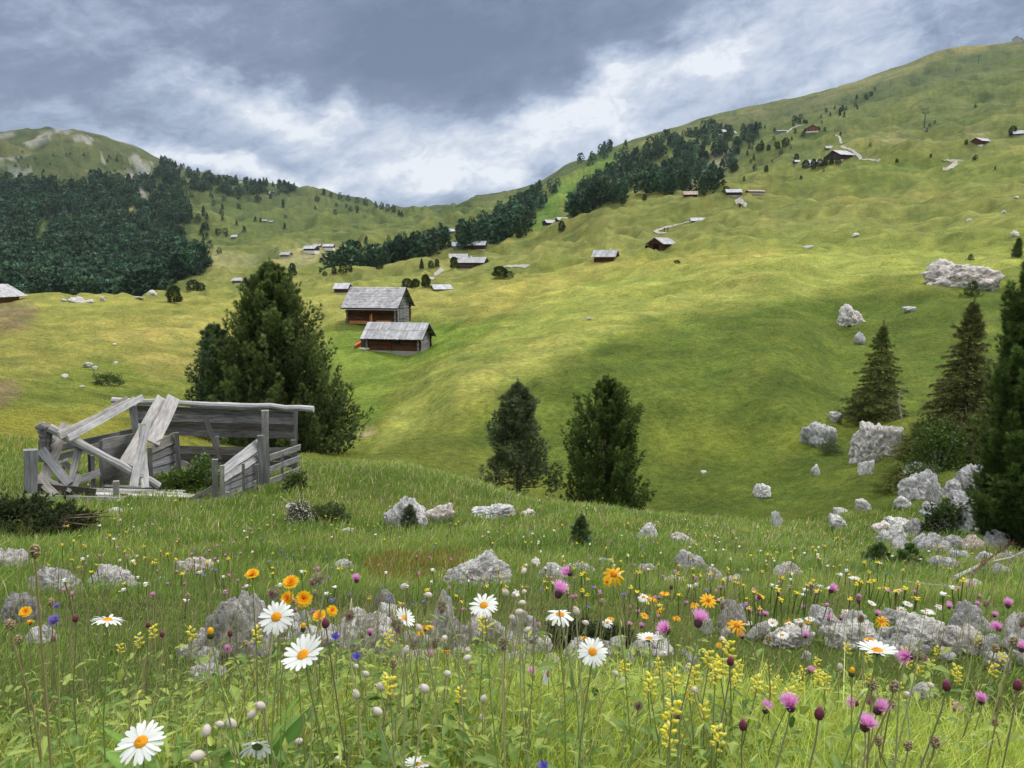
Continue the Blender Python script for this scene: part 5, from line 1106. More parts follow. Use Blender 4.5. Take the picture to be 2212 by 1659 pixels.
house(1718, 356, 7, 5, 1.8, 1.4, T(0), 'low pale roofed annex at the left end of the chalet group', 'shed', 'wood_dark', 'roof_pale', r=645)
house(1560, 292, 24, 14, 4.5, 4.0, T(24), 'large grey-brown alpine house above the scree and wood', 'house', 'wood_grey', 'roof_grey', r=1050, base=2.2, oe=1.5, og=1.2, name='alpine_house')
house(1614, 284, 20, 9, 2.0, 1.6, T(0), 'low pale terrace building right of the large grey-brown house', 'building', 'plaster', 'roof_pale', r=1080)
house(1680, 291, 16, 9, 3.6, 1.4, T(4), 'flat-roofed grey building left of the pale side track', 'building', 'wood_grey', 'roof_grey', r=960)
house(2119, 318, 12, 9, 4.4, 2.4, T(22), 'dark log cabin on a white base at the right', 'cabin', 'wood_brown', 'roof_pale', r=640, base=1.6, name='log_cabin')
house(2190, 296, 10, 8, 2.4, 2.4, T(-20), 'pale roofed hut beside the tall dark pine at the right', 'hut', 'wood_grey', 'roof_pale', r=680)
house(2040, 350, 12, 4, .8, .5, T(0), 'low white concrete culvert at the head of the right-hand track', 'culvert', 'plaster', 'roof_pale', r=600, name='culvert')
house(2203, 93, 14, 12, 8, 4, T(40), 'stone mountain station on the skyline at the right edge', 'building', 'stone', 'roof_grey', rmin=1200, name='mountain_station')
for (x, y, l, lab, wl) in [(656, 545, 10, 'white-based hut on the tan strip in the valley, leftmost on the strip', 'wood_dark'), (698, 538, 9, 'small hut on the tan strip in the valley, right of the white-based one', 'wood_dark'), (677, 536, 6, 'tiny hut between the two on the tan strip', 'wood_dark'), (605, 556, 8, 'dark hut left of the tan strip', 'wood_grey'), (499, 518, 13, 'grey barn alone on the green slope above the tan fields', 'wood_grey'), (567, 480, 7, 'tiny grey hut under the ridge, left of a pair', 'wood_grey'), (581, 481, 6, 'tiny dark hut under the ridge, right of a pair', 'wood_dark'), (970, 507, 9, 'pale roofed hut on the slope left of the dark tree belt', 'wood_grey'), (978, 543, 10, 'grey hut just left of the white church', 'wood_grey'), (1010, 540, 10, 'dark hut with pale roof between grey hut and church', 'wood_dark'), (972, 578, 9, 'small dark hut touching the left of the farmhouse pine', 'wood_dark')]:
    house(x, y, l, l * .7, l * .28, l * .2, R(RNG.uniform(-20, 20)), lab, 'hut', wl, 'roof_pale' if 'pale' in lab or 'white' in lab else 'roof_grey', rmin=400, base=1.0 if 'white-based' in lab else 0)
# orange door and lean-to of the right barn
rb = [o for o in COL.objects if o.get('label', '').startswith('brown log barn')][0]
MB().box(-2.72, -2.66, -1.2, .9, .1, 2.3).build('door', M['wood_orange'], rb)
MB().box(-2.55, -.2, 3.05, 4.4, 0, 1.9).build('lean_to', M['wood_orange'], rb)
# white church
p = ground(1030, 555); th = R(-22); ch = empty('church', tuple(p), 'small white church with a pointed bell tower in the valley', 'church', rz=th)
w = MB(); w.box(-6.5, 5, -3.4, 3.4, -1, 4.2); w.add([(-6.5, -3.4, 4.2), (-6.5, 3.4, 4.2), (-6.5, 0, 7)], (), [(0, 1, 2)]); w.add([(5, -3.4, 4.2), (5, 3.4, 4.2), (5, 0, 7)], (), [(0, 1, 2)]); w.build('nave', M['plaster'], ch)
rf = MB(); roof_slope(rf, -6.9, 5.4, -3.9, 3.9, 0, 7.1, 'board', per=14); roof_slope(rf, -6.9, 5.4, 3.9, 3.9, 0, 7.1, 'board', per=14); rf.build('roof', M['roof_pink'], ch, False, True)
w = MB(); w.box(-.2, 2.4, -1.4, 1.2, 5, 10.2); tw = w.build('tower', M['plaster'], ch)
w = MB(); w.add([(-.6, -1.8, 10.2), (2.8, -1.8, 10.2), (2.8, 1.6, 10.2), (-.6, 1.6, 10.2), (1.1, -.1, 14)], [(0, 3, 2, 1)], [(0, 1, 4), (1, 2, 4), (2, 3, 4), (3, 0, 4)]); w.build('spire', M['roof_pink'], tw)
w = MB(); w.box(.7, 1.5, -1.46, -1.41, 8, 9.4); w.build('opening', M['dark'], tw)
w = MB(); w.box(-4.5, -3.7, -3.46, -3.42, 1.6, 3.2); w.build('window', M['dark'], ch); w = MB(); w.box(-1.4, -.6, -3.46, -3.42, 1.6, 3.2); w.build('window', M['dark'], ch)
# lift pylons
def pylon(x, y, h, lab, r=None, rmin=300):
    p = hit(x, y, rmin) if r is None else ground(x, r); m_ = scale_at(p); h_ = h * m_; k = h_ / 12
    root = empty('lift_pylon', tuple(p), lab, 'lift pylon', 'chairlift pylons climbing the big slope', rz=R(15))
    MB().tube([(0, 0, -1), (0, 0, h_ * .5), (0, 0, h_)], [.55 * k, .42 * k, .3 * k], 8).build('mast', M['steel_blue'], root)
    MB().box(-2.6 * k, 2.6 * k, -.16 * k, .16 * k, h_ - .3 * k, h_).box(-2.7 * k, -2.2 * k, -1.2 * k, 1.2 * k, h_, h_ + .3 * k).box(2.2 * k, 2.7 * k, -1.2 * k, 1.2 * k, h_, h_ + .3 * k).build('crossarm', M['steel_blue'], root)
    MB().box(-.7 * k, .7 * k, -.7 * k, .7 * k, -1, .4 * k).build('footing', M['stone'], root)
for a in [(1996, 280, 34, 'tallest blue-grey lift pylon in the middle of the big slope'), (1715, 366, 20, 'dark lift pylon left of the chalet group'), (1781, 242, 14, 'thin lift pylon above the orange gabled house'), (1924, 191, 14, 'thin lift pylon on the upper slope, second from the top'), (1999, 164, 12, 'small lift pylon near the top of the slope'), (2113, 140, 16, 'faint lift pylon highest on the right'), (1189, 496, 12, 'short dark post in front of the ski run sheds'), (1038, 528, 16, 'green lift pylon behind the white church')]: pylon(*a)
# tracks
ribbon('gravel_path', [(1800, 292), (1812, 296), (1816, 304), (1818, 318), (1838, 326), (1852, 336), (1860, 345)], 2.2, M['gravel'], .35, 400)
ribbon('gravel_path', [(1862, 346), (1880, 346), (1900, 350)], 2.0, M['gravel'], .3, 400)
ribbon('gravel_path', [(2048, 346), (2062, 350), (2064, 356), (2052, 364), (2036, 369)], 2.6, M['gravel'], .3, 300)
ribbon('gravel_path', [(1600, 428), (1592, 434), (1604, 440), (1612, 448)], 2.6, M['gravel'], .3, 250)
ribbon('gravel_path', [(1500, 478), (1462, 487), (1438, 493), (1415, 501), (1424, 506), (1440, 504)], 1.9, M['gravel'], .25, 200)
ribbon('gravel_path', [(957, 582), (944, 592), (930, 604)], 2.0, M['gravel'], .2, 150)
ribbon('gravel_path', [(1700, 287), (1712, 277), (1745, 268)], 2.6, M['gravel'], .35, 400)
ribbon('gravel_path', [(1090, 576), (1112, 576), (1140, 577)], 2.0, M['gravel'], .2, 150)
# two hikers on the road: one continuous figure each
def person(p, h, lab, shade):
    vs = [(0, 0, .53), (0, 0, .70), (0, 0, .82), (0, 0, .875), (0, 0, .95), (-.11, 0, .81), (-.16, .01, .63), (-.15, -.06, .47), (.11, 0, .81), (.16, .01, .63), (.15, -.06, .47), (-.055, 0, .5), (-.065, -.05, .27), (-.06, .03, .03), (.055, 0, .5), (.065, .06, .27), (.06, .10, .03)]
    es = [(0, 1), (1, 2), (2, 3), (3, 4), (2, 5), (5, 6), (6, 7), (2, 8), (8, 9), (9, 10), (0, 11), (11, 12), (12, 13), (0, 14), (14, 15), (15, 16)]
    rs = [.09, .085, .09, .035, .065, .045, .035, .025, .045, .035, .025, .06, .045, .03, .06, .045, .03]
    me = bpy.data.meshes.new('person'); me.from_pydata([tuple(c * h for c in v) for v in vs], es, []); me.materials.append(shade)
    o = obj_me('person', me); o.location = tuple(p); m = o.modifiers.new('Skin', 'SKIN')
    for i, r_ in enumerate(rs): me.skin_vertices[0].data[i].radius = (r_ * h, r_ * h * .8)
    me.skin_vertices[0].data[0].use_root = True; o.modifiers.new('Sub', 'SUBSURF').levels = 1
    return tag(o, lab, 'person', 'hikers on the road')
M['cloth_dark'] = mat_simple('dark_clothing', (.03, .035, .05), .8, .1, 5); M['cloth_blue'] = mat_simple('blue_clothing', (.06, .09, .16), .8, .1, 5)
for x, lab, mt in ((1435, 'tiny walker in dark clothes on the pale road, left of two', 'cloth_dark'), (1442, 'tiny walker in bluish clothes on the pale road, right of two', 'cloth_blue')):
    p = hit(x, 503, 200); person(p + np.array([0, 0, .25]), 2.0, lab, M[mt])

# ------------------------------------------------------------------ the ruined shed
def sc(cx, cy, r):
    """ruin measured on an enlarged crop; r = distance"""
    return at(cx * .3224, 795.5 + cy * .3224, r)
def pxm(w, r): return w * .3224 / F_PX * r * 1.04
def viewn(A, B): v = -(np.asarray(A) + np.asarray(B)) / 2; v[2] *= .3; return v / np.linalg.norm(v)
def board(mb, c0, r0, c1, r1, w, t=.03, w2=None, tint=None, nrm=None):
    A = sc(*c0, r0); B = sc(*c1, r1); t_ = RNG.uniform(-.3, 1); c = (RNG.uniform(.75, 1.2) if tint is None else tint) * RNG.uniform(.8, 1.15)
    mb.plank(A, B, pxm(w, r0), t, viewn(A, B) if nrm is None else nrm, pxm(w2, r1) if w2 else pxm(w, r1), col=(c * (1 + .09 * t_), c * (1 + .03 * t_), c * (1 - .10 * t_)), jit=.008)
p = ground(95, 17.2); g0 = ground(250, 18)
shed = empty('ruined_shed', tuple(g0), 'collapsed grey board shed open to the sky in front of the great pine', 'ruined shed')
def part(name, mb, mat='wood_grey', parent=None):
    o = mb.build(name, M[mat], None, False, True); o.parent = parent or shed; o.matrix_parent_inverse = Matrix.Translation(-Vector(tuple(g0))); return o
M['wood_shadow'] = mat_wood('dark_board', (.045, .042, .042), (.19, .18, .18)); M['wood_white'] = mat_wood('bleached_board', (.22, .215, .22), (.46, .45, .46))
# back wall: four boards + rafter + lower boards
b = MB()
for i in range(4): board(b, (905, 272 + i * 49), 21.2, (1968, 311 + i * 46), 19.6, 42, .03, 40, (1.1, 1.6, .7, 1.25)[i])
part('back_wall', b, 'wood_shadow')
b = MB(); 
for i, y in enumerate((545, 592, 630)): board(b, (1200, y), 20.3, (1975, y + 14), 19.4, 48 if i == 0 else 34, .03, None, (1.3, .7, .9)[i])
part('lower_back_wall', b, 'wood_shadow')
A, B = sc(758, 216, 21.3), sc(2102, 274, 19.3); b = MB(); n = 14; b.tube([A + (B - A) * i / n + RNG.normal(0, .012, 3) for i in range(n + 1)], [.075 + .006 * math.sin(i) for i in range(n + 1)], 8, col=(1.1,) * 3); part('ridge_beam', b, 'wood_white')
for (c0, c1, w, r0, tnt, mt) in [((1984, 285), (1980, 735), 20, 19.4, .7, 'wood_grey'), ((1776, 282), (1786, 812), 42, 16.9, 1.1, 'wood_grey'), ((1440, 610), (1442, 985), 34, 15.9, .95, 'wood_grey'), ((1488, 650), (1490, 1000), 26, 15.7, 1.1, 'wood_grey'), ((1744, 450), (1757, 850), 34, 16.6, .9, 'wood_grey'),
        ((205, 545), (206, 870), 62, 16.2, 1.0, 'wood_grey'), ((888, 250), (925, 520), 40, 19.5, 1.3, 'wood_grey'), ((1183, 430), (1200, 700), 28, 18.3, .8, 'wood_grey'), ((1004, 530), (1010, 735), 26, 17.8, .8, 'wood_grey'), ((674, 487), (680, 805), 20, 18.2, .9, 'wood_grey'), ((600, 580), (604, 700), 18, 18.4, .5, 'wood_shadow'), ((620, 585), (626, 805), 22, 17.8, 1.0, 'wood_grey'), ((1455, 455), (1457, 530), 22, 20, 1, 'wood_grey'), ((1630, 638), (1636, 895), 18, 16.0, .6, 'wood_grey'), ((1720, 642), (1722, 860), 20, 16.4, .9, 'wood_grey'), ((1707, 755), (1714, 900), 18, 16.1, 1.0, 'wood_grey'), ((1525, 828), (1531, 1000), 26, 15.5, 1.1, 'wood_grey'), ((778, 755), (780, 850), 34, 16.4, 1.2, 'wood_grey'), ((1965, 480), (1970, 730), 30, 19.0, .7, 'wood_grey')]:
    b = MB(); board(b, c0, r0, c1, r0, w, pxm(w, r0) * .8, None, tnt); part('post', b, mt)
# right-hand panels and rail fence
b = MB(); board(b, (1485, 692), 15.8, (1738, 505), 16.7, 50, .03, 66, 1.35); board(b, (1495, 745), 15.8, (1735, 590), 16.7, 40, .03, 40, 1.2); part('slanted_boards', b, 'wood_white')
b = MB()
for i in range(5): board(b, (1495, 755 + i * 48), 15.85, (1735, 665 + i * 40), 16.75, 50, .03, 42, (1.2, 1.0, 1.15, .95, 1.1)[i])
part('side_wall', b)
b = MB(); board(b, (1545, 868), 15.6, (1655, 932), 15.7, 38, .04, None, .95); part('brace', b)
b = MB(); board(b, (1262, 893), 15.9, (1428, 803), 15.9, 32, .04, None, 1.0); part('brace', b)
b = MB(); board(b, (1212, 628), 19, (1322, 690), 18.6, 32, .04, None, 1.0); part('brace', b)
b = MB(); board(b, (1285, 925), 15.8, (1430, 935), 15.7, 84, .03, None, 1.0); part('base_board', b)
b = MB()
for y0_, y1_ in ((600, 530), (682, 602), (762, 678)): board(b, (1800, y0_), 17.0, (2010, y1_), 19.0, 38, .035, 36, 1.15)
part('fence_rail', b); b = MB(); board(b, (1888, 558), 17.8, (1891, 750), 17.8, 17, .04, None, 1.0); part('stile', b)
# partitions
b = MB()
for i in range(4): board(b, (1000, 547 + i * 48), 17.9, (1176, 462 + i * 62), 18.4, 50, .03, 62, (1.1, .95, 1.15, 1.0)[i])
part('partition', b)
b = MB()
for i in range(5): board(b, (680, 515 + i * 66), 18.2, (898, 470 + i * 60), 19.4, 68, .03, 62, (1.15, 1.0, 1.1, .85, .6)[i])
part('partition', b)
b = MB(); board(b, (320, 553), 18.0, (888, 424), 19.8, 42, .035, 38, .75); board(b, (372, 602), 18.0, (690, 515), 18.6, 36, .035, None, .7); part('top_rail', b)
b = MB(); board(b, (365, 812), 17.0, (668, 698), 17.8, 44, .035, None, 1.0); part('lower_rail', b)
b = MB(); board(b, (130, 868), 16.0, (820, 890), 15.9, 40, .05, None, 1.3); part('sill_beam', b)
# floor boards fallen across each other
for i, (c0, r0, c1, r1, w, t_) in enumerate([((470, 815), 17.2, (1290, 858), 16.4, 26, 1.1), ((570, 815), 17.6, (1240, 828), 17.2, 24, 1.3), ((370, 840), 16.7, (760, 845), 16.6, 20, 1.4), ((700, 790), 17.8, (1120, 800), 17.6, 22, 1.0), ((860, 850), 16.5, (1290, 862), 16.2, 18, 1.5), ((1060, 800), 18, (1420, 845), 17.2, 16, .8), ((930, 820), 17, (1380, 860), 16.7, 14, 1.2), ((650, 860), 16.2, (1180, 880), 16.1, 16, .7), ((250, 830), 16.6, (560, 860), 16.4, 18, 1.0)]):
    b = MB(); board(b, c0, r0, c1, r1, w, .03, None, t_, np.array([0, -.45, .9])); part('floor_board', b, 'wood_white' if t_ > 1.05 else 'wood_grey')
b = MB(); board(b, (250, 808), 16.3, (640, 828), 16.6, 60, .05, 40, .5); part('floor_frame', b, 'wood_shadow')
b = MB(); board(b, (480, 880), 16.15, (1240, 895), 16.05, 40, .06, None, .35); part('floor_frame', b, 'wood_shadow')
# loose boards: each would fall on its own
LB = [
 ((395, 452), 16.6, (905, 216), 19.6, 44, 44, 'wood_white', 'broad bleached board sloping up to the ridge beam, lower of the parallel pair', 1.2),
 ((455, 470), 16.5, (955, 192), 19.4, 36, 32, 'wood_white', 'long bleached board beside the broad one, reaching highest over the ridge beam', 1.25),
 ((610, 348), 18.1, (850, 197), 19.9, 22, 22, 'wood_grey', 'short narrow grey board behind the parallel sloping pair', 1.1),
 ((845, 640), 17.3, (1090, 200), 19.8, 78, 70, 'wood_white', 'wide bleached board leaning steeply on the ridge beam, left of two', 1.0),
 ((1020, 500), 18.0, (1166, 195), 19.7, 82, 76, 'wood_white', 'wide smooth board leaning on the ridge beam, right of two', 1.1),
 ((893, 790), 16.6, (990, 350), 17.2, 44, 46, 'wood_white', 'mottled board standing slanted in the middle of the ruin', 1.15),
 ((973, 800), 16.7, (960, 560), 17.0, 44, 40, 'wood_white', 'white upright board foot right of the mottled board', 1.45),
 ((955, 560), 17.1, (952, 370), 17.15, 34, 38, 'wood_white', 'short white board behind the top of the mottled board', 1.45),
 ((300, 735), 16.9, (440, 370), 17.6, 58, 48, 'wood_white', 'wide pale board crossing diagonally at the left end', 1.1),
 ((275, 545), 17.0, (465, 775), 16.6, 46, 44, 'wood_grey', 'grey board crossing the wide pale one at the left end', 1.25),
 ((535, 512), 17.0, (470, 765), 16.7, 46, 26, 'wood_grey', 'tapering grey board propping the long fallen beam', 1.15),
 ((415, 620), 17.6, (520, 705), 17.3, 30, 30, 'wood_grey', 'small grey slat behind the tapering prop', .7),
 ((370, 645), 17.4, (460, 605), 17.5, 10, 10, 'wood_white', 'thin lath between the crossed boards', 1.2),
 ((420, 660), 17.8, (405, 770), 17.6, 26, 24, 'wood_shadow', 'dark stump board in the shade of the crossed boards', .5),
 ((248, 722), 16.4, (370, 852), 16.2, 46, 40, 'wood_white', 'cracked bright board lying low beside the left corner post', 1.2),
 ((310, 738), 16.6, (475, 825), 16.4, 20, 18, 'wood_white', 'slim bright board beside the cracked one', 1.3),
 ((522, 708), 16.8, (486, 808), 16.7, 44, 46, 'wood_grey', 'short square board standing at the lower rail', 1.4),
 ((1378, 335), 17.6, (1476, 612), 17.4, 30, 26, 'wood_shadow', 'dark weathered stake leaning inside the right bay', .9),
]
for (c0, r0, c1, r1, w, w2, mt, lab, tn) in LB:
    b = MB(); board(b, c0, r0, c1, r1, w, .035, w2, tn); A = (sc(*c0, r0) + sc(*c1, r1)) / 2
    o = b.build('loose_board', M[mt], None, False, True); o.data.transform(Matrix.Translation(-Vector(tuple(A)))); o.location = tuple(A); tag(o, lab, 'board', 'loose boards of the ruined shed')
for (pts, rad, lab, mt) in [([((328, 396), 17.0), ((560, 520), 16.9), ((830, 665), 16.8), ((1062, 788), 16.9)], .085, 'long fallen beam running down from the left log posts to the floor', 'wood_white'),
                            ([((305, 380), 17.1), ((303, 480), 17.1), ((300, 612), 17.1)], .11, 'mottled log post with a broken top near the left end', 'wood_shadow'),
                            ([((262, 372), 17.3), ((300, 430), 17.25), ((350, 495), 17.2)], .10, 'short thick log tilting from the mottled post', 'wood_grey')]:
    P = np.array([sc(*c, r_) for c, r_ in pts]); A = P.mean(0); b = MB(); Q = [P[0] + (P[-1] - P[0]) * 0]
    Q = np.array([[np.interp(t, np.linspace(0, 1, len(P)), P[:, k]) for k in range(3)] for t in np.linspace(0, 1, 12)]) + RNG.normal(0, .01, (12, 3)) - A
    b.tube(Q, [rad * RNG.uniform(.9, 1.1) for _ in range(12)], 8, col=(1.1,) * 3); o = b.build('fallen_log', M[mt], None, False, True); o.location = tuple(A); tag(o, lab, 'log')
for (x, y, w, h, lab, s_) in [(1130, 770, 170, 110, 'raspberry shrub growing inside the ruin, left and lower one', 11), (1270, 800, 240, 130, 'leafy shrub filling the middle of the ruin', 12), (1380, 800, 150, 210, 'tallest green shrub beside the front posts of the ruin', 13)]:
    q = ground(x * .3224, 17.6); leafcloud('leafy_shrub', q, pxm(w, 17.6), pxm(h, 17.6) * 1.1, .9, int(w * 5.5), .085, (.05, .09, .018), (.13, .20, .035), lab, 'shrub', s_, 9, None, 1.5)

# ------------------------------------------------------------------ grass
def blades(name, N, rlo, rhi, hfun, wfun, cfun, mat, label, kind='stuff', azr=(-47, 47), seed=5, bend=.55, reject=True, power=1.0):
    rng = np.random.default_rng(seed); a = np.radians(rng.uniform(azr[0], azr[1], N)); r = np.exp(rng.uniform(0, 1, N) ** power * math.log(rhi / rlo)) * rlo
    x = np.sin(a) * r; y = np.cos(a) * r; ok = np.ones(N, bool)
    if reject:
        for (cx, cy, rad) in ROCKFOOT:
            if math.hypot(cx, cy) < rhi + 3: ok &= ((x - cx) ** 2 + (y - cy) ** 2) > (rad * .92) ** 2
    keep, h = hfun(x, y, r, rng); ok &= keep; x, y, r, h = x[ok], y[ok], r[ok], h[ok]; n = len(x)
    z = H(x, y) - .01; w = wfun(x, y, r, rng, h); c = cfun(x, y, r, rng)
    wind = np.array([.55, .1]); th = rng.uniform(0, 6.283, n); ln = np.abs(rng.normal(0, bend, n)) * h
    lx = np.cos(th) * ln + wind[0] * h * .35; ly = np.sin(th) * ln + wind[1] * h * .3
    fa = rng.normal(0, .7, n) + np.arctan2(x, y); sx = np.cos(fa) * w / 2; sy = -np.sin(fa) * w / 2
    B = np.stack([x, y, z], 1); S_ = np.stack([sx, sy, 0 * sx], 1); L_ = np.stack([lx, ly, 0 * lx], 1); U = np.stack([0 * h, 0 * h, h], 1)
    V = np.stack([B - S_, B + S_, B + L_ * .28 + U * .58 + S_ * .8, B + L_ * .28 + U * .58 - S_ * .8, B + L_ + U * .97], 1).reshape(-1, 3)
    i = np.arange(n) * 5; Q = np.stack([i, i + 1, i + 2, i + 3], 1); T_ = np.stack([i + 3, i + 2, i + 4], 1)
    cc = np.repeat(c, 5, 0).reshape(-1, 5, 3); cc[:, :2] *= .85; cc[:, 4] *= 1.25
    return tag(mesh_np(name, V, [Q, T_], M[mat], None, np.clip(cc.reshape(-1, 3), 0, .9)), label, 'grass', kind=kind)
def shed_clear(x, y):
    px, py, d = project(x, y, H(x, y)); rr = np.hypot(x, y)
    return ~((rr > 16.6) & (rr < 20.5) & (px > 70) & (px < 620))
def near_h(x, y, r, rng):
    n1_ = fbm(x / 1.3, y / 1.3, 3, 301); n2_ = fbm(x / .35, y / .35, 2, 302); ok = rng.uniform(0, 1, len(x)) < .72 + n1_ * .5 + n2_ * .3
    h = (.060 + .035 * n1_ + .015 * n2_) * rng.uniform(.5, 1.5, len(x)) * np.clip(.85 + r / 11, .9, 2.6); h = h * np.where((r > 2.1) & (r < 4.6), .38, 1) * (1 + 1.1 * np.clip((2.1 - r) / .7, 0, 1))
    return ok & (shed_clear(x, y) | (rng.uniform(0, 1, len(x)) < .25)), h
def near_w(x, y, r, rng, h): return np.maximum(.0026, r * .00085) * rng.uniform(.7, 1.4, len(x))
def near_c(x, y, r, rng):
    n = len(x); t = np.clip(fbm(x / 2.1, y / 2.1, 3, 311) * 1.3 + .42 + rng.normal(0, .22, n), 0, 1)[:, None]
    c = np.array([.115, .205, .030]) * (1 - t) + np.array([.26, .335, .070]) * t
    g2 = np.clip(fbm(x / 4, y / 4, 2, 312) * 2, 0, 1)[:, None]; c = c * (1 - g2 * .35) + np.array([.16, .29, .05]) * g2 * .35
    straw = (rng.uniform(0, 1, n) < .06 + .12 * np.clip((r - 6) / 9, 0, 1))[:, None]; c = np.where(straw, np.array([.50, .43, .22]) * rng.uniform(.7, 1.1, (n, 1)), c)
    px, py, d = project(x, y, H(x, y)); sed = inpoly(px, py, [(780, 1215), (860, 1198), (1020, 1192), (1010, 1222), (930, 1255), (800, 1262)])[:, None]
    c = np.where(sed & (rng.uniform(0, 1, (n, 1)) < .7), np.array([.24, .18, .040]) * rng.uniform(.7, 1.2, (n, 1)), c)
    return c * rng.uniform(.8, 1.2, (n, 1)) * (1 + np.clip((2.6 - r) / 1, 0, 1)[:, None] * np.array([.55, .40, .2])) * 1.22
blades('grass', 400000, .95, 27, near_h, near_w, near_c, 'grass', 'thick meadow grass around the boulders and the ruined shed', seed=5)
def tall_h(x, y, r, rng): return rng.uniform(0, 1, len(x)) < .5 + fbm(x / 2, y / 2, 2, 401) * .9, rng.uniform(.20, .42, len(x)) * np.clip(1.25 - r / 18, .6, 1)
def tall_w(x, y, r, rng, h): return np.maximum(.0020, r * .00065) * rng.uniform(.8, 1.2, len(x))
def tall_c(x, y, r, rng):
    t = rng.uniform(0, 1, (len(x), 1)); return np.array([.15, .19, .06]) * (1 - t) + np.array([.42, .35, .19]) * t
blades('tall_grass', 9500, 1.1, 27, tall_h, tall_w, tall_c, 'grass', 'thin straw-coloured stalks standing above the meadow', seed=6, bend=.22)
def slope_h(x, y, r, rng):
    px, py, d = project(x, y, H(x, y)); mown = inpoly(px, py, [(790, 1000), (850, 880), (930, 790), (1090, 700), (1320, 590), (1700, 548), (2400, 530), (2400, 600), (1950, 610), (1700, 650), (1540, 668), (1300, 735), (1180, 800), (950, 905)])
    n1_ = fbm(x / 3.5, y / 3.5, 3, 501); ok = (rng.uniform(0, 1, len(x)) < .45 + n1_ * .9) & (px > -60) & (px < 2280)
    return ok & (~mown | (rng.uniform(0, 1, len(x)) < .25)), rng.uniform(.03, .08, len(x)) * np.where(mown, .4, 1)
def slope_w(x, y, r, rng, h): return r * .0013 * rng.uniform(.7, 1.4, len(x))
def slope_c(x, y, r, rng):
    n = len(x); ia = np.clip(np.interp(np.degrees(np.arctan2(x, y)), AZ, np.arange(NA)), 0, NA - 1).astype(int); il = np.clip(np.interp(np.log(np.hypot(x, y)), LR, np.arange(NR)), 0, NR - 1).astype(int)
    c = GC[ia, il] * rng.uniform(1.4, 2.1, (n, 1)); s_ = rng.uniform(0, 1, (n, 1)) < .04; return np.where(s_, np.array([.33, .30, .12]), c)
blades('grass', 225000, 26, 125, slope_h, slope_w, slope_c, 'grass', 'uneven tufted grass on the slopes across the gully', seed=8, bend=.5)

# ------------------------------------------------------------------ low leaves and leafy plants
def leafset(P, D, L, Wd, rng, curl=.35, seg=4, c1=(.05, .10, .02), c2=(.12, .19, .04)):
    """curved leaves: P base points, D directions, lengths L, widths Wd"""
    n = len(P); D = unit(D); Sd = unit(np.cross(D, np.array([0, 0, 1.0]) + rng.normal(0, .3, (n, 3)))); N_ = np.cross(Sd, D); rows = []
    for k in range(seg + 1):
        f = k / seg; w = (np.sin(math.pi * min(.97, .12 + f * .88)) ** .8 if k < seg else .04) * Wd / 2
        c = P + D * (L * f)[:, None] + np.array([0, 0, -1.0]) * (curl * L * f * f)[:, None]; up = N_ * (w * .35)[:, None]
        rows += [c - Sd * w[:, None] + up, c, c + Sd * w[:, None] + up]
    V = np.stack(rows, 1); m = 3 * (seg + 1); base = (np.arange(n) * m)[:, None]
    q = np.array([(3 * k + j, 3 * k + j + 1, 3 * k + j + 4, 3 * k + j + 3) for k in range(seg) for j in (0, 1)]); F = (base[:, :, None] + q[None]).reshape(-1, 4)
    t = rng.uniform(0, 1, (n, 1)); c = (np.array(c1) * (1 - t) + np.array(c2) * t); C_ = np.repeat(c, m, 0).reshape(n, m, 3); C_[:, 1::3] *= 1.25
    return V.reshape(-1, 3), F, C_.reshape(-1, 3)
rng = np.random.default_rng(61); n = 34000; a = np.radians(rng.uniform(-37, 37, n)); r = np.exp(rng.uniform(0, 1, n) * math.log(2.1 / .8)) * .8 + 0 * (1) * .85
x = np.sin(a) * r; y = np.cos(a) * r; px, py, d = project(x, y, H(x, y)); keep = rng.uniform(0, 1, n) < np.where(px < 1000, .95, .6) * (.6 + fbm(x * 2, y * 2, 2, 66)); x, y, r = x[keep], y[keep], r[keep]; n = len(x)
P = np.stack([x, y, H(x, y) + rng.uniform(0, .24, n) * rng.uniform(.3, 1, n)], 1); D = np.stack([rng.normal(0, 1, n), rng.normal(0, 1, n), rng.uniform(.1, .9, n)], 1)
L = rng.uniform(.014, .045, n); V, F, Cc = leafset(P, D, L, L * rng.uniform(.12, .5, n), rng, .3, 2, (.07, .15, .025), (.32, .38, .08))
tag(mesh_np('undergrowth', V, [F], M['leaf'], None, Cc), 'mixed small green leaves low between the flower stems', 'undergrowth', kind='stuff')
def leafy(x, yb, r, n, L, Wd, label, c1=(.07, .17, .020), c2=(.18, .33, .045), name='broadleaf_plant', upr=1.1, seed=0):
    rng = np.random.default_rng(seed); p = ground(x, r); root = empty(name, tuple(p), label, 'plant'); ga = 2.4
    for k in range(n):
        a = k * ga + rng.uniform(-.3, .3); D = np.array([[math.cos(a), math.sin(a), upr * rng.uniform(.6, 1.7)]]); l = L * rng.uniform(.65, 1.1)
        V, F, Cc = leafset(np.array([[.01 * math.cos(a), .01 * math.sin(a), -.01]]), D, np.array([l]), np.array([Wd * rng.uniform(.8, 1.2)]), rng, .30 * rng.uniform(.6, 1.5), 7, c1, c2)
        mesh_np('leaf', V, [F], M['leaf'], root, Cc, True)
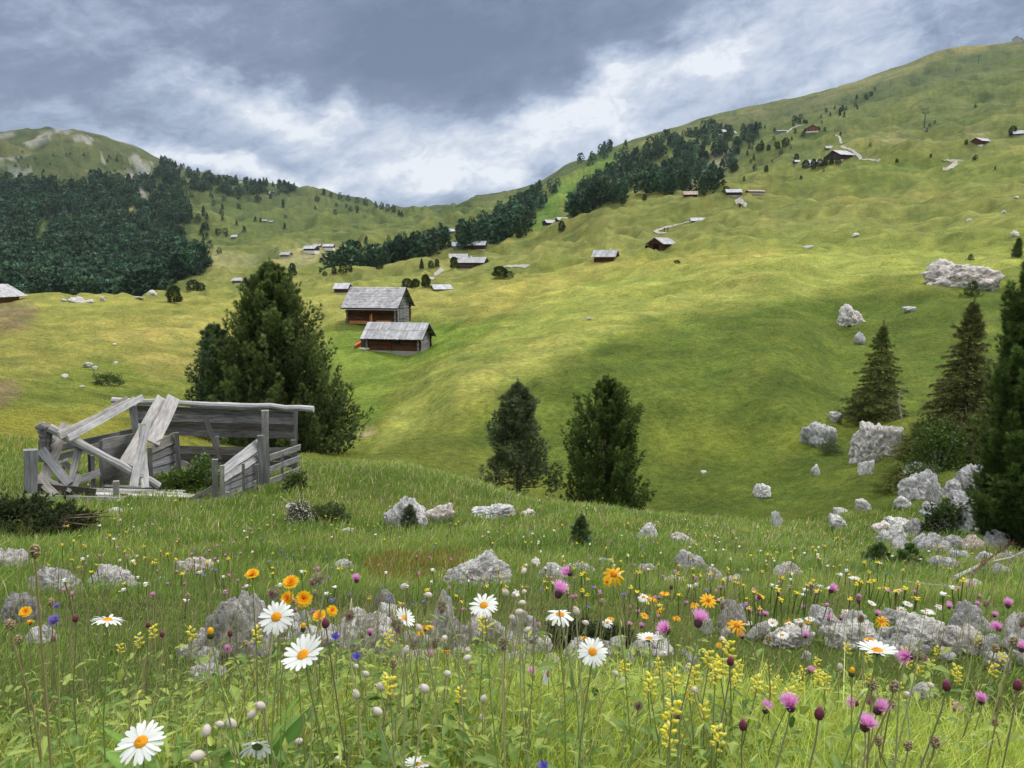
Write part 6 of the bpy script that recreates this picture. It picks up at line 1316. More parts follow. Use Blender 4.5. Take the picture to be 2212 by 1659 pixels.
for i, (x, r, n, L, Wd, lab) in enumerate([(470, 1.25, 11, .30, .045, 'tall tuft of broad bright green leaves under the yellow bud'), (420, 1.05, 9, .26, .045, 'broad-leaved tuft just left of the tall leaf tuft'), (540, 1.15, 10, .28, .042, 'broad-leaved tuft right of the tall leaf tuft'), (640, 1.2, 8, .24, .045, 'broad-leaved rosette below the two large daisies'), (250, .95, 9, .20, .05, 'low broad rosette around the bottom left daisy'), (110, .95, 8, .20, .045, 'low broad rosette in the bottom left corner'), (370, .90, 9, .20, .045, 'spreading rosette at the bottom edge right of the left daisy'), (730, 1.0, 8, .20, .04, 'broad rosette at the bottom edge, left of centre'), (880, 1.05, 8, .20, .035, 'leafy rosette near the half-cut daisy'), (30, 1.25, 7, .26, .04, 'leaf tuft at the left edge below the straw head'), (1100, 1.2, 7, .18, .03, 'leafy rosette at the bottom centre'), (1330, 1.25, 8, .18, .03, 'leafy rosette beside the blue bell'), (1560, 1.25, 7, .18, .028, 'leafy rosette under the yellow spikes'), (1830, 1.2, 8, .18, .03, 'leafy rosette under the pink thistles'), (2080, 1.2, 7, .18, .03, 'leafy rosette in the bottom right corner'), (560, .92, 9, .18, .045, 'broad rosette beneath the backlit bottom daisy')]):
    leafy(x, 0, r, int(n * 1.8), L * 1.12, Wd * .95, lab, seed=70 + i)

# ------------------------------------------------------------------ flowers
M['petal'] = mat_col('petal', .55, .25, .35, .10, 300); M['stem'] = mat_col('stem', .6, .3, .15)
def col_petals(n, r0, r1, w, drop, rng, c1, c2, seg=4, lift=0., wv=.25, notch=False, tipw=.75):
    V = []; F = []; Cc = []; m = 2 * (seg + 1)
    for i in range(n):
        a = 2 * math.pi * i / n + rng.uniform(-.07, .07); l = (r1 - r0) * rng.uniform(.88, 1.06); dr = drop * rng.uniform(.3, 1.7); tw = rng.uniform(-wv, wv); ww = w * rng.uniform(.8, 1.15)
        d = np.array([math.cos(a), math.sin(a), 0]); s_ = np.array([-d[1], d[0], 0])
        for k in range(seg + 1):
            f = k / seg; wk = ww / 2 * (.45 + .55 * math.sin(math.pi * min(1, f * .9 + .1) * tipw)) * (.55 if k == seg else 1); z = lift * l * f - dr * l * f * f
            c = d * (r0 + l * f * (1 - .15 * abs(dr) * f)) + np.array([0, 0, z + .012 * (i % 2)]); tz = np.array([0, 0, tw * wk])
            V += [c - s_ * wk - tz, c + s_ * wk + tz]; cc = np.array(c1) * (1 - f) + np.array(c2) * f; Cc += [cc, cc]
        o = i * m; F += [(o + 2 * k, o + 2 * k + 1, o + 2 * k + 3, o + 2 * k + 2) for k in range(seg)]
    return np.array(V), np.array(F), np.array(Cc)
def dome(mb, r_, h, z0, col, n=14, below=0.0):
    mb.lathe([(0.001, z0 + h)] + [(r_ * math.sin(t), z0 + h * math.cos(t)) for t in (.35, .7, 1.05, 1.35, 1.57)] + ([(r_ * .8, z0 - below), (0.001, z0 - below)] if below else []), n, col)
def knobs(mb, r_, h, z0, k, s_, col, rng, full=False):
    for i in range(k):
        u = rng.normal(0, 1, 3); u /= np.linalg.norm(u); u[2] = abs(u[2]) if not full else u[2]; c = np.array([u[0] * r_, u[1] * r_, z0 + u[2] * h]); v = rng.uniform(.65, 1.4)
        B = np.array([[1, 0, 0], [0, 1, 0], [-1, 0, 0], [0, -1, 0], [0, 0, 1.], [0, 0, -1]]) * s_ * rng.uniform(.7, 1.3)
        mb.add(c + B, (), [(0, 1, 4), (1, 2, 4), (2, 3, 4), (3, 0, 4), (1, 0, 5), (2, 1, 5), (3, 2, 5), (0, 3, 5)], col=np.clip(np.array(col) * v, 0, 1))
def spines(n, r_, ln, w, rng, c1, c2, up=0., z0=0., squash=1., lo=-1.):
    u = rng.normal(0, 1, (n, 3)); u[:, 2] = np.where(u[:, 2] < lo, -u[:, 2], u[:, 2]); u = unit(u); P = u * r_ * np.array([1, 1, squash]) + np.array([0, 0, z0]); d = unit(u + np.array([0, 0, up]) + rng.normal(0, .12, (n, 3))); s_ = unit(np.cross(d, rng.normal(0, 1, (n, 3)))) * w / 2
    l = ln * rng.uniform(.75, 1.15, (n, 1)); V = np.stack([P - s_, P + s_, P + d * l * .6 + s_ * .7, P + d * l, P + d * l * .6 - s_ * .7], 1).reshape(-1, 3); i = np.arange(n) * 5
    c = np.array(c1) * rng.uniform(.8, 1.25, (n, 1)); e_ = np.array(c2) * rng.uniform(.8, 1.2, (n, 1)); Cc = np.stack([c, c, (c + e_) / 2, e_, (c + e_) / 2], 1).reshape(-1, 3)
    return V, np.stack([i, i + 1, i + 2, i + 4], 1), np.stack([i + 4, i + 2, i + 3], 1), np.clip(Cc, 0, 1)
KIND = {}
rg = np.random.default_rng(91)
WHT = (.80, .81, .82); YEL = (.80, .36, .012); GRN = (.10, .15, .03)
for v in range(4):
    V, F, Cc = col_petals((21, 24, 19, 16)[v], .11, .5, (.105, .095, .115, .12)[v], (.18, .30, .10, .45)[v], rg, (.70, .73, .70), WHT, lift=(.12, .25, .35, .05)[v])
    d = MB(); dome(d, .145, .075, .0, YEL, 16, .04); knobs(d, .125, .075, .005, 90, .014, (.85, .42, .02), rg); c = MB(); c.lathe([(.16, 0), (.13, -.06), (.05, -.10), (.02, -.13)], 12, GRN)
    KIND[f'daisy{v}'] = [('petals', mesh_np('petals', V, [F], M['petal'], None, Cc, True, link=False)), ('disc', d.build('disc', M['petal'], None, False, True, False)), ('calyx', c.build('calyx', M['stem'], None, True, True, False))]
PK = (.62, .14, .50); PK2 = (.80, .30, .72)
for v in range(3):
    V, Q, T_, Cc = spines(230, .10, .44, .030, rg, (.82, .28, .66), (.95, .62, .90), up=(1.0, .75, 1.3)[v], z0=.0, lo=-.1)
    b = MB(); b.lathe([(.03, -.30), (.13, -.24), (.165, -.12), (.15, 0), (.10, .05), (.001, .06)], 12, (.10, .035, .06)); V2, Q2, T2, C2 = spines(110, .15, .08, .022, rg, (.07, .05, .05), (.16, .10, .10), up=.5, z0=-.12, squash=.8)
    b.add(V2, Q2, T2, col=C2); KIND[f'thistle{v}'] = [('florets', mesh_np('florets', V, [Q, T_], M['petal'], None, Cc, link=False)), ('involucre', b.build('involucre', M['stem'], None, False, True, False))]
b = MB(); b.lathe([(.02, -.45), (.16, -.36), (.22, -.16), (.20, .02), (.12, .16), (.001, .20)], 12, (.17, .15, .09)); V2, Q2, T2, C2 = spines(230, .19, .24, .035, rg, (.22, .20, .11), (.44, .40, .26), up=.35, z0=-.12, squash=1.2)
b.add(V2, Q2, T2, col=C2); f = MB(); V, Q, T_, Cc = spines(80, .10, .22, .03, rg, (.30, .08, .16), (.42, .18, .26), up=1.4, z0=.10, lo=.1); f.add(V, Q, T_, col=Cc)
KIND['seedhead'] = [('bracts', b.build('bracts', M['stem'], None, False, True, False)), ('florets', f.build('florets', M['petal'], None, False, True, False))]
b = MB(); b.lathe([(.04, -.50), (.26, -.38), (.34, -.12), (.32, .10), (.22, .30), (.06, .40), (.001, .42)], 12, (.13, .025, .045)); V2, Q2, T2, C2 = spines(90, .29, .08, .04, rg, (.06, .03, .03), (.12, .04, .05), up=.8, z0=-.1, squash=1.1); b.add(V2, Q2, T2, col=C2)
f = MB(); V, Q, T_, Cc = spines(60, .12, .22, .05, rg, (.45, .08, .22), (.62, .25, .42), up=1.8, z0=.24, lo=.1); f.add(V, Q, T_, col=Cc); KIND['bud'] = [('involucre', b.build('involucre', M['stem'], None, False, True, False)), ('florets', f.build('florets', M['petal'], None, False, True, False))]
for v in range(2):
    V, F, Cc = col_petals(38, .05, .50, .075, .10, rg, (.84, .44, .01), (.90, .60, .02), lift=.25, seg=3); V1, F1, C1 = col_petals(30, .03, .36, .07, .0, rg, (.84, .36, .01), (.88, .52, .015), lift=.75, seg=3)
    V2, F2, C2 = col_petals(16, .02, .20, .06, .0, rg, (.80, .26, .01), (.85, .34, .01), lift=1.3, seg=3); o = len(V); o2 = o + len(V1)
    b = MB(); b.lathe([(.20, .02), (.17, -.16), (.12, -.30), (.03, -.36)], 10, (.06, .08, .025)); KIND[f'hawkweed{v}'] = [('petals', mesh_np('petals', np.concatenate([V, V1, V2]), [np.concatenate([F, F1 + o, F2 + o2])], M['petal'], None, np.concatenate([Cc, C1, C2]), True, link=False)), ('calyx', b.build('calyx', M['stem'], None, True, True, False))]
for v in range(2):
    V, F, Cc = col_petals((12, 10)[v], .10, .50, .13, (.25, .6)[v], rg, (.84, .40, .01), (.88, .47, .015), lift=.1, wv=.6); d = MB(); dome(d, .14, .10, 0, (.72, .28, .01), 12, .05); knobs(d, .12, .10, .01, 60, .018, (.78, .30, .02), rg)
    c = MB(); c.lathe([(.15, 0), (.13, -.10), (.04, -.18)], 10, GRN); KIND[f'arnica{v}'] = [('petals', mesh_np('petals', V, [F], M['petal'], None, Cc, True, link=False)), ('disc', d.build('disc', M['petal'], None, False, True, False)), ('calyx', c.build('calyx', M['stem'], None, True, True, False))]
b = MB(); b.lathe([(.03, -.60), (.22, -.52), (.37, -.28), (.40, 0), (.34, .25), (.20, .42), (.10, .48), (.12, .52)], 14, (.66, .60, .54)); V2, F2, C2 = col_petals(5, .02, .26, .14, .1, rg, (.6, .52, .46), (.66, .6, .54), lift=.5, seg=2)
KIND['campion'] = [('calyx', b.build('calyx', M['petal'], None, True, True, False)), ('petals', mesh_np('petals', V2 + np.array([0, 0, .48]), [F2], M['petal'], None, C2, link=False))]
V3, F3, C3 = col_petals(5, .05, .62, .34, .35, rg, (.75, .68, .68), (.80, .76, .76), lift=.25, seg=3); KIND['campion_open'] = [KIND['campion'][0], ('petals', mesh_np('petals', V3 + np.array([0, 0, .48]), [F3], M['petal'], None, C3, link=False))]
b = MB(); g_ = MB()
for i in range(11):
    a = i * 2.4; z = -.48 + .09 * i; c = np.array([math.cos(a) * .17, math.sin(a) * .17, z]); Mx = Matrix.Translation(Vector(c)) @ Matrix.Rotation(a, 4, 'Z') @ Matrix.Rotation(R(62), 4, 'Y')
    b.lathe([(.02, -.08), (.075, -.03), (.085, .06), (.06, .14), (.02, .20)], 7, (.80, .72, .08) if i % 3 else (.70, .66, .16), Mx)
    c2 = np.array([math.cos(a + .5) * .10, math.sin(a + .5) * .10, z - .04]); V2, F2, C2 = leafset(np.array([c2]), np.array([[math.cos(a + .5), math.sin(a + .5), .6]]), np.array([.26]), np.array([.13]), rg, .3, 3, (.42, .44, .08), (.58, .56, .14)); g_.add(V2, F2, col=C2)
KIND['rattle'] = [('blossom', b.build('blossom', M['petal'], None, True, True, False)), ('bracts', g_.build('bracts', M['leaf'], None, True, True, False))]
b = MB(); b.lathe([(.03, -.5), (.2, -.35), (.26, 0), (.18, .3), (.001, .42)], 8, (.20, .15, .08)); knobs(b, .30, .42, -.02, 90, .075, (.34, .27, .15), rg, True); KIND['dryhead'] = [('seeds', b.build('seeds', M['stem'], None, False, True, False))]
b = MB(); V, F, Cc = col_petals(5, .04, .42, .30, -.5, rg, (.12, .10, .45), (.20, .16, .62), lift=.9, seg=3); b.add(V, F, col=Cc); c = MB(); c.lathe([(.08, .02), (.07, -.10), (.02, -.16)], 8, GRN); KIND['bellflower'] = [('petals', b.build('petals', M['petal'], None, True, True, False)), ('calyx', c.build('calyx', M['stem'], None, True, True, False))]
b = MB(); V, Q, T_, Cc = spines(150, .12, .34, .05, rg, (.22, .14, .50), (.42, .34, .74), up=.6, lo=-.1); b.add(V, Q, T_, col=Cc); knobs(b, .12, .10, 0, 30, .03, (.55, .25, .60), rg); KIND['scabious'] = [('petals', b.build('petals', M['petal'], None, False, True, False))]
b = MB(); b.lathe([(.05, -.5), (.26, -.40), (.30, -.12), (.22, .02)], 10, (.05, .07, .025)); d = MB(); d.lathe([(.21, .0), (.25, .18), (.22, .40), (.10, .50), (.001, .51)], 10, (.82, .45, .01)); KIND['yellowbud'] = [('calyx', b.build('calyx', M['stem'], None, True, True, False)), ('petals', d.build('petals', M['petal'], None, True, True, False))]
INFO = dict(daisy=(.046, 'oxeye_daisy', 'daisy'), thistle=(.036, 'thistle', 'thistle'), seedhead=(.026, 'nodding_thistle', 'thistle'), bud=(.015, 'thistle_bud', 'thistle bud'), hawkweed=(.027, 'hawkweed', 'flower'), arnica=(.040, 'arnica', 'flower'), campion=(.0135, 'bladder_campion', 'flower'), campion_open=(.0135, 'bladder_campion', 'flower'),
            rattle=(.036, 'yellow_rattle', 'flower'), dryhead=(.020, 'dry_seed_head', 'seed head'), bellflower=(.020, 'bellflower', 'flower'), scabious=(.026, 'scabious', 'flower'), yellowbud=(.014, 'hawkweed_bud', 'flower bud'))
LEAFM = {}
for v in range(2):
    n = 5; P = np.array([[0, 0, .06 + .055 * k] for k in range(n)]); D = np.array([[math.cos(k * 2.4), math.sin(k * 2.4), .9] for k in range(n)])
    V, F, Cc = leafset(P[:1], D[:1], np.full(1, .075 - v * .02), np.full(1, .015), rg, .5, 3, (.09, .16, .03), (.16, .24, .05)); LEAFM[v] = mesh_np('leaf', V, [F], M['leaf'], None, Cc, True, link=False)
def flower(kind, x, y, size, label, group=None, face=None, stemc=(.19, .25, .065), nod=False, lean=None, dist=None, leaf=True, srad=.0011):
    base = kind.rstrip('0123456789'); real, nm, cat = INFO[base]; dist = dist or F_PX * real / size; real = dist * size / F_PX
    d = pdir(x, y); hd = d * dist; lx, ly = lean if lean else (RNG.uniform(-.05, .05), RNG.uniform(-.02, .05)); g = np.array([hd[0] + lx, hd[1] + ly, 0]); g[2] = float(H(g[0], g[1]))
    if hd[2] - g[2] < .03: hd[2] = g[2] + .05
    root = empty(nm, tuple(g), label, cat, group); hl = hd - g
    fx, fy, fz = face if face else (RNG.uniform(-.35, .35), RNG.uniform(-.5, .1), 1.0)
    q = Vector((fx, fy, fz)).normalized(); mt = q.to_track_quat('Z', 'Y').to_matrix().to_4x4() @ Matrix.Rotation(RNG.uniform(0, 6.28), 4, 'Z')
    bx = RNG.uniform(-.02, .02); att = hl - np.array(q) * real * .12
    if nod: ap = att + np.array([-q[0] * real * .6, -q[1] * real * .6, real * .75]); pts = [(0, 0, -.02), (ap[0] * .35 + bx, ap[1] * .35, ap[2] * .4), (ap[0] * .8 + bx, ap[1] * .8, ap[2] * .82), tuple(ap * .5 + np.array([ap[0] * .48, ap[1] * .48, ap[2] * .48])), tuple(ap), tuple(att * .5 + ap * .5 + np.array(q) * real * .1), tuple(att)]
    else: pts = [(0, 0, -.02), (att[0] * .22 + bx, att[1] * .2, att[2] * .3), (att[0] * .6 + bx, att[1] * .6, att[2] * .66), tuple(att * np.array([.93, .93, .93])), tuple(att)]
    rad = max(srad, dist * .0004); n_ = len(pts)
    MB().tube(pts, np.linspace(rad * 1.25, rad * .85, n_), 6, col=np.array(stemc) * RNG.uniform(1.1, 1.6)).build('stem', M['stem'], root, True, True)
    for pn, me in KIND[kind]:
        o = obj_me(pn, me, root); o.matrix_local = Matrix.Translation(Vector(hl)) @ mt @ Matrix.Diagonal((real, real, real, 1))
    if leaf and base in ('daisy', 'arnica', 'rattle') and hl[2] > .1 and size > 33:
        for k in range(4):
            o = obj_me('leaf', LEAFM[RNG.integers(2)], root); f = .18 + .17 * k; o.scale = (1.2 - .2 * k,) * 3; o.rotation_euler = (0, 0, k * 2.4 + RNG.uniform(0, 1))
            t_ = min(1, f / .66); o.location = (att[0] * .6 * t_ + bx * t_, att[1] * .6 * t_, att[2] * f - .05)
    return root
DAISY = [(597, 1333, 78, 'daisy0', (.05, -.75, .8), 'white daisy just below the yellow hawkweed heads'), (655, 1415, 95, 'daisy2', (-.25, -.45, 1), 'largest white daisy, tilted left, in the left half'), (232, 1340, 70, 'daisy1', (.1, .25, 1), 'white daisy seen from the side above the left grass'), (305, 1603, 102, 'daisy0', (.05, -.55, 1), 'big white daisy in the bottom left corner area'), (556, 1612, 76, 'daisy3', (0, .9, .45), 'white daisy turned away showing its green back, bottom left'),
 (1045, 1308, 66, 'daisy1', (-.1, -.45, 1), 'tall white daisy before the pinkish block'), (873, 1335, 52, 'daisy2', (.7, -.2, .8), 'white daisy half hidden behind a nodding head'), (1210, 1328, 65, 'daisy3', (.1, -.15, 1), 'white daisy with drooping petals under the pink thistle'), (1280, 1408, 68, 'daisy0', (0, -.7, .85), 'white daisy facing forward in the centre right meadow'), (1402, 1380, 56, 'daisy2', (0, .15, 1), 'white daisy in profile, cup shaped, beside a pink thistle'), (1185, 1455, 50, 'daisy2', (-.95, -.25, .25), 'white daisy turned sideways to the left'),
 (1895, 1406, 84, 'daisy2', (0, .1, 1), 'white daisy in profile under a yellow head at the right'), (902, 1652, 62, 'daisy2', (0, .2, 1), 'white daisy cut by the bottom edge'), (1845, 1251, 26, 'daisy2', (0, .1, 1), 'small far daisy above the grassy rim at the right'), (1940, 1277, 20, 'daisy2', (0, .2, 1), 'smaller far daisy left of the dead branch'), (1390, 1290, 28, 'daisy3', None, 'small daisy among the arnica heads'), (1312, 1345, 26, 'daisy3', None, 'small daisy left below the arnica clump')]
for x, y, s, k, fc, lab in DAISY: flower(k, x, y, s, lab, 'white oxeye daisies', fc)
for i, (x, y, s) in enumerate([(1650, 1362, 24), (1690, 1372, 30), (1706, 1366, 26), (1722, 1388, 24), (1760, 1335, 22), (1774, 1344, 20), (1850, 1380, 26), (1925, 1348, 24), (1945, 1340, 22), (2002, 1322, 26), (2006, 1348, 24), (2030, 1310, 20), (1790, 1402, 24), (1745, 1410, 24), (1665, 1408, 24), (1700, 1432, 24), (1612, 1384, 22), (1955, 1372, 22), (1880, 1336, 20), (1820, 1420, 22)]):
    flower(f'daisy{i % 4}', x, y, s, 'small white daisy in the crowd over the pale slabs at the right', 'crowd of small daisies over the slabs')
THI = [(1208, 1278, 46, None, 'pink thistle head behind the white daisy, centre'), (1228, 1237, 32, (-.8, -.2, .5), 'pink thistle head leaning left, highest in the middle'), (770, 1252, 24, None, 'lone small pink thistle before the brown sedge'), (1510, 1341, 46, None, 'large pink thistle in front of the dark mottled stone'), (1438, 1360, 38, (-.6, -.3, .7), 'pink thistle touching the cup-shaped daisy'), (1797, 1274, 27, None, 'pink thistle above the dark upright stone'), (1790, 1336, 18, None, 'small pink thistle under the one by the dark stone'), (1740, 1373, 20, None, 'small pink thistle among the crowded daisies'),
 (1655, 1531, 34, None, 'pink thistle left of the fluffiest one'), (1707, 1523, 52, None, 'fluffiest pink thistle low at the right'), (1870, 1566, 50, None, 'lowest large pink thistle at the right'), (1899, 1532, 46, (.4, -.3, .8), 'pink thistle just above the lowest one'), (1845, 1519, 32, (-.9, -.2, .3), 'pink thistle facing left beside a nodding head'), (1960, 1418, 42, (-.8, -.3, .3), 'drooping pink thistle right of the profile daisy'), (2120, 1513, 34, None, 'round pink thistle near the right edge, lower'), (2065, 1531, 28, None, 'pink thistle left of the lower right edge one'), (2155, 1356, 30, (-.6, -.2, .6), 'pink thistle over the broad pale slab'), (2178, 1306, 26, None, 'pink thistle right of the grey rounded boulder'), (2208, 1400, 30, None, 'pink thistle cut by the right edge'), (1148, 1452, 26, None, 'small violet pink thistle left of the sideways daisy'),
 (730, 1380, 22, None, 'faint pink thistle right of the dark red bud'), (492, 1402, 24, (.5, -.6, .6), 'pink flower low before the weathered boulder'), (930, 1415, 22, None, 'pink thistle blurred before the pitted boulder'), (800, 1368, 20, None, 'small pink thistle before the whitish boulder'), (1752, 1450, 22, None, 'small pink thistle among the yellow spikes'), (1640, 1345, 14, None, 'tiny pink thistle over the dark stone'), (1855, 1290, 14, None, 'tiny pink thistle left of the profile daisy stem'), (1682, 1282, 12, None, 'tiny pink thistle on the rim right of the white boulder'), (1130, 1340, 16, None, 'tiny pink thistle beside the tall daisy'), (1600, 1440, 18, None, 'small pink thistle between yellow spikes')]
for i, (x, y, s, fc, lab) in enumerate(THI): s *= 1.15; flower(f'thistle{i % 3}', x, y, s, lab, 'pink thistles', fc, (.24, .25, .13), nod=bool(fc and fc[2] < .6))
for i, (x, y, s) in enumerate([(415, 1198, 9), (432, 1206, 9), (470, 1180, 8), (452, 1190, 8), (405, 1232, 10), (425, 1240, 10), (382, 1236, 10), (362, 1262, 9), (398, 1262, 10), (520, 1196, 8), (505, 1172, 7), (487, 1200, 8), (545, 1152, 7), (440, 1228, 9), (420, 1222, 9), (465, 1208, 9), (260, 1236, 8), (272, 1246, 8)]):
    flower(f'thistle{i % 3}', x, y, s, 'tiny pink thistle around the left thistle boulder', 'tiny thistles around the left boulder', dist=4.2 + RNG.uniform(0, 1.2))
for x, y, s, lab, nd in [(163, 1336, 18, 'dark red thistle bud right of the violet scabious', 0), (703, 1346, 24, 'dark red bud below the hawkweed heads', 0), (1770, 1541, 30, 'dark red bud between the fluffy thistles', 0), (1605, 1566, 26, 'glossy dark red bud left of the fluffy thistle', 0), (2045, 1481, 26, 'dark red bud on a straight stem at the right', 0), (2198, 1480, 26, 'dark red bud at the right edge', 0), (1578, 1428, 22, 'purplish bud over the yellow spikes', 0), (350, 1370, 14, 'small dark bud in the left grass', 0), (115, 1380, 14, 'small dark bud at the left, below the straw head', 0), (1855, 1298, 12, 'tiny dark bud above the yellow drooping flower', 0), (1450, 1268, 12, 'tiny dark bud over the arnica clump', 0), (497, 1368, 16, 'dark bud beside the yellow bud', 0), (320, 1350, 14, 'brown bud right of the side-seen daisy', 0), (1640, 1290, 12, 'tiny dark bud above the grey mottled stone', 0)]:
    flower('bud', x, y, s, lab, 'dark red thistle buds', (RNG.uniform(-.1, .1), 0, 1), (.17, .16, .08))
for x, y, s, fc, lab in [(590, 1282, 38, (0, -.9, .3), 'spiny grey-green seed head facing forward'), (683, 1254, 42, (-.7, -.2, -.5), 'drooping pinkish seed head highest among the hawkweeds'), (755, 1330, 36, (0, -.8, .1), 'star-like dry seed head right of the hawkweeds'), (858, 1352, 42, (.3, -.4, -.6), 'drooping dry seed head over the whitish boulder'), (955, 1312, 36, (0, -.2, -.8), 'hanging dry seed head before the pitted boulder'), (940, 1390, 32, (-.2, -.3, -.8), 'hanging dry seed head lower before the pitted boulder'), (1088, 1392, 36, (0, -.3, -.8), 'hanging dry seed head right of the tall daisy'), (1410, 1368, 20, (0, -.5, .4), 'dull seed head beside the slab stone'), (1990, 1420, 34, (.7, -.3, -.1), 'pinkish nodding head right of the drooping thistle'), (1860, 1336, 24, (0, -.3, .8), 'pale spiky seed head left of the yellow drooping flower'), (1560, 1310, 20, (0, -.2, .9), 'star-like seed head above the orange arnica'), (2210, 1345, 30, (-.6, -.2, -.5), 'nodding seed head at the right edge'), (1880, 1512, 34, (-.6, -.4, -.3), 'nodding grey head between the pink thistles'), (1465, 1550, 30, (0, -.4, .5), 'dry star seed head under the yellow spikes'), (1380, 1525, 32, (0, -.5, .3), 'dry spiky head left of the tall yellow spike'), (2130, 1305, 20, (-.5, -.2, -.5), 'small nodding head above the right slab'), (610, 1370, 24, (-.6, -.3, -.4), 'small nodding head between two daisies')]:
    flower('seedhead', x, y, s, lab, 'nodding thistle seed heads', fc, (.32, .31, .17), nod=fc[2] < .2)
for x, y, s, k, fc, lab in [(545, 1241, 32, 'hawkweed0', (0, -.3, 1), 'orange-yellow hawkweed alone left of the cluster'), (628, 1259, 38, 'hawkweed1', (0, -.5, 1), 'yellow hawkweed topping the cluster'), (622, 1293, 36, 'hawkweed0', (-.4, -.7, .6), 'yellow hawkweed at the lower left of the cluster'), (656, 1294, 38, 'hawkweed1', (.2, -.8, .6), 'yellow hawkweed at the lower right of the cluster'), (690, 1331, 32, 'hawkweed0', (-.2, -.4, .9), 'deep yellow hawkweed above the dark red bud'), (717, 1320, 26, 'hawkweed1', (.4, -.5, .6), 'half closed hawkweed right of the dark red bud'), (55, 1322, 26, 'hawkweed0', (.3, -.6, .7), 'yellow hawkweed at the left edge'), (965, 1404, 26, 'hawkweed1', (0, -.3, -.6), 'withering orange head below the whitish boulder'), (480, 1388, 14, 'hawkweed0', None, 'small yellow hawkweed beside the yellow bud'), (65, 1345, 18, 'hawkweed1', None, 'small faded hawkweed at the left edge'), (1262, 1380, 16, 'hawkweed0', None, 'small orange head above the forward-facing daisy'), (1550, 1480, 16, 'hawkweed1', None, 'tiny orange head among the yellow spikes')]:
    flower(k, x, y, s, lab, 'yellow hawkweeds', fc, (.18, .21, .06))
for x, y, s, k, fc, lab in [(1326, 1241, 52, 'arnica1', (0, -.6, .8), 'ragged yellow arnica standing highest at centre right'), (1312, 1256, 24, 'arnica0', (-.5, -.5, .3), 'small arnica head under the highest one'), (1530, 1297, 38, 'arnica0', (0, -.6, .9), 'yellow arnica with spread petals above the dark mottled stone'), (1592, 1351, 46, 'arnica1', (0, -.5, .9), 'bright orange arnica right of the dark mottled stone'), (1905, 1341, 36, 'arnica1', (-.3, -.3, .7), 'drooping yellow arnica left of the grey rounded boulder'), (915, 1357, 46, 'arnica1', (-.5, .2, .8), 'orange arnica seen from the side above a pod'), (1500, 1306, 26, 'arnica1', (-.3, 0, 1), 'small arnica left of the spread one'), (1410, 1292, 26, 'arnica1', None, 'left upper head of the arnica clump'), (1436, 1282, 24, 'arnica0', None, 'top head of the arnica clump'), (1424, 1318, 22, 'arnica1', None, 'lower middle head of the arnica clump'), (1392, 1330, 22, 'arnica0', None, 'lowest left head of the arnica clump'), (1462, 1334, 22, 'arnica1', None, 'lowest right head of the arnica clump'), (1740, 1386, 22, 'arnica1', (0, -.3, -.4), 'withered orange arnica in the daisy crowd'), (1702, 1344, 20, 'arnica1', (0, -.4, -.3), 'withered arnica above the daisy crowd'), (1880, 1382, 30, 'arnica0', (0, .1, 1), 'yellow head right behind the profile daisy'), (1318, 1338, 20, 'arnica0', None, 'small arnica left of the low willow mat'), (1982, 1294, 12, 'arnica0', None, 'tiny yellow head right above the grey rounded boulder')]:
    flower(k, x, y, s, lab, 'orange-yellow arnicas', fc, (.22, .28, .06))
flower('yellowbud', 455, 1368, 26, 'closed yellow bud on a straight stem, left', 'yellow buds', (0, 0, 1)); flower('yellowbud', 655, 1355, 20, 'closed yellow bud left of the dark red bud', 'yellow buds', (.1, 0, 1)); flower('yellowbud', 1840, 1452, 22, 'brown-tipped bud under the profile daisy', 'yellow buds', (.1, 0, 1))
pods = [(1155, 1214, 18), (1132, 1233, 14), (872, 1267, 17), (925, 1285, 16), (1092, 1280, 18), (1112, 1284, 16), (1132, 1278, 13), (1128, 1302, 15), (1122, 1322, 18), (1106, 1334, 16), (1010, 1421, 17), (877, 1404, 18), (967, 1455, 17), (916, 1487, 24), (821, 1483, 20), (769, 1500, 20), (815, 1536, 21), (562, 1524, 21), (545, 1543, 21), (499, 1562, 24), (474, 1564, 17), (446, 1577, 24), (425, 1633, 29), (536, 1590, 15), (647, 1601, 17), (790, 1455, 15), (1045, 1508, 16), (1040, 1551, 15), (1010, 1405, 16), (960, 1378, 15), (1245, 1320, 18), (1265, 1345, 14), (1430, 1412, 17), (1500, 1490, 17), (1330, 1455, 15), (770, 1440, 14), (850, 1500, 14), (730, 1640, 18), (905, 1355, 16), (1345, 1470, 14), (1560, 1380, 14), (1815, 1440, 14), (1960, 1500, 16), (2010, 1480, 14), (1140, 1360, 15)]
P0 = sorted(range(len(pods)), key=lambda i: pods[i][0]); ORD = ['first', 'second', 'third', 'fourth', 'fifth', 'sixth', 'seventh', 'eighth', 'ninth', 'tenth', 'eleventh', 'twelfth', 'thirteenth', 'fourteenth', 'fifteenth', 'sixteenth', 'seventeenth', 'eighteenth', 'nineteenth', 'twentieth', 'twenty-first', 'twenty-second', 'twenty-third', 'twenty-fourth', 'twenty-fifth', 'twenty-sixth', 'twenty-seventh', 'twenty-eighth', 'twenty-ninth', 'thirtieth', 'thirty-first', 'thirty-second', 'thirty-third', 'thirty-fourth', 'thirty-fifth', 'thirty-sixth', 'thirty-seventh', 'thirty-eighth', 'thirty-ninth', 'fortieth', 'forty-first', 'forty-second', 'forty-third', 'forty-fourth', 'forty-fifth', 'forty-sixth', 'forty-seventh', 'forty-eighth', 'forty-ninth', 'fiftieth']
for k, i in enumerate(P0):
    x, y, s = pods[i]; flower('campion_open' if i in (0, 5, 32, 23) else 'campion', x, y, s, f'pale pinkish bladder campion pod, {ORD[k]} of all the pods counted from the left', 'bladder campion pods', (RNG.uniform(-.9, .9), RNG.uniform(-.7, .3), RNG.uniform(.1, .9)), (.28, .27, .14))
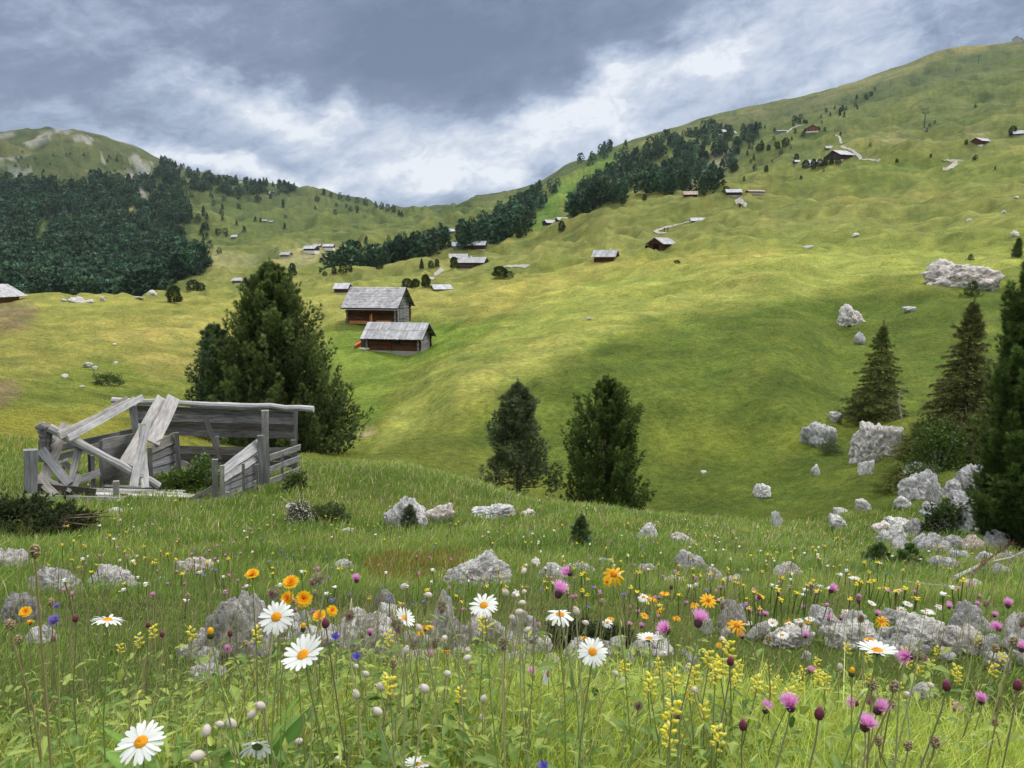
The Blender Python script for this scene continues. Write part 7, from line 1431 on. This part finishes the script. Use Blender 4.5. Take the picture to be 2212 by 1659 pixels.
rts = [(841, 1478, 44), (995, 1502, 34), (1405, 1480, 40), (1456, 1470, 38), (1452, 1535, 50), (1446, 1590, 48), (1545, 1455, 40), (1552, 1592, 44), (1490, 1495, 36), (1635, 1482, 36), (1666, 1494, 30), (1705, 1506, 36), (1782, 1470, 30), (1350, 1440, 30), (1575, 1400, 36), (555, 1372, 30), (840, 1380, 28), (1043, 1348, 32), (1500, 1452, 36), (1520, 1540, 36), (330, 1365, 26), (415, 1370, 26), (1300, 1420, 24), (1560, 1440, 36), (1265, 1560, 26), (745, 1600, 24), (1110, 1555, 26), (1830, 1400, 22), (300, 1385, 26), (1120, 1490, 24), (1640, 1560, 28), (1590, 1470, 34), (1424, 1440, 30), (1380, 1560, 28), (870, 1560, 26), (720, 1425, 22), (260, 1400, 20), (1530, 1420, 34), (1725, 1482, 28), (1950, 1440, 20), (1480, 1610, 34), (2110, 1400, 20)]
for k, i in enumerate(sorted(range(len(rts)), key=lambda i: rts[i][0])):
    x, y, s = rts[i]; s *= 1.2; flower('rattle', x, y, s, f'pale yellow rattle spike, {ORD[k]} of the yellow spikes counted from the left', 'yellow rattle spikes', (RNG.uniform(-.15, .15), RNG.uniform(-.15, .15), 1), (.18, .21, .07))
drs = [(75, 1190, 34, .9), (1910, 1440, 0, 0), (1884, 1478, 30, 0), (1932, 1482, 30, 0), (1926, 1520, 26, 0), (2020, 1602, 32, 0), (1962, 1610, 26, 0), (1898, 1600, 26, 0), (2190, 1385, 24, 0), (2150, 1400, 22, 0), (1300, 1300, 18, 0), (1660, 1380, 22, 0), (405, 1288, 16, 0), (530, 1390, 18, 0), (22, 1348, 26, 0), (110, 1300, 20, 0), (850, 1432, 24, 0), (1015, 1440, 18, 0), (870, 1310, 20, 0), (1995, 1640, 24, 0), (1730, 1350, 14, 0), (1500, 1270, 12, 0), (40, 1380, 22, 0), (2150, 1560, 22, 0), (680, 1280, 16, 0)]
drs = [d_ for d_ in drs if d_[2]]
for k, i in enumerate(sorted(range(len(drs)), key=lambda i: drs[i][0])):
    x, y, s, q = drs[i]; flower('dryhead', x, y, s, f'brown dried seed head, {ORD[k]} of the brown heads counted from the left', 'brown dried seed heads', (RNG.uniform(-.2, .2), 0, 1), (.22, .19, .08), srad=.0014)
for x, y, s, k, lab in [(120, 1341, 38, 'scabious', 'violet-blue scabious at the left edge'), (125, 1310, 20, 'scabious', 'small violet head above the violet-blue scabious'), (1175, 1655, 30, 'bellflower', 'deep blue flower at the bottom edge, centre'), (772, 1420, 26, 'bellflower', 'deep blue rampion before the whitish rubble'), (305, 1380, 16, 'bellflower', 'blue bell right of the violet scabious'), (724, 1378, 24, 'bellflower', 'deep blue bell right of the largest daisy'), (550, 1392, 16, 'bellflower', 'blue bell right of the yellow bud'), (822, 1512, 14, 'bellflower', 'small blue bell under the rattle spike'), (528, 1418, 14, 'bellflower', 'blue bell low before the weathered boulder'), (560, 1430, 13, 'bellflower', 'small blue bell beside the one before the boulder'), (1260, 1408, 12, 'bellflower', 'tiny blue bell left of the forward-facing daisy')]:
    flower(k, x, y, s, lab, 'blue and violet flowers', (RNG.uniform(-.3, .3), -.6, .6))
for i in range(46):
    x, y = RNG.uniform(1250, 2200), RNG.uniform(1430, 1640); flower('rattle', x, y, RNG.uniform(24, 36), 'small pale yellow rattle spike in the dense stand at the lower right', 'dense stand of small rattle spikes', (RNG.uniform(-.2, .2), 0, 1), (.18, .21, .07), leaf=False)
for i in range(26):
    x, y = RNG.uniform(1300, 2200), RNG.uniform(1330, 1500); flower(f'thistle{i % 3}', x, y, RNG.uniform(12, 20), 'small pink thistle in the loose drift at the lower right', 'drift of small pink thistles', None, (.24, .25, .13))
for i in range(22):
    x, y = RNG.uniform(480, 1260), RNG.uniform(1380, 1480); flower(f'thistle{i % 3}', x, y, RNG.uniform(11, 18), 'small pink thistle over the rubble left of centre', 'small pink thistles over the rubble', None, (.24, .25, .13))
# far small flowers: each an object of its own
def tiny(name, hc, cc, rays, rng):
    b = MB(); b.tube([(0, 0, -.02), (.01, 0, .1), (.015, .005, .2)], .0025, 4, col=(.12, .16, .05)); V, F, Cc = col_petals(rays, .001, .011, .010, .1, rng, hc, hc, seg=2, lift=.5); b.add(V + np.array([.015, .005, .2]), F, col=Cc); knobs(b, .003, .003, .202, 4, .003, cc, rng)
    b.c[-1] = b.c[-1]; return b.build(name, M['petal'], None, False, True, False)
rg = np.random.default_rng(17)
TN = [('buttercup', tiny('buttercup', (.80, .62, .03), (.8, .5, .02), 5, rg), 250, 'small yellow buttercup in the grass', 'yellow buttercups sprinkled over the near meadow', 1.5), ('white_flower', tiny('white_flower', (.78, .79, .78), (.7, .6, .1), 8, rg), 130, 'small white flower in the grass', 'white flowers sprinkled over the near meadow', 1.4),
      ('pink_flower', tiny('pink_flower', (.58, .20, .46), (.5, .1, .35), 9, rg), 110, 'small pink flower in the grass', 'pink flowers sprinkled over the near meadow', 1.2), ('harebell', tiny('harebell', (.16, .16, .55), (.2, .2, .5), 5, rg), 90, 'small blue harebell in the grass', 'blue harebells sprinkled over the near meadow', 1.2)]
for nm, me, n, lab, grp, sc_ in TN:
    c = 0
    while c < n:
        a = RNG.uniform(-34, 34); r_ = math.exp(RNG.uniform(math.log(3.2), math.log(17))); x = math.sin(R(a)) * r_; y = math.cos(R(a)) * r_
        if fbm(np.array([x / 2.2]), np.array([y / 2.2]), 2, len(nm) * 3)[0] < -.05: continue
        if any((x - cx) ** 2 + (y - cy) ** 2 < (rd * .95) ** 2 for cx, cy, rd in ROCKFOOT) or not shed_clear(np.array([x]), np.array([y]))[0]: continue
        o = obj_me(nm, me); z = float(H(x, y)); s_ = sc_ * .68 * (1 + r_ / 22) * RNG.uniform(.7, 1.2); o.location = (x, y, z); o.scale = (s_, s_, (.62 + r_ / 26) * RNG.uniform(.6, 1.2)); o.rotation_euler = (RNG.uniform(-.1, .1), RNG.uniform(-.1, .1), RNG.uniform(0, 6)); tag(o, lab, 'flower', grp); c += 1

# ------------------------------------------------------------------ mountain air
zb = float(Z.min()) - 1.0; zt = float(Z.max()) + 40
hz = MB().box(-3700, 3700, -3700, 3700, zb, zt); m, N, L = new_mat('haze_air'); o = N.new('ShaderNodeOutputMaterial'); v = N.new('ShaderNodeVolumePrincipled')
v.inputs['Color'].default_value = (.72, .85, 1.0, 1); v.inputs['Density'].default_value = 0.00003; v.inputs['Anisotropy'].default_value = .2; L.new(v.outputs[0], o.inputs['Volume'])
tag(hz.build('haze', m), 'thin bluish mountain air filling the whole valley', 'haze', kind='stuff')
SC.cycles.volume_bounces = 1
